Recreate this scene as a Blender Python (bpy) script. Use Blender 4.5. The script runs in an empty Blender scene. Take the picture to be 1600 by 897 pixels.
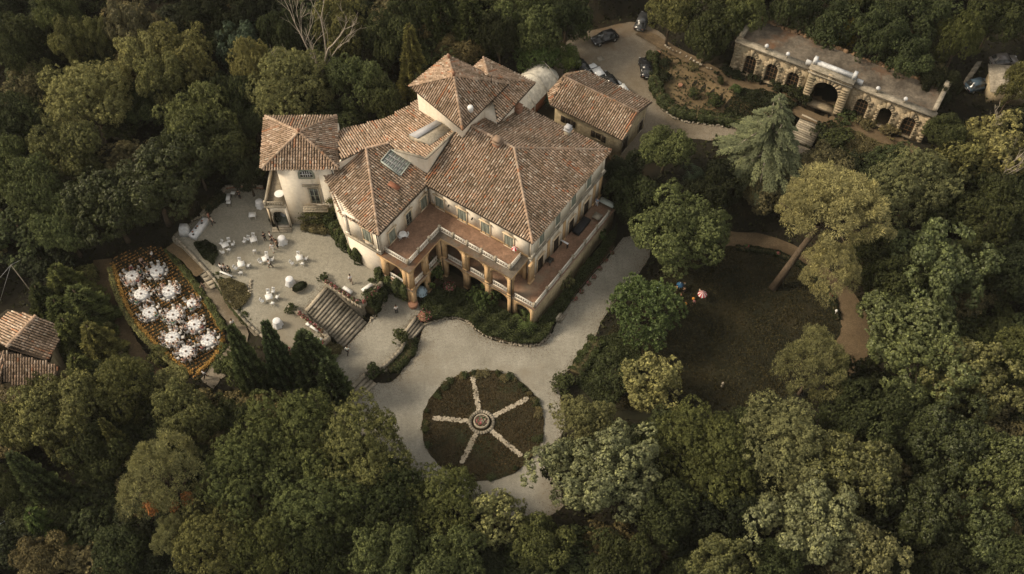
import bpy, math, random
import numpy as np
from mathutils import Vector, Matrix
R = math.radians
scn = bpy.context.scene
# ------------------------------------------------------------------ camera, light, exposure
CAM_H = 110.0; PITCH = 55.7; FPX = 1560.0
cd = bpy.data.cameras.new('camera'); cam = bpy.data.objects.new('camera', cd)
scn.collection.objects.link(cam); scn.camera = cam
cam.location = (0, 0, CAM_H); cam.rotation_euler = (R(90-PITCH), 0, 0)
cd.sensor_width = 36; cd.lens = 36*FPX/1600; cd.clip_end = 6000; cd.clip_start = 1
SUN_EL = 40.0; SUN_AZ = 274.0     # compass azimuth from +Y clockwise: soft light from the upper left
w = bpy.data.worlds.new('World'); scn.world = w; w.use_nodes = True
nt = w.node_tree; nt.nodes.clear()
out = nt.nodes.new('ShaderNodeOutputWorld'); bg = nt.nodes.new('ShaderNodeBackground')
sky = nt.nodes.new('ShaderNodeTexSky'); sky.sky_type = 'NISHITA'; sky.sun_disc = False
sky.sun_elevation = R(SUN_EL); sky.sun_rotation = R(SUN_AZ); sky.dust_density = 4; sky.air_density = 1.2
hs = nt.nodes.new('ShaderNodeMixRGB'); hs.blend_type = 'MULTIPLY'; hs.inputs[0].default_value = 1
hs.inputs[2].default_value = (1.0, .89, .75, 1)      # warm evening haze over the whole sky
nt.links.new(sky.outputs[0], hs.inputs[1]); cl_ = nt.nodes.new('ShaderNodeMixRGB'); cl_.inputs[0].default_value = .5; cl_.inputs[2].default_value = (8.2, 7.6, 6.5, 1)      # thin even cloud
nt.links.new(hs.outputs[0], cl_.inputs[1]); nt.links.new(cl_.outputs[0], bg.inputs[0]); bg.inputs[1].default_value = .080
nt.links.new(bg.outputs[0], out.inputs[0])
sd = bpy.data.lights.new('sun', 'SUN'); sun = bpy.data.objects.new('sun', sd); scn.collection.objects.link(sun)
sd.energy = 2.2; sd.angle = R(17); sd.color = (1.0, .855, .64)
az, el = R(SUN_AZ), R(SUN_EL)
sdir = Vector((math.sin(az)*math.cos(el), math.cos(az)*math.cos(el), math.sin(el)))
sun.rotation_euler = sdir.to_track_quat('Z', 'Y').to_euler(); sun.location = sdir*200
scn.view_settings.view_transform = 'Standard'; scn.view_settings.look = 'None'
scn.view_settings.exposure = .9; scn.view_settings.gamma = 1
scn.render.engine = 'CYCLES'
scn.cycles.max_bounces = 6; scn.cycles.diffuse_bounces = 3; scn.cycles.transmission_bounces = 3
scn.cycles.use_adaptive_sampling = True

# ------------------------------------------------------------------ geometry of the survey: picture point + height -> place
PT = R(PITCH); SP, CP = math.sin(PT), math.cos(PT)
def P(x, y, z=0.0):
    u = x-800; v = 448.5-y; t = (CAM_H-z)/(FPX*SP-v*CP)
    return (u*t, (FPX*CP+v*SP)*t)
def P3(x, y, z=0.0): a = P(x, y, z); return (a[0], a[1], z)
def mpp(x, y, z=0.0):                                # metres per picture point, across
    v = 448.5-y; return (CAM_H-z)/(FPX*SP-v*CP)*1.0
TH = R(55.5); CA, SA = math.cos(TH), math.sin(TH)
OX, OY = P(829.8, 443.5, 4.2)
def V(a, b, z=0.0): return (OX+a*CA-b*SA, OY+a*SA+b*CA, z)     # villa axes -> world
def PLp(x, y, z):
    X, Y = P(x, y, z); dx, dy = X-OX, Y-OY; return dx*CA+dy*SA, -dx*SA+dy*CA
UA = Vector((CA, SA, 0)); UB = Vector((-SA, CA, 0)); UZ = Vector((0, 0, 1))

# ------------------------------------------------------------------ materials
MAT = {}
def newmat(name):
    m = bpy.data.materials.new(name); m.use_nodes = True; t = m.node_tree; t.nodes.clear()
    o = t.nodes.new('ShaderNodeOutputMaterial'); b = t.nodes.new('ShaderNodeBsdfPrincipled')
    t.links.new(b.outputs[0], o.inputs[0]); b.inputs['Specular IOR Level'].default_value = .25
    MAT[name] = m; return m, t, b, o
def N(t, kind, **kw):
    n = t.nodes.new(kind)
    for k, v in kw.items(): setattr(n, k, v)
    return n
def noise(t, scale, detail=4, rough=.6, vec=None):
    n = N(t, 'ShaderNodeTexNoise'); n.inputs['Scale'].default_value = scale
    n.inputs['Detail'].default_value = detail; n.inputs['Roughness'].default_value = rough
    if vec is not None: t.links.new(vec, n.inputs['Vector'])
    return n
def ramp(t, fac, stops, interp='LINEAR'):
    r = N(t, 'ShaderNodeValToRGB'); r.color_ramp.interpolation = interp; e = r.color_ramp.elements
    while len(e) < len(stops): e.new(.5)
    for i, (p, c) in enumerate(stops):
        e[i].position = p; e[i].color = (*c, 1) if len(c) == 3 else c
    t.links.new(fac, r.inputs[0]); return r
def mix(t, fac, a, b, mode='MIX'):
    n = N(t, 'ShaderNodeMixRGB', blend_type=mode)
    for i, s in ((0, fac), (1, a), (2, b)):
        if hasattr(s, 'links') or hasattr(s, 'is_linked'): t.links.new(s, n.inputs[i])
        elif isinstance(s, (int, float)): n.inputs[i].default_value = s
        else: n.inputs[i].default_value = (*s, 1)
    return n
def geo(t): return N(t, 'ShaderNodeNewGeometry').outputs['Position']
def bump(t, b, h, dist=.05, strength=.6):
    n = N(t, 'ShaderNodeBump'); n.inputs['Distance'].default_value = dist; n.inputs['Strength'].default_value = strength
    t.links.new(h, n.inputs['Height']); t.links.new(n.outputs[0], b.inputs['Normal'])
def surf(name, c1, c2, c3=None, scale=.5, fine=6.0, rough=.85, bmp=.02, contrast=(.3, .7), run=0, amp=1.0):
    """two scales of noise between real colours; c3 = occasional stain"""
    m, t, b, o = newmat(name); p = geo(t)
    n1 = noise(t, scale, 6, .65, p); n2 = noise(t, fine, 4, .7, p)
    r1 = ramp(t, n1.outputs[0], [(contrast[0], c1), (contrast[1], c2)])
    r2 = ramp(t, n2.outputs[0], [(.25, (1-.45*amp,)*3), (.75, (1+.35*amp,)*3)])
    n4 = noise(t, fine*.3, 3, .6, p); r4 = ramp(t, n4.outputs[0], [(.3, (1-.14*amp,)*3), (.7, (1+.12*amp,)*3)])
    col = mix(t, 1.0, mix(t, 1.0, r1.outputs[0], r2.outputs[0], 'MULTIPLY').outputs[0], r4.outputs[0], 'MULTIPLY')
    if c3:
        if run: mp = N(t, 'ShaderNodeMapping'); mp.inputs['Scale'].default_value = (1, 1, .16); t.links.new(p, mp.inputs[0])
        n3 = noise(t, scale*(2.4 if run else .37), 5, .7, mp.outputs[0] if run else p); r3 = ramp(t, n3.outputs[0], [(.52, (0, 0, 0)), (.66, (1, 1, 1))])
        col = mix(t, r3.outputs[0], col.outputs[0], c3)
    t.links.new(col.outputs[0], b.inputs['Base Color']); b.inputs['Roughness'].default_value = rough
    if bmp: bump(t, b, n2.outputs[0], bmp)
    return m
def flat(name, c, rough=.6, metal=0.0, spec=.3):
    m, t, b, o = newmat(name); p = geo(t); n = noise(t, 3.0, 4, .6, p)
    r = ramp(t, n.outputs[0], [(.3, tuple(x*.85 for x in c)), (.7, tuple(min(1, x*1.1) for x in c))])
    t.links.new(r.outputs[0], b.inputs['Base Color']); b.inputs['Roughness'].default_value = rough
    b.inputs['Metallic'].default_value = metal; b.inputs['Specular IOR Level'].default_value = spec
    return m
surf('gravel', (.195, .182, .149), (.30, .284, .24), (.19, .168, .13), .17, 9.0, .95, .03, (.34, .66))
surf('gravel_court', (.215, .20, .160), (.28, .262, .215), (.19, .168, .128), .15, 9.0, .95, .02, (.25, .75))
surf('dirt_path', (.085, .060, .034), (.145, .105, .062), (.055, .038, .021), .25, 6, .95, .03)
surf('lane', (.13, .105, .072), (.225, .195, .152), (.12, .083, .05), .16, 7, .95, .03)
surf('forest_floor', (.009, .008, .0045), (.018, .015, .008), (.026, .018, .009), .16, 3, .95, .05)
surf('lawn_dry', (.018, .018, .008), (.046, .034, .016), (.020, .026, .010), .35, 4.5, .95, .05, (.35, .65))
surf('lawn_dark', (.0080, .0088, .004), (.018, .018, .008), (.032, .026, .012), .24, 3.5, .95, .05)  # lawn colour darkened, standing in for vignette shade
surf('dry_grass', (.10, .072, .038), (.165, .12, .066), (.065, .055, .028), .3, 5, .95, .05)
surf('banquet_soil', (.020, .019, .009), (.036, .030, .014), None, .6, 6, .95, .05)
surf('bed_soil', (.05, .04, .022), (.085, .06, .035), (.03, .035, .012), .6, 6, .95, .05)
surf('trim_tan', (.56, .44, .30), (.64, .53, .38), (.5, .38, .25), .6, 3, .85, .01, amp=.4)
surf('rubble_roof', (.055, .046, .036), (.16, .135, .105), (.11, .06, .033), .5, 2.2, .95, .15, (.3, .7))
surf('plaster', (.74, .66, .545), (.78, .70, .585), (.66, .57, .45), .33, 2.2, .85, .01, run=1, amp=.3)
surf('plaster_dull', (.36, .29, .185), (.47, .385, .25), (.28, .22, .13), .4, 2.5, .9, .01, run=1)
surf('ochre', (.47, .30, .15), (.60, .42, .24), (.40, .27, .15), .6, 3, .85, .01, run=1, amp=.5)
surf('stone', (.30, .26, .20), (.42, .37, .29), (.18, .16, .12), .7, 5, .9, .03)
surf('stone_old', (.17, .15, .115), (.34, .30, .24), (.11, .10, .075), 1.2, 5, .95, .05)
surf('rustic', (.29, .23, .15), (.41, .335, .23), (.23, .20, .135), .9, 3.5, .9, .04)
surf('terracotta_floor', (.17, .10, .065), (.27, .165, .11), (.20, .155, .11), .45, 4, .85, .01)
surf('terrace_gravel', (.16, .135, .10), (.26, .225, .17), None, .6, 6, .95, .05)
surf('tile_bed', (.05, .036, .026), (.09, .066, .047), (.04, .035, .027), .6, 5, .95, .03)
surf('lichen_roof', (.085, .068, .052), (.17, .145, .115), (.16, .075, .035), .3, 2.6, .95, .12, (.3, .7))
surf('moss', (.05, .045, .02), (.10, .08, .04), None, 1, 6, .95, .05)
surf('bark', (.06, .043, .028), (.12, .09, .062), None, 1.5, 8, .95, .04)
surf('dead_wood', (.28, .24, .19), (.40, .35, .29), None, 1.5, 8, .9, .02)
surf('canvas', (.50, .47, .40), (.60, .57, .50), (.42, .38, .31), .35, 2, .8, .005)
surf('wood', (.14, .085, .045), (.22, .14, .08), None, 1.2, 9, .7, .01)
surf('marble', (.44, .45, .46), (.58, .59, .60), (.30, .30, .30), .8, 4, .6, .01)
flat('shutter', (.245, .265, .22), .7); flat('door_wood', (.035, .024, .016), .6); flat('glass', (.025, .027, .027), .15, 0, .6)
flat('skylight_glass', (.22, .245, .225), .25, 0, .5); flat('iron', (.03, .027, .024), .5, .3); flat('rust', (.22, .09, .05), .7)
flat('white', (.66, .66, .65), .6); flat('linen', (.62, .625, .64), .8); flat('chair_cream', (.55, .53, .50), .8); flat('baluster', (.66, .62, .55), .8); flat('rubber', (.02, .02, .02), .8)
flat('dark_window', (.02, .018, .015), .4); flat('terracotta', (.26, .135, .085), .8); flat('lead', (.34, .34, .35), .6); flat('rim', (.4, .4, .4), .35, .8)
flat('black_cloth', (.022, .022, .025), .9); flat('pale_blue', (.42, .52, .60), .7); flat('cistern', (.33, .36, .33), .6)
# tiles: each tile carries its own number ("tint"), so each has its own weathering
def tile_mat(name, dark=1.0):
    m, t, b, o = newmat(name); a = N(t, 'ShaderNodeAttribute', attribute_name='tint'); p = geo(t)
    r = ramp(t, a.outputs['Fac'], [(0, (.16, .115, .08)), (.25, (.27, .195, .135)), (.5, (.35, .255, .19)), (.72, (.43, .325, .25)), (.9, (.53, .45, .37)), (.95, (.36, .20, .12)), (1, (.34, .155, .09))])
    n = noise(t, .35, 5, .65, p); st = ramp(t, n.outputs[0], [(.3, (.62, .60, .55)), (.5, (.98, .97, .95)), (.72, (1.2, 1.08, .98))])
    n2 = noise(t, 7, 3, .7, p); s2 = ramp(t, n2.outputs[0], [(.3, (.78, .78, .78)), (.7, (1.16, 1.16, 1.16))])
    c = mix(t, 1.0, mix(t, 1.0, r.outputs[0], st.outputs[0], 'MULTIPLY').outputs[0], s2.outputs[0], 'MULTIPLY')
    c = mix(t, 1.0, c.outputs[0], (dark, dark, dark), 'MULTIPLY')
    t.links.new(c.outputs[0], b.inputs['Base Color']); b.inputs['Roughness'].default_value = .9; return m
tile_mat('tile'); tile_mat('tile_red', .72)
# foliage: object colour is the species and individual; "tint" varies leaf by leaf
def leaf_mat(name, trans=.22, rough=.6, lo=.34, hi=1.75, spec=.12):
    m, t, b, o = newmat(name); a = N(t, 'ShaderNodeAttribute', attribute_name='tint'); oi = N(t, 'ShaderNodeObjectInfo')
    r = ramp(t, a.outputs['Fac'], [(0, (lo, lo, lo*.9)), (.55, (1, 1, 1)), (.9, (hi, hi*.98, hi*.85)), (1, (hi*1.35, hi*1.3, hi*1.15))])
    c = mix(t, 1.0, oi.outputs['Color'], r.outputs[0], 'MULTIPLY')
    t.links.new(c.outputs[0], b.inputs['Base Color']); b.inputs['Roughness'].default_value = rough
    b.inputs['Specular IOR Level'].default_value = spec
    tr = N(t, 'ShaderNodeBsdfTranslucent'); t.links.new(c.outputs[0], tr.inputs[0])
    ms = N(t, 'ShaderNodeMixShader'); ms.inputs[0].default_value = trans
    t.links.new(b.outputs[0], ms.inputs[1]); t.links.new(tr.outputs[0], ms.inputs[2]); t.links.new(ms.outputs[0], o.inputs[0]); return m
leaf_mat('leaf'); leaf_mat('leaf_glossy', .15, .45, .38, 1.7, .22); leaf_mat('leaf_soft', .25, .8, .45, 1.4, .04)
m, t, b, o = newmat('tinted'); oi = N(t, 'ShaderNodeObjectInfo'); t.links.new(oi.outputs['Color'], b.inputs['Base Color']); b.inputs['Roughness'].default_value = .75
m, t, b, o = newmat('paint'); oi = N(t, 'ShaderNodeObjectInfo'); t.links.new(oi.outputs['Color'], b.inputs['Base Color']); b.inputs['Roughness'].default_value = .28; b.inputs['Coat Weight'].default_value = .5
m, t, b, o = newmat('petal'); a = N(t, 'ShaderNodeAttribute', attribute_name='tint')
r = ramp(t, a.outputs['Fac'], [(0, (.05, .07, .025)), (.4, (.06, .075, .028)), (.62, (.27, .05, .07)), (.8, (.36, .11, .13)), (.95, (.45, .33, .30))], 'CONSTANT')
t.links.new(r.outputs[0], b.inputs['Base Color']); b.inputs['Roughness'].default_value = .8
m, t, b, o = newmat('stripes'); a = N(t, 'ShaderNodeAttribute', attribute_name='tint')
r = ramp(t, a.outputs['Fac'], [(0, (.50, .03, .05)), (.5, (.72, .68, .66))], 'CONSTANT')
t.links.new(r.outputs[0], b.inputs['Base Color']); b.inputs['Roughness'].default_value = .6

# ------------------------------------------------------------------ mesh helpers
col = scn.collection
class MB:
    def __init__(s): s.v = []; s.n = 0; s.f = []; s.mi = []; s.t = []
    def add(s, vs, fs, mi=0, t=.5):
        vs = np.asarray(vs, float).reshape(-1, 3); s.v.append(vs)
        for f in fs: s.f.append(tuple(i+s.n for i in f)); s.mi.append(mi); s.t.append(t)
        s.n += len(vs)
    def hexa(s, p, mi=0, t=.5):      # 8 points: bottom 4 ccw, top 4 ccw
        s.add(p, [(3, 2, 1, 0), (4, 5, 6, 7), (0, 1, 5, 4), (1, 2, 6, 5), (2, 3, 7, 6), (3, 0, 4, 7)], mi, t)
    def box(s, o, ux, uy, uz, mi=0, t=.5):
        o, ux, uy, uz = map(Vector, (o, ux, uy, uz))
        s.hexa([o, o+ux, o+ux+uy, o+uy, o+uz, o+ux+uz, o+ux+uy+uz, o+uy+uz], mi, t)
    def vbox(s, a0, a1, b0, b1, z0, z1, mi=0, t=.5):   # box in villa axes
        s.hexa([V(a0, b0, z0), V(a1, b0, z0), V(a1, b1, z0), V(a0, b1, z0), V(a0, b0, z1), V(a1, b0, z1), V(a1, b1, z1), V(a0, b1, z1)], mi, t)
    def tube(s, pts, rads, n=6, mi=0, t=.5, cap=True):
        pts = [Vector(p) for p in pts]; vs = []
        for i, p in enumerate(pts):
            d = (pts[min(i+1, len(pts)-1)]-pts[max(i-1, 0)]).normalized()
            x = d.orthogonal().normalized() if abs(d.z) < .95 else Vector((1, 0, 0)); x = (x-d*x.dot(d)).normalized(); y = d.cross(x)
            for k in range(n):
                an = 2*math.pi*k/n; vs.append(p+(x*math.cos(an)+y*math.sin(an))*rads[i])
        fs = []
        for i in range(len(pts)-1):
            for k in range(n): fs.append((i*n+k, i*n+(k+1) % n, (i+1)*n+(k+1) % n, (i+1)*n+k))
        if cap: fs += [tuple(range(n))[::-1], tuple((len(pts)-1)*n+k for k in range(n))]
        s.add(vs, fs, mi, t)
    def lathe(s, c, prof, n=10, mi=0, t=.5, wob=0, seed=0):
        rr = random.Random(seed); vs = []; c = Vector(c)
        ph = [1+wob*math.sin(k*2*math.pi/n*5+seed) for k in range(n)]
        for i, (r, z) in enumerate(prof):
            for k in range(n):
                an = 2*math.pi*k/n; q = r*(1+(ph[k]-1)*(1-i/len(prof))); vs.append(c+Vector((q*math.cos(an), q*math.sin(an), z)))
        fs = []
        for i in range(len(prof)-1):
            for k in range(n): fs.append((i*n+k, i*n+(k+1) % n, (i+1)*n+(k+1) % n, (i+1)*n+k))
        fs += [tuple(range(n))[::-1], tuple((len(prof)-1)*n+k for k in range(n))]
        s.add(vs, fs, mi, t)
    def quads(s, Q, t=.5, mi=0):     # (n,4,3)
        Q = np.asarray(Q); n = len(Q); s.v.append(Q.reshape(-1, 3)); idx = (np.arange(n*4)+s.n).reshape(n, 4)
        s.f += [tuple(r) for r in idx.tolist()]; s.mi += [mi]*n; s.t += (list(t) if hasattr(t, '__len__') else [t]*n); s.n += n*4
    def mesh(s, name, mats, off=(0, 0, 0), smooth=False):
        me = bpy.data.meshes.new(name); vs = np.concatenate(s.v)-np.asarray(off, float)
        cnt = np.fromiter((len(f) for f in s.f), int, len(s.f)); flatl = np.fromiter((i for f in s.f for i in f), int, int(cnt.sum()))
        me.vertices.add(len(vs)); me.vertices.foreach_set('co', vs.ravel())
        me.loops.add(len(flatl)); me.loops.foreach_set('vertex_index', flatl)
        me.polygons.add(len(cnt)); me.polygons.foreach_set('loop_start', np.concatenate([[0], np.cumsum(cnt)[:-1]]))
        me.polygons.foreach_set('loop_total', cnt); me.polygons.foreach_set('material_index', s.mi)
        if smooth: me.polygons.foreach_set('use_smooth', [True]*len(cnt))
        at = me.attributes.new('tint', 'FLOAT', 'FACE'); at.data.foreach_set('value', s.t)
        for k in (mats if isinstance(mats, (list, tuple)) else [mats]): me.materials.append(MAT[k])
        me.update(calc_edges=True); return me
    def build(s, name, mats, parent=None, smooth=False, color=None):
        off = parent['base'] if parent is not None and 'base' in parent else (0, 0, 0)
        if parent is not None and not s.v: return None
        o = bpy.data.objects.new(name, s.mesh(name, mats, off, smooth)); col.objects.link(o)
        if parent is not None:
            o.parent = parent
            if 'base' in parent: o['base'] = list(off)
        if color: o.color = (*color, 1)
        return o
def tag(o, label=None, cat=None, group=None, kind=None):
    for k, v in (('label', label), ('category', cat), ('group', group), ('kind', kind)):
        if v: o[k] = v
    return o
def thing(name, loc, label, cat, group=None, rz=0):
    o = bpy.data.objects.new(name, None); col.objects.link(o); o.location = loc; o.rotation_euler = (0, 0, rz)
    o.empty_display_size = .5
    if rz == 0: o['base'] = list(loc)
    return tag(o, label, cat, group)
def protothing(name): o = bpy.data.objects.new(name, None); o['base'] = [0., 0., 0.]; return o   # parts built at the origin, copied later
LC = []
def clone(proto, loc, rz=0, scale=None, label=None, cat=None, group=None, color=None):
    def rec(o, par):
        c = o.copy(); col.objects.link(c); LC.append(c)
        if 'base' in c: del c['base']
        if par is not None: c.parent = par
        if color and c.type == 'MESH' and (c.get('tinted') or not c.get('own')): c.color = (*color, 1)
        for ch in kids.get(o.name, []): rec(ch, c)
        return c
    LC.clear(); r = rec(proto, None); r.location = loc; r.rotation_euler = (0, 0, rz)
    if scale is not None: r.scale = scale
    return tag(r, label, cat, group)
kids = {}
def register(proto):
    """remember the tree of a prototype and unlink it; every placed thing is a copy"""
    def rec(o):
        ch = [c for c in bpy.data.objects if c.parent == o]; kids[o.name] = ch
        for c in ch: rec(c)
        for cc in list(o.users_collection): cc.objects.unlink(o)
    rec(proto); return proto
def inpoly(px, py, poly):
    poly = np.asarray(poly, float)[:, :2]; ins = np.zeros(np.shape(px), bool); j = len(poly)-1
    for i in range(len(poly)):
        xi, yi = poly[i]; xj, yj = poly[j]
        with np.errstate(divide='ignore', invalid='ignore'):
            c = ((yi > py) != (yj > py)) & (px < (xj-xi)*(py-yi)/(yj-yi+1e-12)+xi)
        ins ^= c; j = i
    return ins
def spline(pts, closed=True, k=6):
    pts = [np.asarray(p, float) for p in pts]; n = len(pts); res = []
    rng_ = range(n) if closed else range(n-1)
    for i in rng_:
        g = (lambda j: pts[j % n]) if closed else (lambda j: pts[max(0, min(n-1, j))])
        a, b, c, d = g(i-1), g(i), g(i+1), g(i+2)
        for q in range(k):
            u = q/k; res.append(.5*((2*b)+(-a+c)*u+(2*a-5*b+4*c-d)*u*u+(-a+3*b-3*c+d)*u**3))
    if not closed: res.append(pts[-1])
    return [tuple(r) for r in res]
FLATS = []
def poly_sheet(name, pts, z, mat, skirt=0, side=None, rag=0, seed=1, kind='structure', parent=None, reserve=True):
    """flat polygon (world xy); skirt = depth of the sides"""
    rr = random.Random(seed)
    pts = [(p[0]+rr.uniform(-rag, rag), p[1]+rr.uniform(-rag, rag)) for p in pts]
    area = sum(pts[i-1][0]*p[1]-p[0]*pts[i-1][1] for i, p in enumerate(pts))
    if area < 0: pts = pts[::-1]
    n = len(pts); mb = MB(); mb.add([(x, y, z) for x, y in pts], [tuple(range(n))])
    if skirt: mb.add([(x, y, z) for x, y in pts]+[(x, y, z-skirt) for x, y in pts], [(i, i+n, (i+1) % n+n, (i+1) % n) for i in range(n)], 1)
    o = mb.build(name, [mat, side or mat], parent)
    # concave polygons: let bmesh triangulate properly
    import bmesh
    bm = bmesh.new(); bm.from_mesh(o.data); bmesh.ops.triangulate(bm, faces=[f for f in bm.faces if len(f.verts) > 4]); bm.to_mesh(o.data); bm.free()
    if kind: o['kind'] = kind
    if reserve: FLATS.append((np.array(pts), z))
    return o
def cardsQ(c, nrm, size, rng, aspect=.6):
    """leaf cards: centres (n,3), normals (n,3) -> quads"""
    n = len(c); r = rng.normal(size=(n, 3)); tx = np.cross(nrm, r); tx /= np.linalg.norm(tx, axis=1)[:, None]+1e-9
    ty = np.cross(nrm, tx); s = (size*np.ones(n))[:, None]*rng.uniform(.7, 1.3, (n, 1)); a = tx*s; b = ty*s*aspect
    bend = nrm*s*.18
    return np.stack([c-a-bend, c-b*.9+a*.1, c+a-bend, c+b], 1)
# ------------------------------------------------------------------ ground plan (outlines surveyed at their own height)
def W(pts, z): return [P(x, y, z) for x, y in pts]
def FL(o_margin):
    FLATS[-1] = (*FLATS[-1][:2], o_margin)
Z_COURT = 3.05; Z_LAND = .66; Z_VINE = 1.0; Z_PARK = 4.0; Z_ORAN = 6.0
drive = spline(W([(664, 508), (700, 499), (728, 503), (756, 525), (800, 539), (838, 541), (860, 525), (872, 500), (905, 455), (950, 402), (975, 372), (1010, 368), (1016, 395), (1000, 425), (962, 470), (942, 500), (926, 535), (898, 572), (874, 592), (876, 625), (884, 660), (868, 700), (860, 735), (880, 790), (820, 815), (740, 790), (640, 745), (590, 690), (520, 670), (520, 640), (560, 622), (586, 600), (612, 596), (640, 566), (652, 545)], 0), True, 5)
poly_sheet('forecourt_gravel', drive, .0, 'gravel', rag=.10); FL(2.0)
court_pts = spline(W([(412, 296), (380, 292), (352, 294)], Z_COURT), False, 3)+spline(W([(334, 322), (315, 340), (290, 352), (268, 372), (282, 384)], Z_COURT), False, 3)+W([(308, 410), (334, 436), (352, 462), (374, 492), (392, 512), (420, 532), (445, 548), (472, 556), (500, 541), (505, 528)], Z_COURT)+W([(476, 484), (508, 447), (540, 466), (562, 479), (597, 441), (612, 400), (600, 370), (560, 330), (470, 320)], Z_COURT)
poly_sheet('upper_courtyard_gravel', court_pts, Z_COURT, 'gravel_court', 3.6, 'stone_old'); FL(.2)
land = W([(538, 545), (575, 504), (590, 490), (606, 460), (632, 452), (652, 470), (662, 490), (648, 493.5), (628, 521), (634, 528), (612, 566), (590, 575), (568, 583), (540, 611), (500, 640), (440, 620), (480, 590), (505, 560), (505, 548)], Z_LAND)
poly_sheet('middle_landing_gravel', land, Z_LAND, 'gravel', .9, 'stone'); FL(.2)
vine = spline(W([(172, 412), (190, 398), (225, 386), (262, 390), (290, 425), (322, 470), (352, 520), (345, 545), (310, 592), (296, 586), (245, 548), (205, 503), (183, 458)], Z_VINE), True, 3)
poly_sheet('banquet_terrace_ground', vine, Z_VINE, 'banquet_soil', 1.6, 'stone_old'); FL(.6)
lawn = spline(W([(925, 545), (960, 500), (1010, 440), (1090, 395), (1145, 380), (1210, 388), (1262, 412), (1306, 462), (1318, 512), (1318, 545), (1260, 620), (1120, 660), (950, 650), (900, 600)], 0), True, 4)
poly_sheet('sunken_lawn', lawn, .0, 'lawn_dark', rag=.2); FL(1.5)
def strip(name, cl, width, mat, rag=.12, side=0, sub=5, reserve=True, kind='structure', seed=3, margin=1.0):
    """lane along a centre line of (picture x, picture y, height)"""
    c = spline([P3(*q) for q in cl], False, sub); rr = random.Random(seed); L, Rr = [], []
    wd = width if callable(width) else (lambda u: width)
    for i, p in enumerate(c):
        d = Vector(c[min(i+1, len(c)-1)])-Vector(c[max(i-1, 0)]); d.z = 0; d.normalize(); nx = Vector((-d.y, d.x, 0)); hw = wd(i/(len(c)-1))/2
        L.append(Vector(p)+nx*(hw+rr.uniform(-rag, rag))); Rr.append(Vector(p)-nx*(hw+rr.uniform(-rag, rag)))
    mb = MB()
    for i in range(len(c)-1):
        mb.add([L[i], Rr[i], Rr[i+1], L[i+1]], [(0, 1, 2, 3)])
        if reserve: FLATS.append((np.array([tuple(q)[:2] for q in (L[i], Rr[i], Rr[i+1], L[i+1])]), (c[i][2]+c[i+1][2])/2, margin))
    o = mb.build(name, mat); o['kind'] = kind; return c, L, Rr
strip('park_dirt_path', [(1120, 372, .02), (1180, 376, .02), (1232, 392, .02), (1278, 424, .02), (1316, 462, .02), (1336, 500, .02), (1336, 532, .02), (1310, 580, .02)], lambda u: 2.6+1.6*min(1, max(0, (u-.4)*2)), 'dirt_path')
park = spline(W([(868, 88), (884, 66), (905, 52), (940, 44), (985, 34), (1012, 40), (1040, 60), (1030, 84), (1021, 112), (1024, 145), (1036, 170), (1062, 188), (1105, 195), (1150, 200), (1200, 214), (1270, 236), (1266, 256), (1215, 246), (1150, 224), (1095, 218), (1045, 218), (1005, 226), (990, 244), (955, 252), (930, 200), (868, 150)], Z_PARK), True, 4)
poly_sheet('parking_lane_gravel', park, Z_PARK, 'lane', rag=.12); FL(1.5)
strip('orangery_dirt_path', [(1000, 48, 4.15), (1040, 72, 4.3), (1090, 98, 4.8), (1140, 124, 5.6), (1180, 145, 6.0), (1225, 163, 6.0), (1262, 180, 6.0), (1310, 198, 6.0), (1370, 222, 6.0), (1430, 246, 6.0)], 2.0, 'dirt_path', seed=8)
FLATS.append((np.array(W([(1150, 112), (1210, 140), (1262, 158), (1300, 175), (1360, 200), (1420, 225), (1440, 240), (1400, 240), (1300, 205), (1250, 184), (1190, 156)], Z_ORAN)), Z_ORAN, .6))
strip('side_walk', [(272, 378, 2.6), (296, 398, 2.55), (320, 424, 2.4)], 2.7, 'dirt_path', seed=5, margin=.3)
strip('side_walk_lower', [(322, 440, 1.7), (345, 470, 1.5), (368, 500, 1.4), (372, 540, 1.2), (345, 575, 1.0), (322, 600, .9)], 2.3, 'lane', seed=6, margin=.3)
strip('lower_dirt_lane', [(160, 405, -.4), (158, 440, -.5), (172, 480, -.6), (192, 525, -.8), (216, 562, -1.0), (260, 600, -1.2)], 2.6, 'dirt_path', seed=7, margin=.8)
FLATS.append((np.array([V(-9, -2, 0)[:2], V(18, -2, 0)[:2], V(18, 16, 0)[:2], V(0, 30, 0)[:2], V(-9, 24, 0)[:2]]), 0.0, .5))
bedp = spline(W([(664, 506), (700, 497), (728, 501), (756, 523), (800, 537), (838, 539), (858, 523), (870, 498), (905, 452), (950, 398), (960, 380), (940, 350)], 0), False, 3)+[V(16, -2)[:2], V(-2, -2)[:2], V(-2, 12)[:2], V(-9, 13)[:2], P(655, 480, 0)]
poly_sheet('villa_garden_bed', bedp, .12, 'bed_soil', .3, 'stone_old', rag=0); FL(.2)
for pit, pz in (([(1254, 178), (1287, 193), (1268, 229), (1233, 215)], 3.9), ([(476, 484), (508, 447), (573, 503), (536, 543)], .2), ([(628, 521), (648.5, 493.5), (664, 508), (640, 535)], -.3), ([(541, 610), (568, 583), (588, 600), (562, 624)], -.3), ([(308, 422), (332, 412), (352, 440), (330, 452)], 1.2)):
    FLATS.append((np.array(W(pit, max(pz, 0))), pz, .0))
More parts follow.
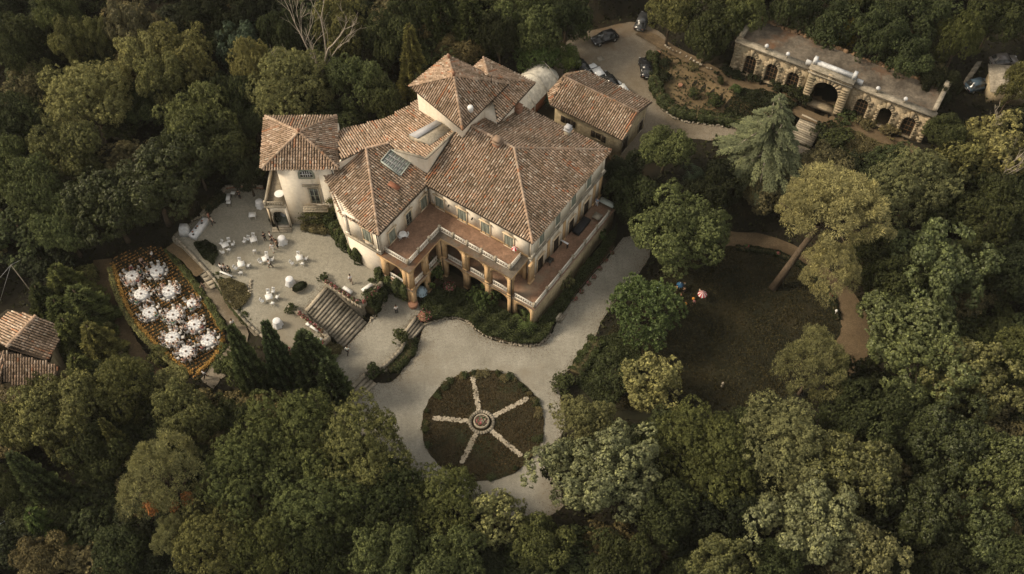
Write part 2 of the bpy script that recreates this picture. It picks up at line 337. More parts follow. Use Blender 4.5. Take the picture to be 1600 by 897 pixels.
CTRL = [(x, y, z) for z, l in ((0, [(1000, 450), (750, 650), (900, 700), (1100, 600), (1250, 550), (900, 560), (700, 430), (620, 560), (760, 460), (650, 740), (1000, 700), (1400, 550), (1400, 700), (1180, 330), (1380, 420)]),
    (2.7, [(450, 420), (380, 400), (420, 350), (520, 420)]), (1.6, [(440, 560), (350, 540)]), (.8, [(260, 460), (230, 420), (290, 520)]), (-.6, [(150, 480), (200, 560), (100, 440)]), (-2, [(60, 560), (20, 500), (100, 650), (40, 700)]), (-1, [(400, 700), (500, 800), (700, 850), (300, 800), (900, 850)]), (-2.5, [(100, 850), (200, 800)]),
    (4, [(900, 150), (1000, 200), (960, 90), (1100, 150), (1080, 250), (1150, 215), (800, 120), (1200, 240), (1000, 280)]), (3.5, [(640, 110), (560, 140)]), (6, [(1150, 100), (1300, 160), (1400, 220), (1350, 100), (1480, 180)]), (6.5, [(1200, 10), (1400, 20), (1550, 60), (1560, 180), (1000, 0)]), (5, [(800, 20), (600, 20)]), (3, [(400, 200), (350, 280), (450, 60), (300, 150)]), (4, [(200, 60), (60, 40)]), (1.5, [(100, 250), (200, 350), (30, 350)]), (1.5, [(1500, 400), (1580, 330)]), (0, [(1550, 600), (1500, 850)]))
    for x, y in l]
CX = np.array([(*P(x, y, z), z) for x, y, z in CTRL])
def seg_dist(px, py, poly):
    d = np.full(px.shape, 1e9)
    for i in range(len(poly)):
        a, b = poly[i-1][:2], poly[i][:2]; vx, vy = b[0]-a[0], b[1]-a[1]; L2 = vx*vx+vy*vy+1e-9
        u = np.clip(((px-a[0])*vx+(py-a[1])*vy)/L2, 0, 1); d = np.minimum(d, np.hypot(px-a[0]-u*vx, py-a[1]-u*vy))
    return d
inner_x = np.arange(-112, 112.1, 1.1); inner_y = np.arange(8, 176, 1.1)
gx = np.concatenate([[-3000, -1200, -500, -250, -160, -130], inner_x, [130, 160, 250, 500, 1200, 3000]])
gy = np.concatenate([[-3000, -1200, -400, -120, -40, -10], inner_y, [190, 220, 300, 500, 1200, 4000]])
GX, GY = np.meshgrid(gx, gy)
d2 = (GX[..., None]-CX[:, 0])**2+(GY[..., None]-CX[:, 1])**2+4; wgt = d2**-2.2
GZ = (wgt*CX[:, 2]).sum(-1)/wgt.sum(-1)
GZ += .25*np.sin(GX*.21+1.3)*np.sin(GY*.17)+.12*np.sin(GX*.55+GY*.4)
tgt = np.full(GZ.shape, 1e9)
for f in FLATS:
    poly, z, mg = f; mn = poly.min(0)-mg-1.5; mx = poly.max(0)+mg+1.5
    s = (GX > mn[0]) & (GX < mx[0]) & (GY > mn[1]) & (GY < mx[1])
    if not s.any(): continue
    px, py = GX[s], GY[s]; ins = inpoly(px, py, poly) | (seg_dist(px, py, poly) < mg+.8)
    t = tgt[s]; t[ins] = np.minimum(t[ins], z-.10); tgt[s] = t
GZ = np.where(tgt < 1e8, tgt, GZ)
def T(x, y):
    i = int(np.clip(np.searchsorted(gx, x)-1, 0, len(gx)-2)); j = int(np.clip(np.searchsorted(gy, y)-1, 0, len(gy)-2))
    u = (x-gx[i])/(gx[i+1]-gx[i]); v = (y-gy[j])/(gy[j+1]-gy[j])
    return float(GZ[j, i]*(1-u)*(1-v)+GZ[j, i+1]*u*(1-v)+GZ[j+1, i]*(1-u)*v+GZ[j+1, i+1]*u*v)
mb = MB(); nxg, nyg = len(gx), len(gy); idx = np.arange(nxg*nyg).reshape(nyg, nxg)
mb.v.append(np.stack([GX, GY, GZ], -1).reshape(-1, 3)); mb.n = nxg*nyg
q = np.stack([idx[:-1, :-1], idx[:-1, 1:], idx[1:, 1:], idx[1:, :-1]], -1).reshape(-1, 4); mb.f = [tuple(r) for r in q.tolist()]; mb.mi = [0]*len(q); mb.t = [.5]*len(q)
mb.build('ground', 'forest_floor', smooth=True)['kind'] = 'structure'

def drape(name, poly, mat, lift=.05, step=.55, rag=.3):
    poly = np.array(poly)[:, :2]; mn, mx = poly.min(0), poly.max(0); xs = np.arange(mn[0], mx[0]+step, step); ys = np.arange(mn[1], mx[1]+step, step); rng = np.random.default_rng(5); m_ = MB(); ix = {}; vs = []; fs = []
    for i in range(len(xs)-1):
        cx = np.full(len(ys)-1, xs[i]+step/2)+rng.uniform(-rag, rag, len(ys)-1); ok = inpoly(cx, ys[:-1]+step/2+rng.uniform(-rag, rag, len(ys)-1), poly)
        for j in np.nonzero(ok)[0]:
            q = []
            for a, b in ((i, j), (i+1, j), (i+1, j+1), (i, j+1)):
                if (a, b) not in ix: ix[(a, b)] = len(vs); vs.append((xs[a], ys[b], T(xs[a], ys[b])+lift))
                q.append(ix[(a, b)])
            fs.append(tuple(q))
    m_.add(vs, fs); o = m_.build(name, mat, smooth=True); o['kind'] = 'structure'; return o
drape('island_dry_grass', spline(W([(1042, 70), (1030, 100), (1028, 140), (1042, 168), (1066, 184), (1110, 190), (1160, 197), (1200, 204), (1215, 185), (1165, 150), (1110, 118)], 4.3), True, 3), 'dry_grass')
drape('orangery_forecourt', spline(W([(1108, 104), (1150, 112), (1210, 140), (1262, 158), (1300, 175), (1360, 200), (1420, 225), (1445, 248), (1420, 262), (1340, 240), (1290, 215), (1240, 184), (1170, 154), (1120, 128)], 5.8), True, 3), 'dirt_path', .07)

# ------------------------------------------------------------------ foliage library
def unit(v): return v/(np.linalg.norm(v, axis=-1)[..., None]+1e-9)
def sph(rng, n): return unit(rng.normal(size=(n, 3)))
def crown_broad(seed, R0=7.5, z0=3.5, z1=13, nl=95, lr=(1.15, 2.2), leaf=.20, per=22, mat='leaf', shape=1.0, holes=.1, aspect=.6, clump=11, cs_=.42, nsub=5):
    rng = np.random.default_rng(seed); mb = MB(); Q = []; Tt = []
    zc = z0+(z1-z0)*.42; rz_up = z1-zc; rz_dn = zc-z0
    k = 0; cs = []
    ph = rng.uniform(0, 6.28, 4); K_ = nsub; a0_ = rng.uniform(0, 6.28); subs = [(math.cos(a0_+6.28*i/K_)*R0*.42*rng.uniform(.6, 1.15), math.sin(a0_+6.28*i/K_)*R0*.42*rng.uniform(.6, 1.15), rng.uniform(-.16, .10)*(z1-z0), rng.uniform(.5, .72)) for i in range(K_)]+[(0, 0, 0, .78)]
    while len(cs) < nl:
        d = sph(rng, 1)[0]
        if d[2] < -.45 and rng.random() < .7: continue
        an = math.atan2(d[1], d[0]); env = .96+.17*math.sin(3*an+ph[0])+.13*math.sin(5*an+ph[1])+.12*math.sin(2*an+ph[2]+d[2]*3)
        rr = rng.uniform(*lr); s = (rng.uniform(.4, .85) if rng.random() < .2 else rng.uniform(.80, .98))
        hz = (1-abs(d[2])**2.4)**(1/2.4)/max(1e-3, math.hypot(d[0], d[1])) if shape > 1 else 1
        sx_, sy_, sz_, ss_ = subs[rng.integers(0, len(subs))]; env *= ss_
        c = np.array([sx_+d[0]*hz*(R0-rr*.7)*env*s, sy_+d[1]*hz*(R0-rr*.7)*env*s, zc+sz_+d[2]*((rz_up if d[2] > 0 else rz_dn)-rr)*s*(ss_*.45+.6)])
        cs.append((c, rr, d))
    for c, rr, od in cs:
        m = max(5, int(clump*rr*rr)); cd_ = sph(rng, m*2); upv = unit(od+np.array([0, 0, .55])); cd_ = cd_[(cd_@upv) > -.3][:m]; m = len(cd_); lt = rng.normal(0, .07)
        cr = cs_*rng.uniform(.7, 1.35, m); cc = c+cd_*(rr*rng.uniform(.72, 1.02, (m, 1)))*np.array([1, 1, .85]); ct = .48+lt+rng.normal(0, .13, m)
        d = unit(sph(rng, m*per)+np.repeat(cd_+np.array([0, 0, .35]), per, 0)*.75); p = np.repeat(cc, per, 0)+d*np.repeat(cr, per)[:, None]*rng.uniform(.55, 1.1, (m*per, 1))
        nr = unit(d*1.0+np.repeat(cd_, per, 0)*.35+np.array([0, 0, .15])+rng.normal(size=(m*per, 3))*.36); hgt = (d@np.array([0, 0, 1.]))
        Q.append(cardsQ(p, nr, leaf, rng, aspect)); Tt.append(np.clip(np.repeat(ct, per)+rng.normal(0, .17, m*per)+.05*hgt, 0, 1))  # upward leaves tinted lighter: young tips plus a little painted shading
    mb.quads(np.concatenate(Q), np.concatenate(Tt)); return mb.mesh('crown_foliage', mat), cs
def crown_pine(seed, R0=7.5, z0=7, z1=14, nl=200, pr=(.6, 1.1), leaf=.24, per=95, mat='leaf_soft'):
    rng = np.random.default_rng(seed); mb = MB(); Q = []; Tt = []; cs = []; ph = rng.uniform(0, 6.28, 4)
    for i in range(nl):
        an = rng.uniform(0, 6.28); ra = math.sqrt(rng.random()); env = 1+.13*math.sin(3*an+ph[0])+.11*math.sin(5*an+ph[1])
        top = (1-ra**2.2)**.5; z = z0+(z1-z0)*(top*rng.uniform(.55, 1.0) if rng.random() < .8 else top*rng.uniform(.0, .5))
        c = np.array([math.cos(an)*ra*R0*env*.92, math.sin(an)*ra*R0*env*.92, z]); rr = rng.uniform(*pr); cs.append((c, rr, unit(c-np.array([0, 0, z0]))))
        n = int(per*(rr/.75)**2); d = sph(rng, n); d[:, 2] = np.abs(d[:, 2])*rng.choice([1, 1, -1], n)
        p = c+d*rr*rng.uniform(.55, 1.0, (n, 1)); tx = unit(d+rng.normal(size=(n, 3))*.35); ty = unit(np.cross(tx, sph(rng, n)))
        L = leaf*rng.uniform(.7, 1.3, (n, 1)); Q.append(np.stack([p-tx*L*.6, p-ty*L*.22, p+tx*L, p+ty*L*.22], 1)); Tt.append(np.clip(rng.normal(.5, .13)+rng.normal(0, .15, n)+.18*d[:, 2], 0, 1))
    mb.quads(np.concatenate(Q), np.concatenate(Tt)); return mb.mesh('crown_foliage', mat), cs
def crown_cone(seed, R0=1.8, z1=14, n=15000, leaf=.24, mat='leaf', rough=.16, z0=.4, power=.8, droop=0, spin=11):
    rng = np.random.default_rng(seed); mb = MB(); u = 1-np.sqrt(1-rng.random(n)*.985); an = rng.uniform(0, 6.28, n)
    base = np.where(u < .12, (u/.12)**.5*.9, 1)*np.clip(1-u, 0, 1)**power
    wob = 1+rough*np.sin(an*spin+u*9)+rough*.8*np.sin(an*5+u*31)+rough*.7*np.sin(u*70+an*2); r = R0*base*wob*rng.uniform(.82, 1.04, n)
    z = z0+u*(z1-z0)-droop*r; p = np.stack([np.cos(an)*r, np.sin(an)*r, z], 1)
    nr = unit(np.stack([np.cos(an), np.sin(an), .35+0*an], 1)+rng.normal(size=(n, 3))*.4); up = unit(np.array([0, 0, 1])-.0+np.stack([np.cos(an)*.5, np.sin(an)*.5, -droop*1.4+0*an], 1)+rng.normal(size=(n, 3))*.25)
    ty = unit(np.cross(nr, up)); L = leaf*rng.uniform(.7, 1.4, (n, 1)); Q = np.stack([p-up*L*.5, p-ty*L*.33, p+up*L, p+ty*L*.33], 1)
    mb.quads(Q, np.clip(.45+.25*(wob-1)/rough+rng.normal(0, .15, n), 0, 1)); return mb.mesh('crown_foliage', mat), []
def crown_cedar(seed, R0=7, z1=16, levels=26, per=10, leaf=.30, mat='leaf_soft', z0=2, droop=.35, dens=26, power=.85):
    rng = np.random.default_rng(seed); mb = MB(); Q = []; Tt = []; limbs = []
    for i in range(levels):
        u = i/(levels-1); z = z0+u*(z1-z0); rad = R0*(1-u)**power+.35; m = max(4, int(per*(1-u*.55)))
        for k in range(m):
            an = rng.uniform(0, 6.28); L = rad*rng.uniform(.65, 1.1); d = np.array([math.cos(an), math.sin(an), 0]); sd_ = np.array([-d[1], d[0], 0]); tb = rng.normal(.5, .13)
            ns = max(3, int(L*dens/3)); limbs.append((z, d, L))
            s = np.sort(rng.random(ns*9))**.8; zz = z+.18*L*np.sin(s*2.6)-droop*L*s**2; wd = (.10+.30*(1-s))*s**.4*min(2.6, L*.42)*1.3
            off = rng.uniform(-1, 1, len(s))*wd; p = np.array([0, 0, 0])+s[:, None]*L*d+off[:, None]*sd_; p[:, 2] = zz-abs(off)*.35+rng.normal(0, .06, len(s))
            tx = unit(d+sd_*np.sign(off)[:, None]*.9+rng.normal(size=(len(s), 3))*.25+np.array([0, 0, -.25])); ty = unit(np.cross(tx, np.array([0, 0, 1.])+rng.normal(size=(len(s), 3))*.4)); l = leaf*rng.uniform(.6, 1.3, (len(s), 1))
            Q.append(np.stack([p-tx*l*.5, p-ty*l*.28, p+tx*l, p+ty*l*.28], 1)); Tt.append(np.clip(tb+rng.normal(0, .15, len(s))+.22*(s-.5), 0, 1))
    mb.quads(np.concatenate(Q), np.concatenate(Tt)); return mb.mesh('crown_foliage', mat), limbs
def crown_tuft(seed, R0=6, z0=1.5, z1=11, nl=950, leaf=.42, per=13, mat='leaf_glossy', up=.9):
    rng = np.random.default_rng(seed); mb = MB(); Q = []; Tt = []; ph = rng.uniform(0, 6.28, 3)
    for i in range(nl):
        d = sph(rng, 1)[0]; d[2] = abs(d[2]) if rng.random() < .8 else d[2]*.6; an = math.atan2(d[1], d[0]); env = 1+.12*math.sin(3*an+ph[0])+.08*math.sin(6*an+ph[1]); s = rng.uniform(.6, 1.0)*env
        c = np.array([d[0]*R0*s, d[1]*R0*s, z0+(z1-z0)*.35+d[2]*(z1-z0)*.62*s]); ax = unit(d+np.array([0, 0, up]))
        td = unit(ax*.75+rng.normal(size=(per, 3))*.55); p = c+td*leaf*.5; ty = unit(np.cross(td, sph(rng, per))); l = leaf*rng.uniform(.8, 1.25, (per, 1))
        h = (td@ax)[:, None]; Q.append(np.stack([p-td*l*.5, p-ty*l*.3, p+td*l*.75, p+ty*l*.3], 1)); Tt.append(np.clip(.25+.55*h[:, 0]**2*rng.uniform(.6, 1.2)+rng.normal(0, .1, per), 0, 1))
    mb.quads(np.concatenate(Q), np.concatenate(Tt)); return mb.mesh('crown_foliage', mat), []
def trunk_mesh(seed, H, r, limbs, mat='bark', lean=0, n=7, z0=None):
    rng = random.Random(seed); mb = MB(); pts = []; k = 6
    for i in range(k+1):
        u = i/k; pts.append((lean*u*u*H+rng.uniform(-.15, .15)*(u > 0), rng.uniform(-.15, .15)*(u > 0), H*u))
    mb.tube(pts, [r*(1.35 if i == 0 else 1)*(1-.72*i/k) for i in range(k+1)], n)
    for c in limbs:
        j = rng.randint(2, k-1); s = Vector(pts[j]); e = Vector(c); m_ = (s+e)/2+Vector((0, 0, .08*(e-s).length)); rr = r*(1-.72*j/k)*.6
        mb.tube([s, m_, e], [rr, rr*.6, rr*.18], 5)
    return mb.mesh('trunk', mat, smooth=True)
SPEC = {}
def mkspec(key, mesh_crown, mesh_trunk, R0, H0):
    SPEC.setdefault(key, []).append((mesh_crown, mesh_trunk, R0, H0))
def limbs_of(cs, k, rng): return [cs[i][0]*np.array([.85, .85, .92]) for i in rng.choice(len(cs), min(k, len(cs)), replace=False)]
_r = np.random.default_rng(5)
for s in range(3):
    me, cs = crown_broad(10+s, nl=64, lr=(.9, 2.2), leaf=.135, per=15, clump=22, cs_=.31); mkspec('oak', me, trunk_mesh(s, 9, .38, limbs_of(cs, 16, _r)), 7.5, 13)
for s in range(2):
    me, cs = crown_broad(30+s, nl=88, lr=(.8, 1.7), leaf=.155, per=14, clump=24, cs_=.30, mat='leaf_glossy'); mkspec('glossy', me, trunk_mesh(20+s, 9, .38, limbs_of(cs, 16, _r)), 7.5, 13)
for s in range(2):
    me, cs = crown_broad(50+s, nl=52, lr=(1.1, 2.5), leaf=.125, per=17, clump=14, cs_=.34, mat='leaf_soft', z0=3); mkspec('puffy', me, trunk_mesh(30+s, 9, .38, limbs_of(cs, 12, _r)), 7.5, 13)
for s in range(2):
    me, cs = crown_broad(70+s, nl=52, lr=(.5, 1.3), leaf=.15, per=12, clump=22, cs_=.28, z0=2, R0=4.5, z1=9.5); mkspec('young', me, trunk_mesh(40+s, 6.5, .2, limbs_of(cs, 12, _r)), 4.5, 9.5)
for s in range(2):
    me, cs = crown_pine(90+s); mkspec('pine', me, trunk_mesh(50+s, 9.5, .42, limbs_of(cs, 26, _r)), 7.5, 14)
me, cs = crown_cone(100); mkspec('cypress', me, trunk_mesh(60, 6, .25, []), 1.8, 14)
me, cs = crown_cone(101, n=15000); mkspec('cypress', me, trunk_mesh(61, 6, .25, []), 1.8, 14)
me, cs = crown_cone(110, R0=3.4, z1=14, n=15000, leaf=.34, mat='leaf_soft', rough=.2, power=.9, droop=.55, spin=7); mkspec('conifer', me, trunk_mesh(62, 12, .3, []), 3.4, 14)
me, cs = crown_cone(111, R0=3.4, z1=14, n=15000, leaf=.34, mat='leaf_soft', rough=.22, power=.7, droop=.5, spin=6); mkspec('conifer', me, trunk_mesh(63, 12, .3, []), 3.4, 14)
me, lb = crown_cedar(120, levels=30, per=9, dens=20, power=1.0, leaf=.26, droop=.2); mkspec('cedar', me, trunk_mesh(64, 15, .4, [(d[0]*L*.8, d[1]*L*.8, z-.12*L) for z, d, L in lb[::4]], 'dead_wood'), 7, 16)
me, cs = crown_tuft(130); mkspec('tuft', me, trunk_mesh(65, 6, .3, [(2, 1, 7), (-2, 2, 7), (1, -3, 6), (-2, -2, 7)]), 6, 11)
for s in range(3):
    me, cs = crown_broad(140+s, R0=1.5, z0=.15, z1=2.2, nl=22, lr=(.35, .62), leaf=.11, per=10, clump=45, cs_=.16); mkspec('shrub', me, trunk_mesh(70+s, 1.2, .06, limbs_of(cs, 5, _r)), 1.5, 2.2)
me, cs = crown_broad(150, R0=1.3, z0=.0, z1=2.1, nl=40, lr=(.3, .42), leaf=.08, per=8, clump=110, cs_=.08); mkspec('topiary', me, trunk_mesh(75, 1.2, .06, []), 1.3, 2.1)
def fronds(seed, n=26, L=2.6, rise=1.1, w=.5, mat='leaf'):
    rng = random.Random(seed); mb = MB()
    for i in range(n):
        an = rng.uniform(0, 6.28); l = L*rng.uniform(.7, 1.1); d = Vector((math.cos(an), math.sin(an), 0)); sd_ = Vector((-d.y, d.x, 0)); el_ = rng.uniform(.4, 1.3)
        pr = []
        for k in range(7):
            u = k/6; pr.append(d*l*u*math.cos(el_*.6)+Vector((0, 0, .3+rise*math.sin(u*2.4)*el_-.5*u*u*l*.4)))
        for k in range(6):
            for sg in (-1, 1):
                for q in range(2):
                    p = pr[k].lerp(pr[k+1], q*.5+.25); wd = w*math.sin((k+.7)/7*3.1); a = p+d*.10; tip = p+sd_*sg*wd+d*wd*.5-Vector((0, 0, wd*.3))
                    mb.add([p, a, tip], [(0, 1, 2)], 0, rng.uniform(.3, .9))
    return mb.mesh('crown_foliage', mat)
mkspec('palm', fronds(1), trunk_mesh(80, .9, .22, []), 2.4, 2.4)
COLS = dict(dark=(.048, .058, .024), mid=(.088, .102, .040), olive=(.128, .128, .050), light=(.200, .195, .082), grey=(.165, .168, .080), pine=(.21, .21, .10), pinelt=(.28, .26, .125), blue=(.062, .086, .056), brown=(.12, .104, .052), fresh=(.080, .110, .038), deep=(.022, .027, .012), glossy=(.055, .066, .026), cedar=(.17, .18, .10), cyp=(.082, .105, .050), hedge=(.052, .064, .025), yellow=(.24, .21, .05))
def put_plant(key, X, Y, Rm, Hm, colr, name, label, cat, group=None, seed=0, z=None, rz=None, tilt=None):
    rr = random.Random(seed*7+3); vs = SPEC[key]; cm, tm, R0, H0 = vs[seed % len(vs)]
    base = bpy.data.objects.new(name, None); col.objects.link(base); base.empty_display_size = 1
    z = T(X, Y) if z is None else z
    base.location = (X, Y, z); base.rotation_euler = (tilt[0] if tilt else 0, tilt[1] if tilt else 0, rr.uniform(0, 6.28) if rz is None else rz); q_ = rr.uniform(.93, 1.12) if Rm > 3 else 1; base.scale = (Rm/R0*q_, Rm/R0*1.08/q_, Hm/H0)
    c = COLS[colr] if isinstance(colr, str) else colr; j = rr.uniform(.88, 1.12); j2 = rr.uniform(.95, 1.06)
    for nm, me in (('crown', cm), ('trunk', tm)):
        o = bpy.data.objects.new(nm, me); col.objects.link(o); o.parent = base
        o.color = (c[0]*j*j2, c[1]*j, c[2]*j/j2, 1)
    return tag(base, label, cat, group)
TREES_XY = []
def tree(key, px, py, rpx, H, colr, label, name=None, group=None, cat='tree'):
    zc = {'cypress': .5, 'conifer': .5, 'cedar': .42, 'pine': .78}.get(key, .62)*H
    X, Y = P(px, py, 0); zg = T(X, Y); X, Y = P(px, py, zg+zc); zg = T(X, Y); X, Y = P(px, py, zg+zc)
    Rm = rpx*mpp(px, py, zg+zc); TREES_XY.append((X, Y, Rm))
    names = dict(oak='broadleaf_tree', glossy='laurel_tree', puffy='broadleaf_tree', young='young_tree', pine='pine_tree', cypress='cypress_tree', conifer='conifer_tree', cedar='cedar_tree', tuft='magnolia_tree', palm='palm')
    return put_plant(key, X, Y, Rm, H, colr, name or names[key], label, cat, group, seed=len(TREES_XY))
# ------------------------------------------------------------------ building helpers
def plane3(p, q, r):
    p, q, r = map(Vector, (p, q, r)); n = (q-p).cross(r-p).normalized()
    return (n, n.dot(p)) if n.z > 0 else (-n, -n.dot(p))
def on_plane(px, py, pl):           # the place on a plane that a surveyed picture point falls on
    n, d = pl; u = px-800; v = 448.5-py; ray = Vector((u, FPX*CP+v*SP, v*CP-FPX*SP)); o = Vector((0, 0, CAM_H))
    return o+ray*((d-n.dot(o))/n.dot(ray))
def tile_roof(parent, poly, mat='tile', pitch=.34, length=.42, seed=1, name='roof_tiles', down=None, base=True, thick=.16, r=.118, streaks=1):
    """rows of half-round clay tiles laid up the slope of a planar polygon (world points)"""
    rng = np.random.default_rng(seed); poly = [Vector(p) for p in poly]
    nx = Vector((0, 0, 0))
    for i in range(len(poly)): nx += poly[i-1].cross(poly[i])
    nn = nx.normalized(); nn = -nn if nn.z < 0 else nn
    dn = Vector((nn.x, nn.y, 0)) if down is None else Vector(down); dn = (dn-nn*dn.dot(nn)).normalized(); ac = nn.cross(dn).normalized(); o = poly[0]
    uv = np.array([((p-o).dot(ac), (p-o).dot(dn)) for p in poly]); mn, mx = uv.min(0), uv.max(0)
    us = np.arange(mn[0]-pitch, mx[0]+pitch, pitch); vs = np.arange(mn[1]-length, mx[1]+length, length)
    U, Vv = np.meshgrid(us, vs); U = U.ravel(); Vv = Vv.ravel(); k = inpoly(U, Vv+length*.35, uv); U = U[k]; Vv = Vv[k]; n = len(U)
    rowt = rng.normal(0, .06, 4000)[(np.round((U-mn[0])/pitch).astype(int)) % 4000]
    off = rng.normal(0, .012, n); dv = rng.normal(0, .03, n); lift = rng.normal(0, .012, n); rr = r*rng.uniform(.9, 1.1, n)
    an = np.radians([0, 52, 128, 180]); A = []
    for e, (vv, sc, zz) in enumerate(((-.02, .82, .0), (length*1.04, 1.0, .045))):
        for a in an: A.append(np.stack([U+off*(2 if e else -1)+np.cos(a)*rr*sc, Vv+dv+vv, np.sin(a)*rr*sc+zz+lift*e], -1))
    A = np.stack(A, 1)  # n,8,3
    world = np.array(o)+A[..., 0:1]*np.array(ac)+A[..., 1:2]*np.array(dn)+A[..., 2:3]*np.array(nn)
    q = [(0, 1, 5, 4), (1, 2, 6, 5), (2, 3, 7, 6)]; tint = np.clip(rng.beta(4.4, 4.6, n)+rowt+.0*n, 0, .92); sp = rng.random(n); tint[sp < .05] = .05; tint[sp > .965] = .88; red = rng.random(n) < .035;
    for _ in range(streaks): cu, cv = rng.choice(n), 0; red |= (np.abs(U-U[cu]) < pitch*.8) & (np.abs(Vv-Vv[cu]) < 1.6)
    tint[red] = rng.uniform(.93, 1, red.sum())
    mb = MB(); mb.v.append(world.reshape(-1, 3)); mb.n = n*8; idx = np.arange(n)[:, None]*8
    for a, b, c, d in q: mb.f += [tuple(x) for x in (idx+np.array([a, b, c, d])).tolist()]; mb.mi += [0]*n; mb.t += tint.tolist()
    mb.f += [tuple(x) for x in (idx+np.array([4, 5, 6, 7])).tolist()]; mb.mi += [1]*n; mb.t += [.1]*n
    ob = mb.build(name, [mat, 'moss'], parent); ob['kind'] = 'stuff'
    if base:
        m2 = MB(); m = len(poly); dnz = Vector((0, 0, -thick)); pts = [p-nn*.01 for p in poly]
        m2.add(pts+[p+dnz for p in pts], [tuple(range(m))]+[tuple(range(m, 2*m))[::-1]]+[(i, (i+1) % m, (i+1) % m+m, i+m) for i in range(m)]); m2.build('roof_deck', 'tile_bed', parent)
    return ob
def ridge(parent, pts, seed=1, mat='tile', r=.17):
    rng = random.Random(seed); mb = MB()
    for a, b in zip(pts[:-1], pts[1:]):
        a, b = Vector(a), Vector(b); L = (b-a).length; k = max(1, int(L/.5)); d = (b-a)/k; s = d.cross(UZ).normalized(); up = s.cross(d).normalized()
        for i in range(k):
            p = a+d*i+UZ*.06; q = p+d*1.05; vs = []
            for c, f in ((p, .9), (q, 1.08)):
                for an in (0, 50, 90, 130, 180): vs.append(c+s*math.cos(R(an))*r*f+up*math.sin(R(an))*r*f)
            t_ = rng.choice((.35, .45, .55, .65, .75)) if rng.random() < .95 else .95
            mb.add(vs, [(j, j+1, j+6, j+5) for j in range(4)]+[(0, 4, 3, 2, 1)], 0, t_)
    return mb.build('ridge_tiles', mat, parent)
def wall(parent, p0, p1, z0, z1, ops=(), th=.35, mat='plaster', name='wall'):
    """wall from p0 to p1 (its outer face on the right of p0->p1), openings (u0,u1,za,zb,arch_rise)"""
    p0 = Vector((p0[0], p0[1], 0)); p1 = Vector((p1[0], p1[1], 0)); L = (p1-p0).length; d = (p1-p0)/L; inn = Vector((-d.y, d.x, 0))*th
    mb = MB()
    def piece(u0, u1, a, b):
        if u1-u0 > .005 and b-a > .005: mb.box(p0+d*u0+UZ*a, d*(u1-u0), inn, UZ*(b-a))
    u = 0
    for (a, b, za, zb, rise) in sorted(ops):
        piece(u, a, z0, z1); piece(a, b, z0, za)
        if rise <= 0: piece(a, b, zb, z1)
        else:
            K = 10; w_ = (b-a)/2; c = (a+b)/2
            zz = lambda t_: zb-rise+rise*math.sqrt(max(0, 1-((t_-c)/w_)**2))
            for i in range(K):
                s, e = a+(b-a)*i/K, a+(b-a)*(i+1)/K; q = [p0+d*s, p0+d*e]
                bt = [q[0]+UZ*zz(s), q[1]+UZ*zz(e), q[1]+inn+UZ*zz(e), q[0]+inn+UZ*zz(s)]; tp = [q[0]+UZ*z1, q[1]+UZ*z1, q[1]+inn+UZ*z1, q[0]+inn+UZ*z1]; mb.hexa(bt+tp)
        u = b
    piece(u, L, z0, z1); return mb.build(name, mat, parent)
def at_wall(p0, p1):
    p0 = Vector((p0[0], p0[1], 0)); p1 = Vector((p1[0], p1[1], 0)); d = (p1-p0).normalized(); return p0, d, Vector((d.y, -d.x, 0))   # outward normal
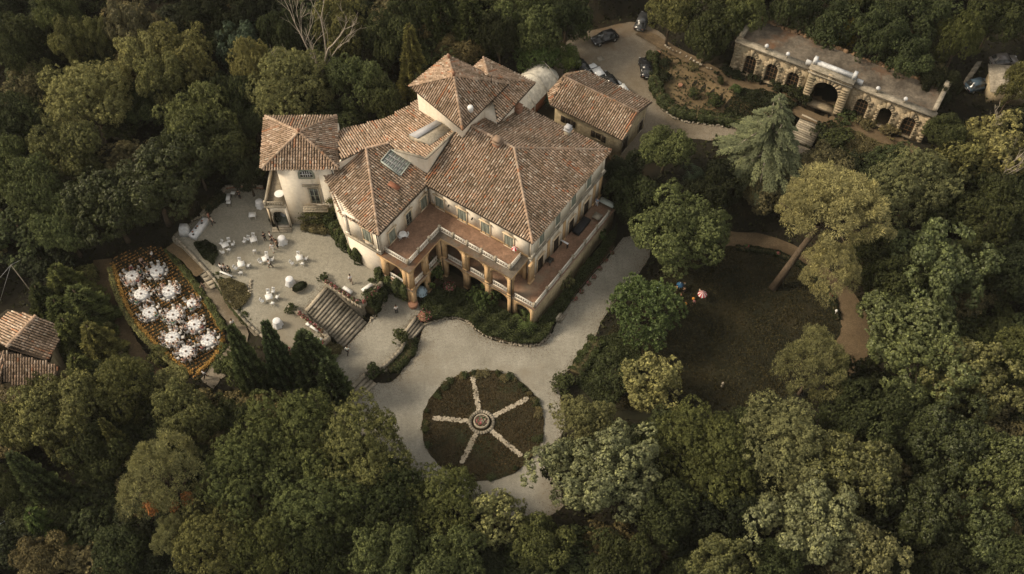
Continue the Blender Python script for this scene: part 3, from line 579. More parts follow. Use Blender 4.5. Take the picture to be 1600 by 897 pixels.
def window(parent, p0, p1, u, z0, w_, h, kind='shutter', trim='trim_tan', head=True, name='window'):
    o, d, n = at_wall(p0, p1); c = o+d*u; fr = MB(); t_ = .15
    fr.box(c-d*(w_/2+t_)+UZ*(z0-.12), d*(w_+2*t_), n*.12, UZ*.12); fr.box(c-d*(w_/2+t_)+UZ*z0, d*t_, n*.08, UZ*h); fr.box(c+d*(w_/2)+UZ*z0, d*t_, n*.08, UZ*h)
    fr.box(c-d*(w_/2+t_)+UZ*(z0+h), d*(w_+2*t_), n*.09, UZ*.2)
    if head: fr.box(c-d*(w_/2+t_+.12)+UZ*(z0+h+.2), d*(w_+2*t_+.24), n*.24, UZ*.1)
    W_ = fr.build(name, trim, parent)
    if kind == 'shutter':
        for s in (-1, 1):
            m_ = MB(); x0 = -w_/2+.01 if s < 0 else .015; ww = w_/2-.025
            m_.box(c+d*x0+UZ*(z0+.01), d*.06, n*.07, UZ*(h-.02)); m_.box(c+d*(x0+ww-.06)+UZ*(z0+.01), d*.06, n*.07, UZ*(h-.02))
            k = 9
            for i in range(k): m_.hexa([c+d*(x0+.062)+UZ*(z0+.03+i*(h-.06)/k)+n*.06, c+d*(x0+ww-.062)+UZ*(z0+.03+i*(h-.06)/k)+n*.06, c+d*(x0+ww-.062)+UZ*(z0+.03+i*(h-.06)/k), c+d*(x0+.062)+UZ*(z0+.03+i*(h-.06)/k)]+[q for q in (c+d*(x0+.062)+UZ*(z0+(i+.92)*(h-.06)/k+.03)+n*.03, c+d*(x0+ww-.062)+UZ*(z0+(i+.92)*(h-.06)/k+.03)+n*.03, c+d*(x0+ww-.062)+UZ*(z0+(i+.92)*(h-.06)/k+.03), c+d*(x0+.062)+UZ*(z0+(i+.92)*(h-.06)/k+.03))])
            m_.build('shutter', 'shutter', W_)
    else:
        m_ = MB(); m_.box(c-d*(w_/2)+UZ*(z0+.005)-n*.02, d*w_, n*.04, UZ*(h-.01)); m_.build('pane' if kind == 'glass' else 'leaf_door', 'glass' if kind == 'glass' else 'door_wood', W_)
        bars = MB()
        for x in (-w_/2, -.04, w_/2-.08): bars.box(c+d*x+UZ*(z0+.01)+n*.021, d*.08, n*.03, UZ*(h-.02))
        for q in ((.12, .5, .9) if kind == 'glass' else (.06, .94)): bars.box(c-d*(w_/2-.085)+UZ*(z0+h*q)+n*.0215, d*(w_-.17), n*.022, UZ*.06)
        bars.build('glazing_bar', 'door_wood' if kind != 'glass' else 'shutter', W_)
    return W_
def balustrade(parent, p0, p1, z, h=.95, bay=1.9, mat='baluster', ends=(1, 1), name='balustrade'):
    """rails, cross-shaped precast balusters and a square pier at each bay"""
    p0, p1 = Vector((*p0[:2], z)), Vector((*p1[:2], z)); L = (p1-p0).length; d = (p1-p0)/L; n = Vector((d.y, -d.x, 0)); k = max(1, round(L/bay)); bl = L/k
    for i in range(k+1):
        if (i == 0 and not ends[0]) or (i == k and not ends[1]): continue
        m_ = MB(); c = p0+d*bl*i; m_.box(c-d*.14-n*.14, d*.28, n*.28, UZ*(h+.03)); m_.box(c-d*.18-n*.18+UZ*(h+.03), d*.36, n*.36, UZ*.07); m_.build('pier', 'stone', parent)
    m_ = MB()
    for i in range(k):
        a = p0+d*(bl*i+.16); l = bl-.32
        m_.box(a-n*.055+UZ*(h-.10), d*l, n*.11, UZ*.10); m_.box(a-n*.09, d*l, n*.18, UZ*.12); q = max(2, round(l/.34)); s = l/q
        for j in range(q):
            b = a+d*s*j; H_ = h-.222; w_ = .085
            m_.hexa([b+UZ*.121-n*.05, b+d*w_+UZ*.121-n*.05, b+d*w_+UZ*.121+n*.05, b+UZ*.121+n*.05]+[x+d*(s-w_)+UZ*H_ for x in (b+UZ*.12-n*.05, b+d*w_+UZ*.12-n*.05, b+d*w_+UZ*.12+n*.05, b+UZ*.12+n*.05)])
            e = b+d*(s-w_); m_.hexa([e+UZ*.122-n*.045, e+d*w_+UZ*.122-n*.045, e+d*w_+UZ*.122+n*.045, e+UZ*.122+n*.045]+[x-d*(s-w_)+UZ*H_ for x in (e+UZ*.121-n*.045, e+d*w_+UZ*.121-n*.045, e+d*w_+UZ*.121+n*.045, e+UZ*.121+n*.045)])
    return m_.build(name, mat, parent)
def pilaster(parent, c, d, n, w_, z0, z1, dep=.18, mat='ochre', name='pilaster'):
    m_ = MB(); c = Vector((*c[:2], 0)); m_.box(c-d*w_/2+UZ*z0, d*w_, n*dep, UZ*(z1-z0)); m_.box(c-d*(w_/2+.06)+UZ*(z1-.22), d*(w_+.12), n*(dep+.06), UZ*.215); m_.box(c-d*(w_/2+.06)+UZ*z0, d*(w_+.12), n*(dep+.06), UZ*.35)
    return m_.build(name, mat, parent)
def downpipe(parent, p, z0, z1, r=.06): m_ = MB(); m_.tube([(p[0], p[1], z0), (p[0], p[1], z1)], [r, r], 6); return m_.build('downpipe', 'iron', parent)

# ------------------------------------------------------------------ THE VILLA (axes a: towards upper right, b: towards upper left)
villa = thing('villa', V(4, 8, 0), 'large cream and ochre country villa with tiled hip roofs, two towers and an arcaded loggia', 'villa')
Z1, Z2, ZE = 4.2, 8.65, 13.0
# solid floors / cores
def core(a0, a1, b0, b1, z0, z1, mat='plaster', name='wall'): m_ = MB(); m_.vbox(a0, a1, b0, b1, z0, z1); return m_.build(name, mat, villa)
# main block upper and lower walls
A0, A1, B0, B1 = .5, 17.7, .4, 24.0
dz = [2.63, 6.33, 10.02, 13.73]
core(A0+.36, A1-.02, B0+.36, B1, 0, 12.8)
wall(villa, V(A1, B0)[:2], V(A1, B1)[:2], 0, 12.8, (), .34)
ops = [(x-A0-.62, x-A0+.62, Z1, Z1+2.75, 0) for x in dz]
wall(villa, V(A0, B0)[:2], V(A1, B0)[:2], Z1-.02, 8.9, ops, .3); 
opu = [(x-A0-.55+.1, x-A0+.55+.1, 9.55, 11.6, 0) for x in dz]
wall(villa, V(A0, B0)[:2], V(A1, B0)[:2], 9.18, 12.8, opu, .3)
for x in dz:
    window(villa, V(A0, B0), V(A1, B0), x-A0, Z1, 1.24, 2.75, 'door', 'trim_tan', True, 'door'); window(villa, V(A0, B0), V(A1, B0), x-A0+.1, 9.55, 1.1, 2.05, 'shutter', 'plaster', False)
m_ = MB(); m_.vbox(.2, 17.95, B0-.28, B0+.33, 8.9, 9.18); m_.build('string_course', 'stone_old', villa)
m_ = MB(); m_.vbox(.3, 17.85, B0-.14, B0+.33, 12.805, 12.97); m_.vbox(A0-.15, A0+.33, B0+.335, 16, 12.8, 12.96); m_.build('cornice', 'stone', villa)
for x in (.9, 4.5, 8.2, 11.9, 15.6, 17.2): pilaster(villa, V(x, B0), UA, -UB, .55, Z1, 8.895, .12)
pilaster(villa, V(.78, B0), UA, -UB, .5, 9.19, 12.79, .1, 'plaster'); pilaster(villa, V(17.4, B0), UA, -UB, .5, 9.19, 12.79, .1, 'plaster')
# front to the upper terrace (faces -a)
fb = [14.6, 11.0, 7.35, 3.75]
wall(villa, V(A0, 16.2)[:2], V(A0, B0+.3)[:2], Z2, 12.8, [(16.2-x-.66, 16.2-x+.66, Z2+.1, Z2+2.4, 0) for x in fb], .3)
for x in fb: window(villa, V(A0, 16.2), V(A0, B0), 16.2-x, Z2+.1, 1.32, 2.3, 'shutter', 'trim_tan', True)
m_ = MB(); m_.vbox(A0-.06, A0-.002, B0+.35, 16.1, Z2, Z2+.45); m_.build('plinth', 'ochre', villa)
downpipe(villa, V(A0-.12, B0+.25), Z2, 12.9)
for b_ in (12.9, 9.2): m_ = MB(); m_.box(V(A0-.1, b_, 10.6), -UA*.3, UB*.12, UZ*.3); m_.build('wall_lamp', 'iron', villa)
# left wing
wall(villa, V(-9.3, 16.4)[:2], V(.5, 16.4)[:2], Z2, 12.8, [(9.3-.6-.62, 9.3-.6+.62, Z2+.15, Z2+2.4, 0), (9.3-3.7-.55, 9.3-3.7+.55, Z2, Z2+2.5, 0), (9.3-7.1-.62, 9.3-7.1+.62, Z2+.15, Z2+2.4, 0)], .3)
window(villa, V(-9.3, 16.4), V(0, 16.4), 9.3-.6, Z2+.15, 1.24, 2.25, 'shutter'); window(villa, V(-9.3, 16.4), V(0, 16.4), 9.3-7.1, Z2+.15, 1.24, 2.25, 'shutter')
window(villa, V(-9.3, 16.4), V(0, 16.4), 9.3-3.7, Z2, 1.1, 2.5, 'glass', 'trim_tan', True, 'door')
m_ = MB(); wing = [V(-9.0, 16.75), V(.5, 16.75), V(.5, 25.5), V(-6.0, 27.2), V(-9.0, 22.1)]
m_.add([(x, y, 0) for x, y, z in wing]+[(x, y, 12.75) for x, y, z in wing], [(5, 6, 7, 8, 9)]+[(i, (i+1) % 5, (i+1) % 5+5, i+5) for i in range(5)]); m_.build('wall', 'plaster', villa)
wall(villa, V(-9.3, 22.2)[:2], V(-9.3, 16.4)[:2], 8.7, 12.8, [(3.1, 4.4, 9.6, 12.0, 0)], .29); wall(villa, V(-9.3, 22.2)[:2], V(-9.3, 16.4)[:2], 0, 8.4, (), .29)
window(villa, V(-9.3, 22.2), V(-9.3, 16.4), 3.75, 9.6, 1.3, 2.4, 'shutter', 'trim_tan', True)
m_ = MB(); m_.box(V(-9.3, 22.3, 8.41), -UA*.28, -UB*5.9, UZ*.28); m_.build('string_course', 'stone', villa)
for x in (.35, 5.4): pilaster(villa, V(-9.3, 22.2-x), -UB, -UA, .5, 8.75, 12.79, .1, 'plaster')
downpipe(villa, V(-9.42, 16.75), 8.7, 12.9)
wall(villa, V(-6.05, 27.45)[:2], V(-9.3, 22.25)[:2], 0, 12.75, (), .3)
# loggia: terrace slab, cornice, arcades on two floors
def slab(pts, z0, z1, mat, top=None, name='slab'):
    m_ = MB(); n = len(pts); lo = [V(a, b, z0) for a, b in pts]; hi = [V(a, b, z1) for a, b in pts]
    m_.add(lo+hi, [tuple(range(n))[::-1]]); m_.add(lo+hi, [(i, (i+1) % n, (i+1) % n+n, i+n) for i in range(n)]); m_.add(hi, [tuple(range(n))], 1)
    o = m_.build(name, [mat, top or mat], villa)
    import bmesh
    bm = bmesh.new(); bm.from_mesh(o.data); bmesh.ops.triangulate(bm, faces=[f for f in bm.faces if len(f.verts) > 4]); bm.to_mesh(o.data); bm.free(); return o
Lsh = [(-9.7, 11.8), (-3.2, 11.8), (-3.2, .8), (.45, .8), (.49, .95), (.49, 16.38), (-9.28, 16.38), (-9.28, 17.05), (-9.7, 17.05)]
slab(Lsh, 8.2, 8.5, 'ochre', 'lichen_roof', 'cornice')
Lin = [(-8.7, 12.75), (-2.25, 12.75), (-2.25, 1.85), (.48, 1.85), (.48, 16.37), (-8.7, 16.37)]
slab(Lin, 8.5, 8.66, 'stone', 'terracotta_floor', 'terrace_floor')
balustrade(villa, V(-8.75, 12.7), V(-2.2, 12.7), 8.51, .85, 2.2); balustrade(villa, V(-2.2, 12.7), V(-2.2, 1.8), 8.51, .85, 2.2, ends=(0, 1)); balustrade(villa, V(-2.2, 1.8), V(.4, 1.8), 8.51, .85, 2.6, ends=(0, 0)); balustrade(villa, V(-8.75, 12.7), V(-8.75, 16.3), 8.51, .85, 3.6, ends=(0, 1))
ar = [10.05, 6.5, 2.95]
def arcs(cs, L, z0, za, zb, rise, w_): return [(L-c-w_/2, L-c+w_/2, za, zb, rise) for c in cs]
# facing -a : from b=12 to b=1
wall(villa, V(-3, 12)[:2], V(-3, 1)[:2], Z1, 8.2, [(12-c-1.32, 12-c+1.32, Z1, 7.9, 1.15) for c in ar], .5, 'ochre', 'arcade')
wall(villa, V(-3, 12)[:2], V(-3, 1)[:2], 0, Z1-.25, [(12-c-1.32, 12-c+1.32, .1, 3.55, .8) for c in ar], .5, 'ochre', 'arcade')
# facing -b : a -9.5..-3
wall(villa, V(-9.5, 12)[:2], V(-3.0, 12)[:2], Z1, 8.2, [(.75, 2.85, Z1, 7.9, 1.0), (3.75, 5.95, Z1, 7.9, 1.0)], .5, 'ochre', 'arcade')
wall(villa, V(-9.5, 12)[:2], V(-3.0, 12)[:2], 0, Z1-.25, [(.75, 2.85, .1, 3.5, .8), (3.75, 5.95, .1, 3.5, .8)], .5, 'ochre', 'arcade')
wall(villa, V(-9.5, 16.7)[:2], V(-9.5, 12.52)[:2], Z1, 8.2, [(.9, 3.4, Z1, 7.9, 1.1)], .5, 'ochre', 'arcade'); wall(villa, V(-9.5, 16.7)[:2], V(-9.5, 12.52)[:2], 0, Z1-.25, (), .5, 'ochre', 'arcade')
wall(villa, V(-2.98, 1.0)[:2], V(.5, 1.0)[:2], Z1, 8.2, [(.55, 3.1, Z1, 7.9, 1.2)], .45, 'ochre', 'arcade')
slab([(-9.6, 11.9), (-3.1, 11.9), (-3.1, -2.6), (16.6, -2.6), (16.6, .39), (.86, .39), (.86, 16.7), (-9.6, 16.7)], Z1-.25, Z1, 'stone', 'terracotta_floor', 'terrace_floor')
core(-8.9, .86, 16.0, 16.39, 0, 8.19, 'ochre'); 
m_ = MB(); m_.vbox(.36, .5, 1.5, 15.9, Z1+.01, 8.19); m_.build('wall', 'ochre', villa)
for b_ in (3.0, 6.5, 10.0): window(villa, V(.36, 16), V(.36, 1), 16-b_, Z1+.02, 1.2, 2.6, 'door', 'stone', False, 'door')
for c in (11.75, 8.27, 4.72, 1.25): pilaster(villa, V(-3, c), UB, -UA, .52, Z1+.02, 8.19, .14)
for c in (11.75, 8.27, 4.72, 1.25): pilaster(villa, V(-3, c), UB, -UA, .6, 0, Z1-.26, .12)
for c in (-9.2, -6.2, -3.3): pilaster(villa, V(c, 12), UA, -UB, .5, Z1+.02, 8.19, .12)
for c in (-9.2, -6.2, -3.3): pilaster(villa, V(c, 12), UA, -UB, .6, 0, Z1-.26, .1)
for c in ar: balustrade(villa, V(-2.75, c+1.3), V(-2.75, c-1.3), Z1, .9, 2.6, ends=(0, 0))
for x in (-7.7, -4.65): balustrade(villa, V(x-1.05, 12.25), V(x+1.05, 12.25), Z1, .9, 2.1, ends=(0, 0))
balustrade(villa, V(-9.25, 15.8), V(-9.25, 13.3), Z1, .9, 2.5, ends=(0, 0))
downpipe(villa, V(-3.18, 11.88), 0, 8.2); downpipe(villa, V(-3.16, .92), 0, 8.2)
# right-hand terrace on its retaining wall
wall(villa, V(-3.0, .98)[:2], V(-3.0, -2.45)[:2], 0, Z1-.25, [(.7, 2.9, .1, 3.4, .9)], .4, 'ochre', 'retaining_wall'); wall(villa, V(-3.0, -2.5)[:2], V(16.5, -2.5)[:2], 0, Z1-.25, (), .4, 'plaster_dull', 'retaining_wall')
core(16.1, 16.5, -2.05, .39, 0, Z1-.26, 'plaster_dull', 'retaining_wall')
balustrade(villa, V(-2.85, .8), V(-2.85, -2.35), Z1, .9, 3.2, ends=(0, 1)); balustrade(villa, V(-2.85, -2.35), V(15.2, -2.35), Z1, .9, 3.0, ends=(0, 1))
pilaster(villa, V(.25, .38), UA, -UB, .9, Z1, 8.19, .35, 'ochre', 'pier')
# main roof
pk = lambda a, b, z: Vector(V(a, b, z))
F_, R_ = pk(-.15, -.15, ZE), pk(18.3, -.1, ZE); AP = pk(9.1, 8.9, 16.1); kz = (16.1-ZE)/9.2
K_ = pk(18.3, 17, ZE); APk = pk(9.1, 17, 16.1); Lf = pk(-.15, 16.3, ZE)
tile_roof(villa, [F_, AP, APk, pk(-.15, 17, ZE)][::-1], seed=1, streaks=3); tile_roof(villa, [F_, R_, AP], seed=2); tile_roof(villa, [R_, K_, APk, AP], seed=3)
ridge(villa, [F_, AP], 1); ridge(villa, [R_, AP], 2); ridge(villa, [AP, APk], 3)
# wing roof
pr = plane3(V(-9.75, 16.0, ZE), V(.2, 16.0, ZE), V(-1.0, 24.8, 15.6)); G_ = pk(-9.75, 16.0, ZE); apx = pk(-1.0, 24.6, 0); apx = on_plane(572, 232, pr)
tile_roof(villa, [G_, pk(.15, 16.0, ZE), on_plane(668, 268, pr), on_plane(617, 236, pr), on_plane(607, 224, pr), apx], seed=4)
pl_ = plane3(G_, P3(505, 272, ZE), apx); tile_roof(villa, [G_, apx, P3(505, 272, ZE), on_plane(532, 333, pl_)], seed=5, down=None)
ridge(villa, [G_, apx], 4); ridge(villa, [apx, on_plane(607, 224, pr)], 5, r=.17)
m_ = MB(); q = [on_plane(532, 333, pl_), P3(505, 272, ZE)]; m_.hexa([Vector((*q[0][:2], 10))+UA*.5, Vector((q[1][0], q[1][1], 10))+UA*.5, Vector(V(-5, 27)).lerp(Vector(V(-5, 27)), 1)+UZ*10, Vector(V(-6, 20))+UZ*10]+[Vector((*q[0][:2], q[0][2]-.2))+UA*.5, Vector((q[1][0], q[1][1], 12.8))+UA*.5, Vector(V(-5, 27))+UZ*12.8, Vector(V(-6, 20))+UZ*12.8]); m_.build('wall', 'plaster', villa)
# linking roof behind the wing, sloping away to its back eave
zr = apx.z; c1 = [P3(607, 224, on_plane(607, 224, pr).z), P3(572, 232, zr), P3(533, 251, zr-.2)]
pc_ = plane3(c1[0], c1[1], P3(565, 196, 13.3))
tile_roof(villa, [on_plane(x, y, pc_) for x, y in ((607, 224), (572, 232), (533, 251), (526, 205), (601, 186))], seed=6, down=Vector(P3(528, 204, 13))-Vector(P3(550, 255, 13)))
m_ = MB(); ws = [P3(505, 272, ZE), P3(533, 251, zr-.25), P3(572, 232, zr-.05)]
m_.add([(x, y, 11.5) for x, y, z in ws]+ws, [(0, 1, 4, 3), (1, 2, 5, 4)]); m_.add([(x, y+.3, z) for x, y, z in ws]+ws, [(0, 1, 4, 3), (1, 2, 5, 4)]); m_.build('gable_wall', 'plaster', villa)
m_ = MB(); bk = [P3(528, 206, 13), P3(601, 187, 13), P3(652, 158, 13), P3(700, 150, 13), P3(660, 240, 13), P3(600, 235, 13)]
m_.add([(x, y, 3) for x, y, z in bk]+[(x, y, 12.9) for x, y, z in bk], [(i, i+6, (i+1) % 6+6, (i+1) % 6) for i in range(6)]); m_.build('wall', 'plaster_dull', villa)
# raised attic block: walls on two sides, shed roof falling to the back
D1, D0, D3 = pk(1.0, 22.0, 15.1), pk(.9, 16.7, 16.2), pk(8.0, 16.8, 16.2)
D1 = Vector(P3(616, 234, 15.4)); D0 = Vector(P3(666, 248, 16.2)); D3 = Vector(P3(722, 196, 16.4)); pd = plane3(D1, D0, P3(640, 165, 13.2))
tile_roof(villa, [D1, D0, on_plane(722, 196, pd), on_plane(700, 150, pd), on_plane(652, 157, pd), on_plane(630, 171, pd), on_plane(601, 186, pd), on_plane(607, 224, pd)], seed=7, down=Vector(P3(600, 170, 13))-Vector(P3(648, 222, 13)))
D3 = on_plane(722, 196, pd)
m_ = MB(); z_ = lambda p, zz: Vector((p.x, p.y, zz)); sh = Vector((0, .02, -.02))
m_.add([z_(D1, 13), z_(D0, 12.8), D0-UZ*.05, D1-UZ*.05, z_(D3, 12.8), D3-UZ*.05], [(0, 1, 2, 3), (1, 4, 5, 2)]); m_.build('wall', 'plaster', villa)
m_ = MB(); m_.box(D0-UZ*.04-UB*.14, D3-D0, UB*.3, UZ*.16); m_.box(D0-UZ*.05-UA*.14, D1-D0, UA*.3, UZ*.16); m_.build('coping', 'stone_old', villa)
# slab dormer on the attic roof
n_, d_ = pd; q = [on_plane(x, y, pd) for x, y in ((640, 219), (683, 196), (706, 203), (672, 228))]; m_ = MB(); m_.hexa([p-n_*.1 for p in q]+[q[0]+n_*.75, q[1]+n_*.75, q[2]+n_*.2, q[3]+n_*.2]); dr = m_.build('dormer', 'stone', villa)
m_ = MB(); m_.hexa([q[0]+n_*.77-UB*.05, q[1]+n_*.77-UB*.05, q[1].lerp(q[2], .4)+n_*.60, q[0].lerp(q[3], .4)+n_*.60]+[x+UZ*.07 for x in (q[0]+n_*.77, q[1]+n_*.77, q[1].lerp(q[2], .4)+n_*.60, q[0].lerp(q[3], .4)+n_*.60)]); m_.build('lead_cap', 'lead', dr)
# skylight in the wing roof
n_, d_ = pr; q = [on_plane(x, y, pr) for x, y in ((610.5, 236), (641.5, 254), (625, 275), (595.5, 253))]
m_ = MB()
for i in range(4): a, b = q[i]+n_*.1, q[(i+1) % 4]+n_*.1; dd = (b-a).normalized(); inn = n_.cross(dd)*.13; m_.box(a, b-a, inn, n_*.22)
sk = m_.build('skylight', 'cistern', villa)
for i in range(5):
    for j in range(3):
        g = lambda u, v: (q[0].lerp(q[1], u)).lerp(q[3].lerp(q[2], u), v)+n_*.17; u0, u1, v0, v1 = i/5+.02, (i+1)/5-.02, j/3+.02, (j+1)/3-.02
        m_ = MB(); pz = [g(u0, v0), g(u1, v0), g(u1, v1), g(u0, v1)]; m_.hexa([p-n_*.03 for p in pz]+pz); m_.build('pane', 'skylight_glass', sk)
m_ = MB()
for i in range(1, 5): a, b = q[0].lerp(q[1], i/5)+n_*.2, q[3].lerp(q[2], i/5)+n_*.2; m_.box(a, b-a, (q[1]-q[0]).normalized()*.07, n_*.05)
for j in (1, 2): a, b = q[0].lerp(q[3], j/3)+n_*.2, q[1].lerp(q[2], j/3)+n_*.2; m_.box(a, b-a, (q[3]-q[0]).normalized()*.07, n_*.04)
m_.build('glazing_bar', 'lead', sk)
m_ = MB(); rc = on_plane(610, 284, pr); e1 = (q[1]-q[0]).normalized(); e2 = (q[3]-q[0]).normalized(); m_.box(rc+n_*.12, e1*1.5, e2*.7, n_*.12); m_.build('roof_hatch', 'rust', villa)
# belvedere tower
TL, TT, TB, TR = pk(8.9, 25.2, 17.9), pk(16.4, 24.6, 17.9), pk(6.55, 15.0, 17.9), pk(16.6, 14.8, 17.9); TA = pk(11.0, 19.4, 21.2)
tile_roof(villa, [TL, TB, TA], seed=8); tile_roof(villa, [TB, TR, TA], seed=9); tile_roof(villa, [TR, TT, TA], seed=10); tile_roof(villa, [TT, TL, TA], seed=11)
for i, c in enumerate((TL, TT, TB, TR)): ridge(villa, [c, TA], 20+i)
m_ = MB(); cc = (TL+TT+TB+TR)/4; ins_ = [c+(cc-c).normalized()*.9 for c in (TB, TR, TT, TL)]
m_.add([z_(c, 12) for c in ins_]+[z_(c, 17.8) for c in ins_], [(i, (i+1) % 4, (i+1) % 4+4, i+4) for i in range(4)]); m_.build('tower_wall', 'plaster', villa)
f1 = TT.lerp(TA, .22); m_ = MB(); m_.lathe(f1, [(.2, 0), (.16, .5), (.24, .6), (.1, .9)], 7); m_.build('finial', 'terracotta', villa)
m_ = MB(); m_.lathe(TA, [(.24, 0), (.16, .4), (.26, .5), (.08, .8)], 7); m_.build('finial', 'terracotta', villa)
# lower tower behind it
EA, EB, EC, ED = pk(10, 12.8, 16.4), pk(19.9, 12.9, 16.4), pk(20.0, 21.4, 16.4), pk(10, 21.4, 16.4); EP = pk(15.6, 17.4, 18.7)
EA = pk(11.0, 12.75, 16.4)
tile_roof(villa, [EA, EB, EP], seed=12); tile_roof(villa, [EB, EC, EP], seed=13); tile_roof(villa, [EC, pk(15, 21.6, 16.4), EP], seed=14)
ridge(villa, [EB, EP], 31); ridge(villa, [EC, EP], 32)
m_ = MB(); m_.vbox(12, 19.1, 13.6, 20.6, 3, 16.3); m_.build('tower_wall', 'plaster', villa)
# chimneys
def chimney(px, py, pl, s, h, mat, cap, pitched=False):
    p = on_plane(px, py, pl) if pl else Vector(P3(px, py, 17)); m_ = MB(); m_.box(p-UA*s/2-UB*s/2-UZ*.5, UA*s, UB*s, UZ*(h+.5)); ch = m_.build('chimney', mat, villa)
    m_ = MB(); m_.box(p-UA*(s/2+.12)-UB*(s/2+.12)+UZ*h, UA*(s+.24), UB*(s+.24), UZ*.14)
    for sx in (-1, 1): m_.box(p+UA*(sx*s*.35)-UB*s*.4-UA*.08+UZ*(h+.14), UA*.16, UB*s*.8, UZ*.35)
    m_.box(p-UA*(s/2+.06)-UB*(s/2+.06)+UZ*(h+.49), UA*(s+.12), UB*(s+.12), UZ*.12); m_.build('chimney_cap', cap, ch)
pm = plane3(R_, K_, AP); pf = plane3(F_, AP, APk)
chimney(887, 210, pm, .7, .9, 'stone', 'lead'); chimney(810, 176, pm, .8, .8, 'terracotta', 'terracotta'); chimney(777, 226, pf, .9, .5, 'terracotta', 'tile_red'); chimney(697, 238, pf, .5, .4, 'terracotta', 'tile_red') if False else None
pt_ = plane3(TB, TR, TA); p = on_plane(735, 172, pt_); m_ = MB(); m_.lathe(p-UZ*.2, [(.38, 0), (.38, .75), (.3, .88), (.1, .94)], 10); m_.build('water_tank', 'white', villa)
p = on_plane(768, 130, pt_); m_ = MB(); m_.tube([p, p+UZ*1.3], [.04, .04], 5); m_.tube([p+UZ*1.2-UA*.4, p+UZ*1.2+UA*.4], [.03, .03], 4); m_.build('aerial', 'iron', villa)
# left tower (its front looks down the picture)
x0, x1, y0, y1 = -29.75, -22.6, 83.3, 90.6
m_ = MB(); m_.box((x0, y0+.3, 0), (x1-x0, 0, 0), (0, y1-y0, 0), (0, 0, 14.6)); m_.build('tower_wall', 'plaster', villa)
wf0, wf1 = (x0, y0), (x1, y0)
wall(villa, wf0, wf1, 3.0, 14.8, [(-25.14-.57-x0-.05, -25.14+.57-x0-.05-.0, 7.55, 10.5, 0)], .299)
c1_, c2_ = Vector((x0, y0, 0)), Vector((x1, y0, 0))
window(villa, wf0, wf1, -25.75-x0+.02, 7.6, 1.15, 2.9, 'glass', 'stone', False, 'door')
m_ = MB(); m_.box((-27.0, y0-.3, 11.15), (2.2, 0, 0), (0, .3, 0), (0, 0, .18)); m_.build('lintel', 'stone', villa)
window(villa, wf0, wf1, -25.6-x0, 3.7, 1.15, 1.8, 'door', 'trim_tan', True, 'door')
m_ = MB(); m_.box((-27.55, y0-1.0, 6.85), (3.3, 0, 0), (0, 1.0, 0), (0, 0, .22)); bal_ = m_.build('balcony', 'stone', villa)
m_ = MB(); m_.box((-27.5, y0-.95, 7.75), (3.2, 0, 0), (0, .1, 0), (0, 0, .1))
for i in range(17): m_.box((-27.5+i*.195, y0-.93, 7.071), (.08, 0, 0), (0, .06, 0), (0, 0, .678))
m_.build('balustrade', 'stone_old', bal_)
m_ = MB(); o, d, n = at_wall(wf0, wf1); cx = -26.15; K = 12
ring = [(cx+math.cos(math.pi*i/K)*1.05, 13.35+math.sin(math.pi*i/K)*1.05) for i in range(K+1)]+[(cx-1.05, 12.55), (cx+1.05, 12.55)]; inr = [(cx+math.cos(math.pi*i/K)*.8, 13.35+math.sin(math.pi*i/K)*.8) for i in range(K+1)]+[(cx-.8, 12.8), (cx+.8, 12.8)]
nn_ = len(ring); m_.add([(x, y0-.14, z) for x, z in ring]+[(x, y0-.14, z) for x, z in inr]+[(x, y0, z) for x, z in ring]+[(x, y0+.02, z) for x, z in inr], [(i, i+nn_, (i+1) % nn_+nn_, (i+1) % nn_) for i in range(nn_)]+[(i, (i+1) % nn_, (i+1) % nn_+2*nn_, i+2*nn_) for i in range(nn_)]); wn = m_.build('window', 'shutter', villa)
m_ = MB(); m_.add([(x, y0-.02, z) for x, z in inr], [tuple(range(nn_))]); m_.build('pane', 'glass', wn)
m_ = MB(); [m_.box((cx+q, y0-.1, 12.81), (.07, 0, 0), (0, .06, 0), (0, 0, 1.15)) for q in (-.45, -.16, .12, .4)]; m_.box((cx-.8, y0-.11, 13.35), (1.6, 0, 0), (0, .05, 0), (0, 0, .07)); m_.build('glazing_bar', 'linen', wn)
tc = [Vector(p) for p in ((-31.4, 82.7, 15.0), (-21.7, 82.9, 15.0), (-22.9, 91.9, 15.0), (-32.2, 91.8, 15.0))]; ta = Vector((-26.9, 87.2, 16.9))
for i in range(4): tile_roof(villa, [tc[i], tc[(i+1) % 4], ta], seed=40+i); ridge(villa, [tc[i], ta], 44+i)
m_ = MB(); m_.lathe(ta, [(.22, 0), (.16, .3), (.24, .4), (.08, .65)], 7); m_.build('finial', 'terracotta', villa)
downpipe(villa, (-22.75, y0-.1), 8, 14.9)
# low annex with an arch and a gravelled roof terrace
wall(villa, (-32.4, 82.8), (-29.76, 82.8), 3.0, 7.3, [(.35, 2.35, 3.06, 6.3, 1.0)], .4, 'plaster', 'arcade')
wall(villa, (-32.4, 89.6), (-32.4, 82.8), 3.0, 7.3, (), .4, 'plaster', 'wall')
m_ = MB(); m_.box((-32.6, 82.65, 7.3), (2.84, 0, 0), (0, 7.2, 0), (0, 0, .22)); m_.build('cornice', 'stone', villa)
m_ = MB(); m_.box((-32.2, 83.1, 7.523), (2.4, 0, 0), (0, 6.5, 0), (0, 0, .03)); m_.build('terrace_floor', 'terrace_gravel', villa)
balustrade(villa, (-32.4, 82.85), (-29.85, 82.85), 7.52, .8, 2.6, 'stone', (1, 0)); balustrade(villa, (-32.4, 89.5), (-29.85, 89.5), 7.52, .8, 2.6, 'stone', (1, 0)); m_ = MB(); m_.box((-32.5, 83.1, 7.521), (.25, 0, 0), (0, 6.2, 0), (0, 0, .7)); m_.build('parapet', 'stone', villa)
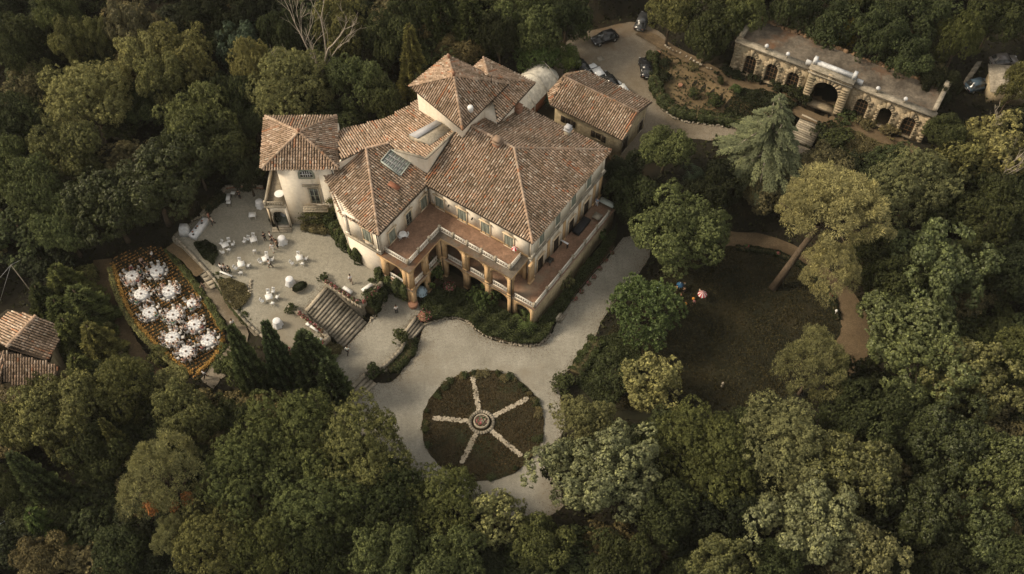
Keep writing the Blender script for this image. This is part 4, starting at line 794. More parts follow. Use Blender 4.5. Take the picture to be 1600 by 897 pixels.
m_ = MB(); [m_.box((-32.3+.0, 82.2-.35*i, 3.05), (2.6, 0, 0), (0, .35, 0), (0, 0, .32-.16*i)) for i in range(2)]; m_.build('doorstep', 'stone', villa)
m_ = MB(); [m_.box((-32.0, 83.3+i*.22, 3.08), (2.2, 0, 0), (0, .18, 0), (0, 0, .05)) for i in range(22)]; m_.build('deck', 'shutter', villa)
m_ = MB(); m_.box((-31.85, 82.78, 3.08), (.08, 0, 0), (0, -.02, 0), (0, 0, 2.2)); [m_.tube([(-31.9+i*.09, 82.7-i*.13, 3.1), (-31.9+i*.09, 82.7-i*.13, 5.1)], [.03, .03], 4) for i in range(8)]; m_.build('gate', 'iron', villa)

# ------------------------------------------------------------------ outbuilding
outb = thing('outbuilding', V(28, 7, Z_PARK), 'low ochre service building with a gabled tile roof beside the parked cars', 'building')
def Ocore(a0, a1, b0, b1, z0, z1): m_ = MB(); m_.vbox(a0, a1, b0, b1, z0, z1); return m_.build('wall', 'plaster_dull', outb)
Ocore(24.7, 32.1, 2.0, 12.6, 3, 8.75); 
m_ = MB(); m_.add([V(24.7, 1.98, 8.7), V(32.1, 1.98, 8.7), V(28.4, 1.98, 10.3), V(24.7, 2.4, 8.7), V(32.1, 2.4, 8.7), V(28.4, 2.4, 10.3)], [(0, 1, 2), (3, 5, 4), (0, 2, 5, 3), (1, 4, 5, 2)]); m_.build('gable', 'plaster_dull', outb)
oa, ob_, oc, od = pk(24.1, 1.3, 8.8), pk(32.7, 1.5, 8.8), pk(32.7, 12.6, 8.8), pk(24.1, 13.0, 8.8); r1, r2 = pk(28.4, 1.4, 10.45), pk(28.4, 13.6, 10.45)
tile_roof(outb, [oa, r1, r2, od], seed=50); tile_roof(outb, [ob_, pk(32.7, 7.2, 8.8), pk(28.4, 7.4, 10.45), r1], seed=51); tile_roof(outb, [pk(32.7, 7.2, 8.8), oc, r2, pk(28.4, 7.4, 10.45)], mat='tile_red', seed=52); ridge(outb, [r1, r2], 50, 'tile_red')
tile_roof(outb, [od, r2, pk(26.0, 14.6, 8.8)], seed=53); tile_roof(outb, [oc, pk(30.5, 14.6, 8.8), r2], mat='tile_red', seed=54); tile_roof(outb, [r2, pk(30.5, 14.6, 8.8), pk(26, 14.6, 8.8)], mat='tile_red', seed=55)
for b_ in (10.3, 5.3):
    o_ = window(outb, V(24.7, 13), V(24.7, 2), 13-b_, 6.0, .9, 1.2, 'door', 'plaster_dull', False)
    for s in (-1, 1): m_ = MB(); c = Vector(V(24.66, b_+s*.85-.35, 6.0)); m_.box(c, UB*.7, -UA*.06, UZ*1.2); m_.build('shutter', 'door_wood', o_)
window(outb, V(24.7, 2), V(32.1, 2), 1.8, 4.1, 1.5, 2.6, 'door', 'stone', False, 'door'); window(outb, V(24.7, 2), V(32.1, 2), 6.2, 4.1, 1.1, 2.2, 'door', 'stone', False, 'door')
# ------------------------------------------------------------------ white marquee over the passage
tent = thing('marquee', V(27, 19, Z_PARK), 'cream ribbed canvas marquee roof between the villa and the outbuilding', 'marquee')
prof = [(-2.6, 5.9), (-2.0, 6.6), (-1.0, 7.45), (0, 7.9), (1.0, 7.45), (2.0, 6.6), (2.6, 5.9)]
st = [20.5, 22.5, 25.2, 28.5, 31.2]
for i in range(4):
    m_ = MB(); sg = 5; vs = []
    for k in range(sg+1):
        a_ = st[i]+(st[i+1]-st[i])*k/sg; sag = -.16*math.sin(math.pi*k/sg)
        vs += [V(a_, 18.9+b_, z+sag*(1-abs(b_)/3)) for b_, z in prof]
    m_.add(vs, [(k*7+j, (k+1)*7+j, (k+1)*7+j+1, k*7+j+1) for k in range(sg) for j in range(6)]); m_.build('canvas_panel', 'canvas', tent, True)
m_ = MB(); cen = V(31.2, 18.9, 7.9); tip = [V(31.2+1.9*math.sin(math.pi*k/6), 18.9+2.6*math.cos(math.pi*k/6), 5.9) for k in range(7)]; m_.add([cen]+tip, [(0, k+1, k+2) for k in range(6)]); m_.build('canvas_end', 'canvas', tent)
for a_ in st[1:]:
    m_ = MB(); m_.tube([V(a_, 18.9+b_*1.0, z+.10+.35*(1-(b_/2.7)**2)) for b_, z in prof], [.055]*7, 5); m_.tube([V(a_, 16.3, 4), V(a_, 16.3, 6)], [.09, .09], 5); m_.tube([V(a_, 21.5, 4), V(a_, 21.5, 6)], [.09, .09], 5); m_.build('frame_arch', 'canvas', tent)
m_ = MB(); m_.vbox(22, 31.2, 16.36, 16.42, 4, 5.6); m_.build('side_curtain', 'rust', tent)

# ------------------------------------------------------------------ orangery (rusticated garden pavilion)
OB = Vector((32.4, 110.2, 0)); ou = Vector((math.cos(R(-31)), math.sin(R(-31)), 0)); on_ = Vector((ou.y, -ou.x, 0)); oi_ = -on_   # on_ faces the viewer
orn = thing('orangery', OB+ou*14.4+UZ*Z_ORAN, 'long rusticated stone orangery with arched doors and a central portal on the hillside', 'pavilion')
OP = lambda u, v, z: OB+ou*u+oi_*v+UZ*z
zt = 11.2
ws_ = [2.65, 6.0, 9.25, 19.5, 22.9, 26.3]
ops = [(u-.85, u+.85, Z_ORAN+.1, 9.75, .85) for u in ws_]
wall(orn, OP(0, 0, 0)[:2], OP(11.3, 0, 0)[:2], Z_ORAN-.5, zt, [o for o in ops if o[0] < 11], .6, 'rustic'); wall(orn, OP(17.4, 0, 0)[:2], OP(28.9, 0, 0)[:2], Z_ORAN-.5, zt, [(a-17.4, b-17.4, c, d, e) for a, b, c, d, e in ops if a > 17], .6, 'rustic')
wall(orn, OP(11.3, -.8, 0)[:2], OP(17.4, -.8, 0)[:2], Z_ORAN-.5, 12.3, [(1.15, 4.85, Z_ORAN+.05, 10.85, 1.85)], 1.4, 'rustic', 'portal')
for v, u0, u1, nm in ((5.2, 0, 28.9, 'wall'),): m_ = MB(); m_.box(OP(u0, v, Z_ORAN-.5), ou*(u1-u0), oi_*.5, UZ*(zt-Z_ORAN+.4)); m_.build(nm, 'rustic', orn)
for u in (.0, 28.35): m_ = MB(); m_.box(OP(u, .61, Z_ORAN-.5), ou*.55, oi_*4.58, UZ*(zt-Z_ORAN+.5)); m_.build('wall', 'rustic', orn)
m_ = MB(); m_.box(OP(.56, .62, Z_ORAN), ou*27.7, oi_*4.5, UZ*.05); m_.build('floor', 'dirt_path', orn)
# rock-faced blocks: corners, portal and voussoirs, each proud by its own amount
rq = random.Random(4)
def block(o, du, dz, dep, n=on_, u=ou, par=orn, nm='stone_block'):
    m_ = MB(); e = dep*rq.uniform(.7, 1.2); a = [o, o+u*du, o+u*du+UZ*dz, o+UZ*dz]; g = .05; b = [o+u*g+UZ*g+n*e, o+u*(du-g)+UZ*g+n*e*rq.uniform(.8, 1.1), o+u*(du-g)+UZ*(dz-g)+n*e, o+u*g+UZ*(dz-g)+n*e*rq.uniform(.8, 1.1)]
    m_.add(a+b, [(4, 5, 6, 7), (0, 1, 5, 4), (1, 2, 6, 5), (2, 3, 7, 6), (3, 0, 4, 7)]); return m_.build(nm, 'rustic', par)
for row in range(11):
    z = Z_ORAN+row*.46; 
    block(OP(.0, 0, z), .9 if row % 2 else .6, .42, .2); block(OP(28.9-(.9 if row % 2 else .6), 0, z), .9 if row % 2 else .6, .42, .2)
    block(OP(0, .55, z), .55, .42, .2, -ou, -oi_)
    for u0, ww in ((11.35, 1.05), (16.25, 1.1)): block(OP(u0, -.8, z), ww, .42, .22)
    for k in range(14):
        pass
for u in ws_:
    for row in range(7):
        for s in (-1, 1):
            wd = .5 if row % 2 else .32; block(OP(u+s*.87-(wd if s < 0 else 0), 0, Z_ORAN+.1+row*.4), wd, .37, .12)
def vouss(cu, v, zs, r0, r1, ks, n=on_):
    for i in range(ks):
        a0_, a1_ = math.pi*(i+.06)/ks, math.pi*(i+.94)/ks; rr_ = r1*(1.12 if i % 2 else .95); mid = i == ks//2
        if mid: rr_ = r1*1.35
        pts = [OP(cu+math.cos(q)*r, v, zs+math.sin(q)*r) for q, r in ((a0_, r0), (a0_, rr_), (a1_, rr_), (a1_, r0))]; e = n*(.16 if not mid else .26)
        m_ = MB(); m_.add(pts+[p+e for p in pts], [(4, 5, 6, 7), (0, 1, 5, 4), (1, 2, 6, 5), (2, 3, 7, 6), (3, 0, 4, 7), (0, 3, 7, 4)]); m_.build('voussoir', 'rustic', orn)
for u in ws_: vouss(u, 0, 8.9, .87, 1.4, 9)
vouss(14.3, -.8, 9.0, 1.87, 2.55, 13)
# smaller wall courses between the windows, left as one coursed face
m_ = MB()
for row in range(12):
    z = Z_ORAN+row*.42; x = .95+rq.uniform(0, .4)
    while x < 28:
        L_ = rq.uniform(.5, 1.0); okk = all(abs(x+L_/2-u) > .87+.5+L_/2 or z > 10.35 for u in ws_) and not (10.9 < x+L_ and x < 17.8) and x+L_ < 27.9
        if okk:
            e = rq.uniform(.02, .08); o = OP(x, 0, z); m_.add([o, o+ou*(L_-.04), o+ou*(L_-.04)+UZ*.38, o+UZ*.38]+[p+on_*e for p in (o+ou*.03+UZ*.03, o+ou*(L_-.07)+UZ*.03, o+ou*(L_-.07)+UZ*.35, o+ou*.03+UZ*.35)], [(4, 5, 6, 7), (0, 1, 5, 4), (1, 2, 6, 5), (2, 3, 7, 6), (3, 0, 4, 7)])
        x += L_
m_.build('stone_courses', 'rustic', orn)['kind'] = 'stuff'
for j, u in enumerate(ws_):
    if j == 4: continue
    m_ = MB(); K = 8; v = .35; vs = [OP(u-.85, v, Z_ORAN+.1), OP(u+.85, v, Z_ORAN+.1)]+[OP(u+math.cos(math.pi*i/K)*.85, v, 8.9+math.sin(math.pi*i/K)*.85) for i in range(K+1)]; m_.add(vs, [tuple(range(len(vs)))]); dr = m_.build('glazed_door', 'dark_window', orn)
    m_ = MB()
    for q in (-.8, -.27, .2, .73): m_.box(OP(u+q, v-.06, Z_ORAN+.1), ou*.07, oi_*.05, UZ*3.3)
    for z in (6.2, 7.0, 7.8, 8.6): m_.box(OP(u-.85, v-.07, z), ou*1.7, oi_*.045, UZ*.07)
    m_.build('glazing_bar', 'wood', dr)
m_ = MB(); m_.box(OP(-.25, -.35, zt), ou*11.5, oi_*1.1, UZ*.28); m_.box(OP(17.45, -.35, zt), ou*11.7, oi_*1.1, UZ*.28); m_.box(OP(11.1, -1.15, 11.6), ou*6.5, on_*-.2, UZ*.22); m_.box(OP(11.1, -1.2, 12.3), ou*6.5, oi_*1.9, UZ*.12); m_.build('cornice', 'stone_old', orn)
m_ = MB(); m_.box(OP(11.4, -.1, 12.42), ou*5.9, oi_*.55, UZ*.5); m_.box(OP(11.2, -.2, 12.42), ou*.5, oi_*.75, UZ*.95); m_.box(OP(16.95, -.2, 12.42), ou*.5, oi_*.75, UZ*.95)
m_.box(OP(10.2, .25, zt+.28), ou*1.0, oi_*.35, UZ*.75); m_.box(OP(17.5, .25, zt+.28), ou*1.0, oi_*.35, UZ*.75); m_.build('parapet', 'marble', orn)
m_ = MB(); rr_ = random.Random(3); nu, nv = 58, 13; g = []
for i in range(nu+1):
    for j in range(nv+1): g.append(OP(.3+28.2*i/nu, .72+4.9*j/nv, zt-.02+.20*rr_.random()+(.14 if (i*7 % 5 < 2 and j % 2) else 0)+.05*j/nv))
m_.add(g, [(i*(nv+1)+j, (i+1)*(nv+1)+j, (i+1)*(nv+1)+j+1, i*(nv+1)+j+1) for i in range(nu) for j in range(nv)]); m_.build('roof_surface', 'rubble_roof', orn)
for u in (-.1, 28.3): m_ = MB(); m_.box(OP(u, .75, zt+.1), ou*.65, oi_*5.2, UZ*.75); m_.box(OP(u-.1, 5.2, zt+.1), ou*.85, oi_*.9, UZ*1.3); m_.build('parapet', 'stone_old', orn)
m_ = MB()
for i in range(150): u = rr_.uniform(.3, 28.5); m_.box(OP(u, 5.6+rr_.uniform(-.1, .3), zt-.2), ou*rr_.uniform(.2, .6), oi_*.35, UZ*rr_.uniform(.3, .75))
m_.build('broken_wall_top', 'wood', orn)['kind'] = 'stuff'
for i, u in enumerate((4.3, 7.5, 20.7, 24.6)):
    gl = thing('finial_ball', OP(u, .2, zt+.28), ['leftmost', 'second from left', 'third from left', 'rightmost'][i]+' of the pale stone balls along the orangery roof edge', 'stone ball', 'stone balls on the orangery roof edge')
    m_ = MB(); m_.tube([OP(u, .2, zt+.28), OP(u, .2, zt+.75)], [.14, .09], 8); m_.build('pedestal', 'stone_old', gl); m_ = MB(); m_.lathe(OP(u, .2, zt+.72), [(.08, 0), (.22, .08), (.29, .22), (.29, .34), (.2, .5), (.05, .57)], 12); m_.build('ball', 'marble', gl, True)
m_ = MB(); 
for u in (10.3, 17.9):
    pass
# ------------------------------------------------------------------ house at the left edge
hs_ = thing('farmhouse', (*P(30, 560, -1), -2), 'tile roofed outbuilding half out of frame at the left edge among trees', 'house')
zt_ = 4.6; rA, rB = P3(10.5, 543, zt_+1.4), P3(56, 494, zt_+1.4)
e1, e2 = P3(-14, 510, zt_+.2), P3(18, 486, zt_+.4); tile_roof(hs_, [rA, rB, e2, P3(-30, 520, zt_+.2)], seed=60); tile_roof(hs_, [rB, rA, P3(72, 563, zt_), P3(92, 532, zt_-.1), P3(88, 508, zt_+.0)], seed=61); ridge(hs_, [rA, rB], 61, 'tile', .24)
tile_roof(hs_, [P3(8, 548, zt_+.6), P3(75, 566, zt_-.1), P3(94, 572, zt_-.7), P3(84, 600, zt_-1.6), P3(20, 600, zt_-1.5), P3(-10, 588, zt_-1.2)], seed=62); tile_roof(hs_, [P3(-40, 560, zt_), P3(8, 548, zt_+.5), P3(-6, 640, zt_-2)], seed=63)
m_ = MB(); hp = [P(-20, 520, 3), P(18, 492, 3), P(54, 500, 3), P(85, 515, 3), P(88, 565, 3), P(76, 592, 2), P(-20, 610, 2)]; nn_ = len(hp); m_.add([(x, y, -3) for x, y in hp]+[(x, y, 2.8 if i > 4 else 4.3) for i, (x, y) in enumerate(hp)], [(i, i+nn_, (i+1) % nn_+nn_, (i+1) % nn_) for i in range(nn_)]); m_.build('wall', 'plaster_dull', hs_)
# ------------------------------------------------------------------ garden stairs: every tread is its own stone
def stairs(px_top, px_bot, zt, zb, n, label, name='garden_steps', ext=.3):
    (a0, b0), (a1, b1) = [tuple(Vector((*P(*q, zt), 0)) for q in px_top), tuple(Vector((*P(*q, zb), 0)) for q in px_bot)]
    th_ = thing(name, ((a0+b1)/2)[:2]+(zb,) if 0 else tuple(((a0+b1)/2)[:2])+(zb,), label, 'steps'); rise = (zt-zb)/n
    for i in range(n):
        u = i/n; l, r_ = a0.lerp(a1, u), b0.lerp(b1, u); l2, r2 = a0.lerp(a1, (i+1)/n), b0.lerp(b1, (i+1)/n); z = zt-rise*i; m_ = MB(); ov = (l2-l)*.12
        m_.hexa([p+UZ*(zb-.4) for p in (l, l2, r2, r_)]+[p+UZ*(z-.06) for p in (l, l2, r2, r_)]); m_.hexa([p+UZ*(z-.06) for p in (l-ov*.2, l2+ov, r2+ov, r_-ov*.2)]+[p+UZ*(z+.004) for p in (l-ov*.2, l2+ov, r2+ov, r_-ov*.2)]); m_.build('step', 'stone_old' if i % 3 else 'stone', th_)
    return th_
stairs(((476, 484), (508, 447)), ((536, 543), (573, 504)), Z_COURT, Z_LAND, 15, 'widest flight of stone steps between the table courtyard and the gravel landing')
stairs(((628, 521), (648.5, 493.5)), ((640, 535), (664, 508)), Z_LAND, .0, 4, 'short flight of stone steps beside the dark red plant at the landing right end')
stairs(((541, 610), (568, 583)), ((562, 624), (588, 600)), Z_LAND, .0, 4, 'short flight of stone steps at the lower left of the landing by the trees')
stairs(((868, 497), (874, 489)), ((876, 505), (884, 494)), .9, .0, 3, 'small narrow stone steps by the palm at the terrace corner')
for i in range(3):
    pass
stairs(((308, 422), (332, 412)), ((330, 452), (352, 440)), 2.4, 1.7, 5, 'worn stone steps in the walk beside the banquet terrace hedge')
stairs(((1254, 178), (1287, 193)), ((1233, 215), (1268, 229)), Z_ORAN, Z_PARK, 12, 'broad stone steps climbing from the lane to the orangery portal', 'orangery_steps')
# ------------------------------------------------------------------ low walls and kerbs
def low_wall(pxs, z, h, wdt, mat, label, name='low_wall', cat='wall', sub=4, cop='stone_old', blocks=False):
    c = [Vector(P3(x, y, z)) for x, y in (spline(pxs, False, sub) if len(pxs) > 2 else pxs)]
    t_ = thing(name, c[len(c)//2], label, cat); m_ = MB(); c2 = MB()
    for a, b in zip(c[:-1], c[1:]):
        d = (b-a); s = Vector((-d.y, d.x, 0)).normalized()*wdt/2; m_.box(a-s-UZ*.4, d, s*2, UZ*(h+.4)); c2.box(a-s*1.2+UZ*h, d, s*2.4, UZ*.07)
    m_.build('masonry', mat, t_); c2.build('coping', cop, t_); return t_, c
low_wall([(272, 370), (290, 388), (334, 436), (352, 462), (374, 492), (400, 518), (425, 536)], Z_COURT, .2, .26, 'stone_old', 'long stone parapet between the courtyard and the sloping side walk', 'parapet_wall')
low_wall([(352, 296), (336, 316), (315, 338)], Z_COURT, .4, .35, 'stone', 'low stone kerb wall curving round the upper left corner of the courtyard', 'kerb_wall')
low_wall([(352, 294), (382, 291), (411, 294)], Z_COURT, .3, .35, 'terracotta', 'low brick-red kerb behind the black-legged side tables at the courtyard top', 'kerb_wall')
low_wall([(452, 481), (478, 499), (505, 521), (512, 528)], Z_COURT, .55, .45, 'stone', 'flower-lined parapet on the lower left side of the wide steps', 'parapet_wall')
low_wall([(505, 438), (530, 456), (556, 474), (566, 478)], Z_COURT, .55, .45, 'stone', 'flower-lined parapet on the upper right side of the wide steps', 'parapet_wall')
low_wall([(566, 478), (582, 462), (597, 444)], Z_COURT, .55, .4, 'stone', 'short parapet with pink pots ending at the villa shrubs', 'parapet_wall')
low_wall([(470, 556), (500, 541), (515, 528)], Z_COURT, .5, .4, 'stone', 'short parapet with pink pots behind the round dark cypress', 'parapet_wall')
low_wall([(634, 532), (626, 548), (608, 566), (594, 578)], Z_LAND, .3, .3, 'stone', 'curved stone edge wall between the two short flights of steps', 'edge_wall')
def rubble_edge(pxs, z, label, n, s=(.12, .32), name='stone_edging', closed=False, kind=None):
    c = spline([P3(x, y, z) for x, y in pxs], closed, 10); rr = random.Random(len(pxs)*7+n); m_ = MB()
    for i in range(n):
        p = Vector(c[int(rr.random()*(len(c)-1))]); p += Vector((rr.uniform(-.15, .15), rr.uniform(-.15, .15), 0)); q = rr.uniform(*s); an = rr.uniform(0, 3); d = Vector((math.cos(an), math.sin(an), 0))*q; e = Vector((-d.y, d.x, 0))*rr.uniform(.6, 1)
        m_.hexa([p-d/2-e/2, p+d/2-e/2, p+d/2+e/2, p-d/2+e/2]+[v+UZ*q*.7 for v in (p-d*.35-e*.3, p+d*.3-e*.35, p+d*.35+e*.3, p-d*.3+e*.35)])
    o = m_.build(name, 'stone'); return tag(o, label, 'edging', None, 'stuff')
rubble_edge([(664, 507), (700, 497), (728, 501), (756, 523), (800, 537), (838, 539), (860, 523)], .02, 'line of small edging stones along the villa shrub bed by the forecourt', 170)
rubble_edge([(1022, 112), (1024, 145), (1036, 170), (1062, 188), (1105, 195), (1150, 200), (1180, 208)], 4.02, 'line of rough edging stones round the dry grass island beside the lane', 150)
rubble_edge([(1040, 72), (1090, 98), (1140, 124), (1180, 145)], 5.3, 'scattered pale stones along the dirt path to the orangery', 60)
rubble_edge([(640, 530), (632, 548), (616, 566), (596, 584)], .02, 'edging stones under the curved shrub bed between the short steps', 70)
rubble_edge([(333, 322), (315, 338), (300, 345)], Z_COURT, 'rough stones along the dark shrub bed at the courtyard top left', 45)
rubble_edge([(392, 440), (388, 466), (368, 482)], Z_COURT+.02, 'rough stones round the half-round flower bed on the courtyard left side', 60)
rubble_edge([(590, 448), (600, 470), (590, 488), (577, 503)], Z_LAND, 'rough stones at the foot of the shrub bank beside the wide steps', 60)

# ------------------------------------------------------------------ hedges, shrub beds, flowers
def leafy(name, pts_fn, n, size, colr, label, cat, mat='leaf', kind=None, seed=0, core=None, coremat='moss', aspect=.6, group=None):
    rng = np.random.default_rng(seed); p, nr = pts_fn(rng, n); m_ = MB(); m_.quads(cardsQ(p, nr, size, rng, aspect), np.clip(rng.normal(.5, .2, len(p)), 0, 1))
    o = m_.build(name, mat, color=COLS[colr] if isinstance(colr, str) else colr); tag(o, label, cat, group, kind); return o
def hedge(pxs, z, h, wdt, colr, label, name='hedge', seed=1, size=.11, dens=150, rough=.12, cat='hedge', sub=4, mat='leaf', closed=False):
    c = [Vector(P3(*(q if len(q) == 3 else (*q, z)))) for q in spline(pxs, closed, sub)]
    segs = list(zip(c[:-1], c[1:])); Ls = np.array([(b-a).length for a, b in segs]); tot = Ls.sum(); n = int(tot*(2*h+wdt)*dens)
    rng = np.random.default_rng(seed); k = rng.choice(len(segs), n, p=Ls/tot); u = rng.random(n); A = np.array([a for a, b in segs]); B = np.array([b for a, b in segs]); d = B-A; d2_ = d[k]; dn = unit(d2_); sn = np.stack([-dn[:, 1], dn[:, 0], 0*u], 1)
    ctr = A[k]+d2_*u[:, None]; s = np.cumsum(Ls)[k]-Ls[k]*(1-u); und = 1+rough*np.sin(s*1.9+seed)+rough*np.sin(s*4.7)
    th_ = rng.uniform(-.15, math.pi+.15, n); cx_, sx_ = np.cos(th_), np.sin(th_); sq = lambda v: np.sign(v)*np.abs(v)**.5
    p = ctr+sn*(sq(cx_)*wdt/2*und)[:, None]; p[:, 2] += np.clip(sq(sx_), 0, 1)*h*und; p += rng.normal(size=(n, 3))*.05
    nr = unit(sn*cx_[:, None]+np.array([0, 0, 1])*sx_[:, None]+rng.normal(size=(n, 3))*.4)
    t_ = thing(name, tuple(c[len(c)//2]), label, cat); m_ = MB(); m_.quads(cardsQ(p, nr, size, rng), np.clip(rng.normal(.5, .2, n)+.3*np.sin(s*3+cx_*3)*.3, 0, 1)); m_.build('foliage', mat, t_, color=COLS[colr] if isinstance(colr, str) else colr)
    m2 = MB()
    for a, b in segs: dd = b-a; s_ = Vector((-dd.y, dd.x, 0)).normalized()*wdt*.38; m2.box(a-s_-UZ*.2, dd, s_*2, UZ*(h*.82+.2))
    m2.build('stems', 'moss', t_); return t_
def ground_cover(px_poly, z, n, hgt, colr, label, cat='ground cover', size=.13, seed=3, name='ground_cover', mat='leaf', clump=2.2, world=None, kind='stuff', colr2=None):
    poly = np.array(world if world else [P(x, y, z) for x, y in px_poly]); rng = np.random.default_rng(seed); mn, mx = poly.min(0), poly.max(0); q = rng.uniform(mn, mx, (int(n*2.6), 2)); q = q[inpoly(q[:, 0], q[:, 1], poly)][:n]; m = len(q)
    f = np.clip(.55+.3*np.sin(q[:, 0]*clump+seed)*np.sin(q[:, 1]*clump*1.1)+.3*np.sin(q[:, 0]*clump*.43+2)*np.sin(q[:, 1]*clump*.37+seed), .05, 1.3)
    zz_ = np.array([T(a, b) for a, b in q]) if z > 4.2 else z
    p = np.stack([q[:, 0], q[:, 1], zz_+hgt*f*rng.uniform(.35, 1, m)**.5], 1); nr = unit(np.array([0, 0, 1.])+rng.normal(size=(m, 3))*.6)
    m_ = MB(); m_.quads(cardsQ(p, nr, size, rng), np.clip(rng.normal(.45, .2, m)+.2*(f-.5), 0, 1)); o = m_.build(name, mat, color=COLS[colr] if isinstance(colr, str) else colr); return tag(o, label, cat, None, kind)
ground_cover(None, .12, 30000, 1.5, 'dark', 'dense low shrubs and ivy filling the garden bed under the villa loggia', seed=3, world=[p for p in spline(W([(666, 505), (700, 497), (728, 501), (756, 523), (800, 537), (838, 539), (858, 523), (872, 492)], .12), False, 3)]+[V(.5, -2.9)[:2], V(-3.4, -2.9)[:2], V(-3.4, 5)[:2], V(-4.6, 11.2)[:2], P(655, 478, .12)], size=.15)
ground_cover(None, .12, 17000, 1.3, 'dark', 'dark climbing shrubs in the bed under the long right-hand terrace', seed=4, world=[V(0, -2.95)[:2]]+W([(875, 496), (905, 450), (948, 397), (962, 376)], .12)+[V(17, -2.95)[:2]], size=.15)
hedge([(524, 352), (536, 372), (556, 392), (574, 408)], Z_COURT, 2.6, 2.4, 'hedge', 'tall rounded hedge along the wall of the left wing beside the courtyard', size=.15, dens=170)
hedge([(474, 356), (496, 362), (516, 362)], Z_COURT, .9, 1.1, 'brown', 'low brownish shrub border under the climbing plant of the left tower', 'shrub_border', seed=2, cat='shrub')
hedge([(596, 424), (602, 440), (622, 452), (642, 462)], 1.6, 2.7, 1.9, 'hedge', 'leafy climber mass hanging round the left arches of the loggia', 'climbing_plant', seed=5, cat='climber', size=.17)
hedge([(592, 450), (586, 470), (574, 488)], .9, 2.0, 2.6, 'dark', 'dark shrub bank between the wide steps and the villa', 'shrub_bank', seed=6, cat='shrub', size=.16)
hedge([(1020, 88), (1018, 108), (1026, 142), (1042, 166), (1066, 180), (1110, 187), (1150, 193), (1190, 200)], 4.1, 1.0, 1.7, 'dark', 'thick dark hedge curling round the dry grass island next to the parked car', seed=7, size=.14)
hedge([(934, 532), (918, 558), (900, 584)], .0, .7, 2.2, 'hedge', 'broad low clipped hedge between the drive and the sunken lawn', seed=8, size=.12, dens=170, sub=2)
hedge([(172, 420), (182, 458), (204, 503), (244, 548), (292, 588)], Z_VINE, .4, .55, 'light', 'clipped hedge on the banquet terrace outer left edge, golden light put into its colour', seed=9)  # hedge colour lightened to carry the golden light on this edge
hedge([(262, 392), (292, 428), (326, 474), (352, 518)], Z_VINE, .8, .8, 'mid', 'green hedge between the banquet terrace and the side walk', seed=10)
hedge([(338, 432), (352, 456), (372, 488), (392, 508)], 2.1, 1.0, 1.1, 'hedge', 'narrow clipped hedge under the long courtyard parapet', seed=11)
hedge([(138, 424), (140, 456), (152, 498), (178, 548), (208, 592)], -.3, 1.4, 2.2, 'olive', 'tall olive-green hedge on the far side of the dark dirt lane', seed=12, size=.15, rough=.2)
hedge([(640, 533), (640, 548), (624, 566), (606, 578)], .0, .6, 1.8, 'dark', 'curved planted bed between the two short flights of steps', 'shrub_bed', seed=13, cat='shrub', size=.12)
hedge([(320, 330), (336, 318), (352, 306)], Z_COURT, .7, 1.6, 'deep', 'low dark shrub strip at the courtyard top left corner', 'shrub_bed', seed=14, cat='shrub')
hedge([(872, 330), (905, 312), (935, 300)], 4.0, .1, .1, 'deep', 'x', seed=15) if False else None
ground_cover([(340, 440), (360, 436), (384, 446), (392, 462), (384, 476), (368, 486), (352, 470)], Z_COURT+.1, 5200, .55, 'brown', 'half-round bed of brownish shrubs on the left side of the courtyard', 'flower bed', seed=21)
ground_cover([(304, 384), (322, 376), (338, 386), (342, 400), (334, 416), (318, 404)], Z_COURT+.1, 4600, .9, 'deep', 'dark shrub bed beside the long white buffet table', 'flower bed', seed=22)
ground_cover([(512, 532), (500, 546), (510, 560), (532, 556), (536, 546)], 1.0, 3600, 1.2, 'brown', 'dry brown shrub growing on the stone wall below the wide steps', 'shrub', seed=23, size=.12)
ground_cover([(930, 530), (965, 520), (1000, 540), (1000, 600), (940, 640), (900, 600)], .05, 9000, .5, 'dark', 'dark ground plants beside the olive tree on the lawn edge', seed=24)
ground_cover([(1120, 190), (1200, 205), (1260, 190), (1250, 178), (1190, 156), (1150, 150)], 4.3, 10000, .9, 'deep', 'dark rose shrubs between the lane and the orangery path', seed=25)
ground_cover([(1290, 190), (1360, 222), (1440, 250), (1400, 262), (1300, 240), (1280, 215)], 5.6, 10000, .7, 'brown', 'brown-green low shrubs on the bank below the orangery right side', seed=26)
ground_cover([(1150, 200), (1250, 190), (1245, 240), (1170, 240)], 4.21, 3000, .5, 'mid', 'small plants round the foot of the pale cedar', seed=27)
# dry tufts on lawns
ground_cover([(1010, 440), (1090, 400), (1145, 386), (1210, 394), (1262, 418), (1303, 466), (1312, 520), (1260, 610), (1120, 650), (950, 640), (930, 545)], .0, 26000, .12, (.040, .034, .015), 'sparse dry grass tufts on the sunken lawn', 'grass', seed=28, name='dry_grass_tufts', size=.13)
hedge([(1150, 388), (1210, 396), (1258, 420), (1296, 458), (1308, 500)], .0, .35, .9, 'deep', 'low dark flower border between the sunken lawn and the dirt path', 'flower_border', seed=16, cat='border', size=.12)
def flowers(px, py, z, r=.35, label='', seed=0, group=None, pot=True, n=70, hh=.5, name='flower_pot'):
    X, Y = P(px, py, z); t_ = thing(name, (X, Y, z), label, 'flower pot', group); rng = np.random.default_rng(seed)
    if pot: m_ = MB(); m_.lathe((X, Y, z), [(r*.55, 0), (r*.8, hh*.6), (r*.88, hh*.62), (r*.88, hh*.7)], 8); m_.build('pot', 'terracotta', t_)
    d = sph(rng, n); d[:, 2] = np.abs(d[:, 2]); p = np.array([X, Y, z+hh*.65])+d*r*rng.uniform(.7, 1.15, (n, 1)); m_ = MB(); m_.quads(cardsQ(p, unit(d+rng.normal(size=(n, 3))*.4), .085, rng, .8), rng.random(n)); m_.build('flowers', 'petal', t_); return t_
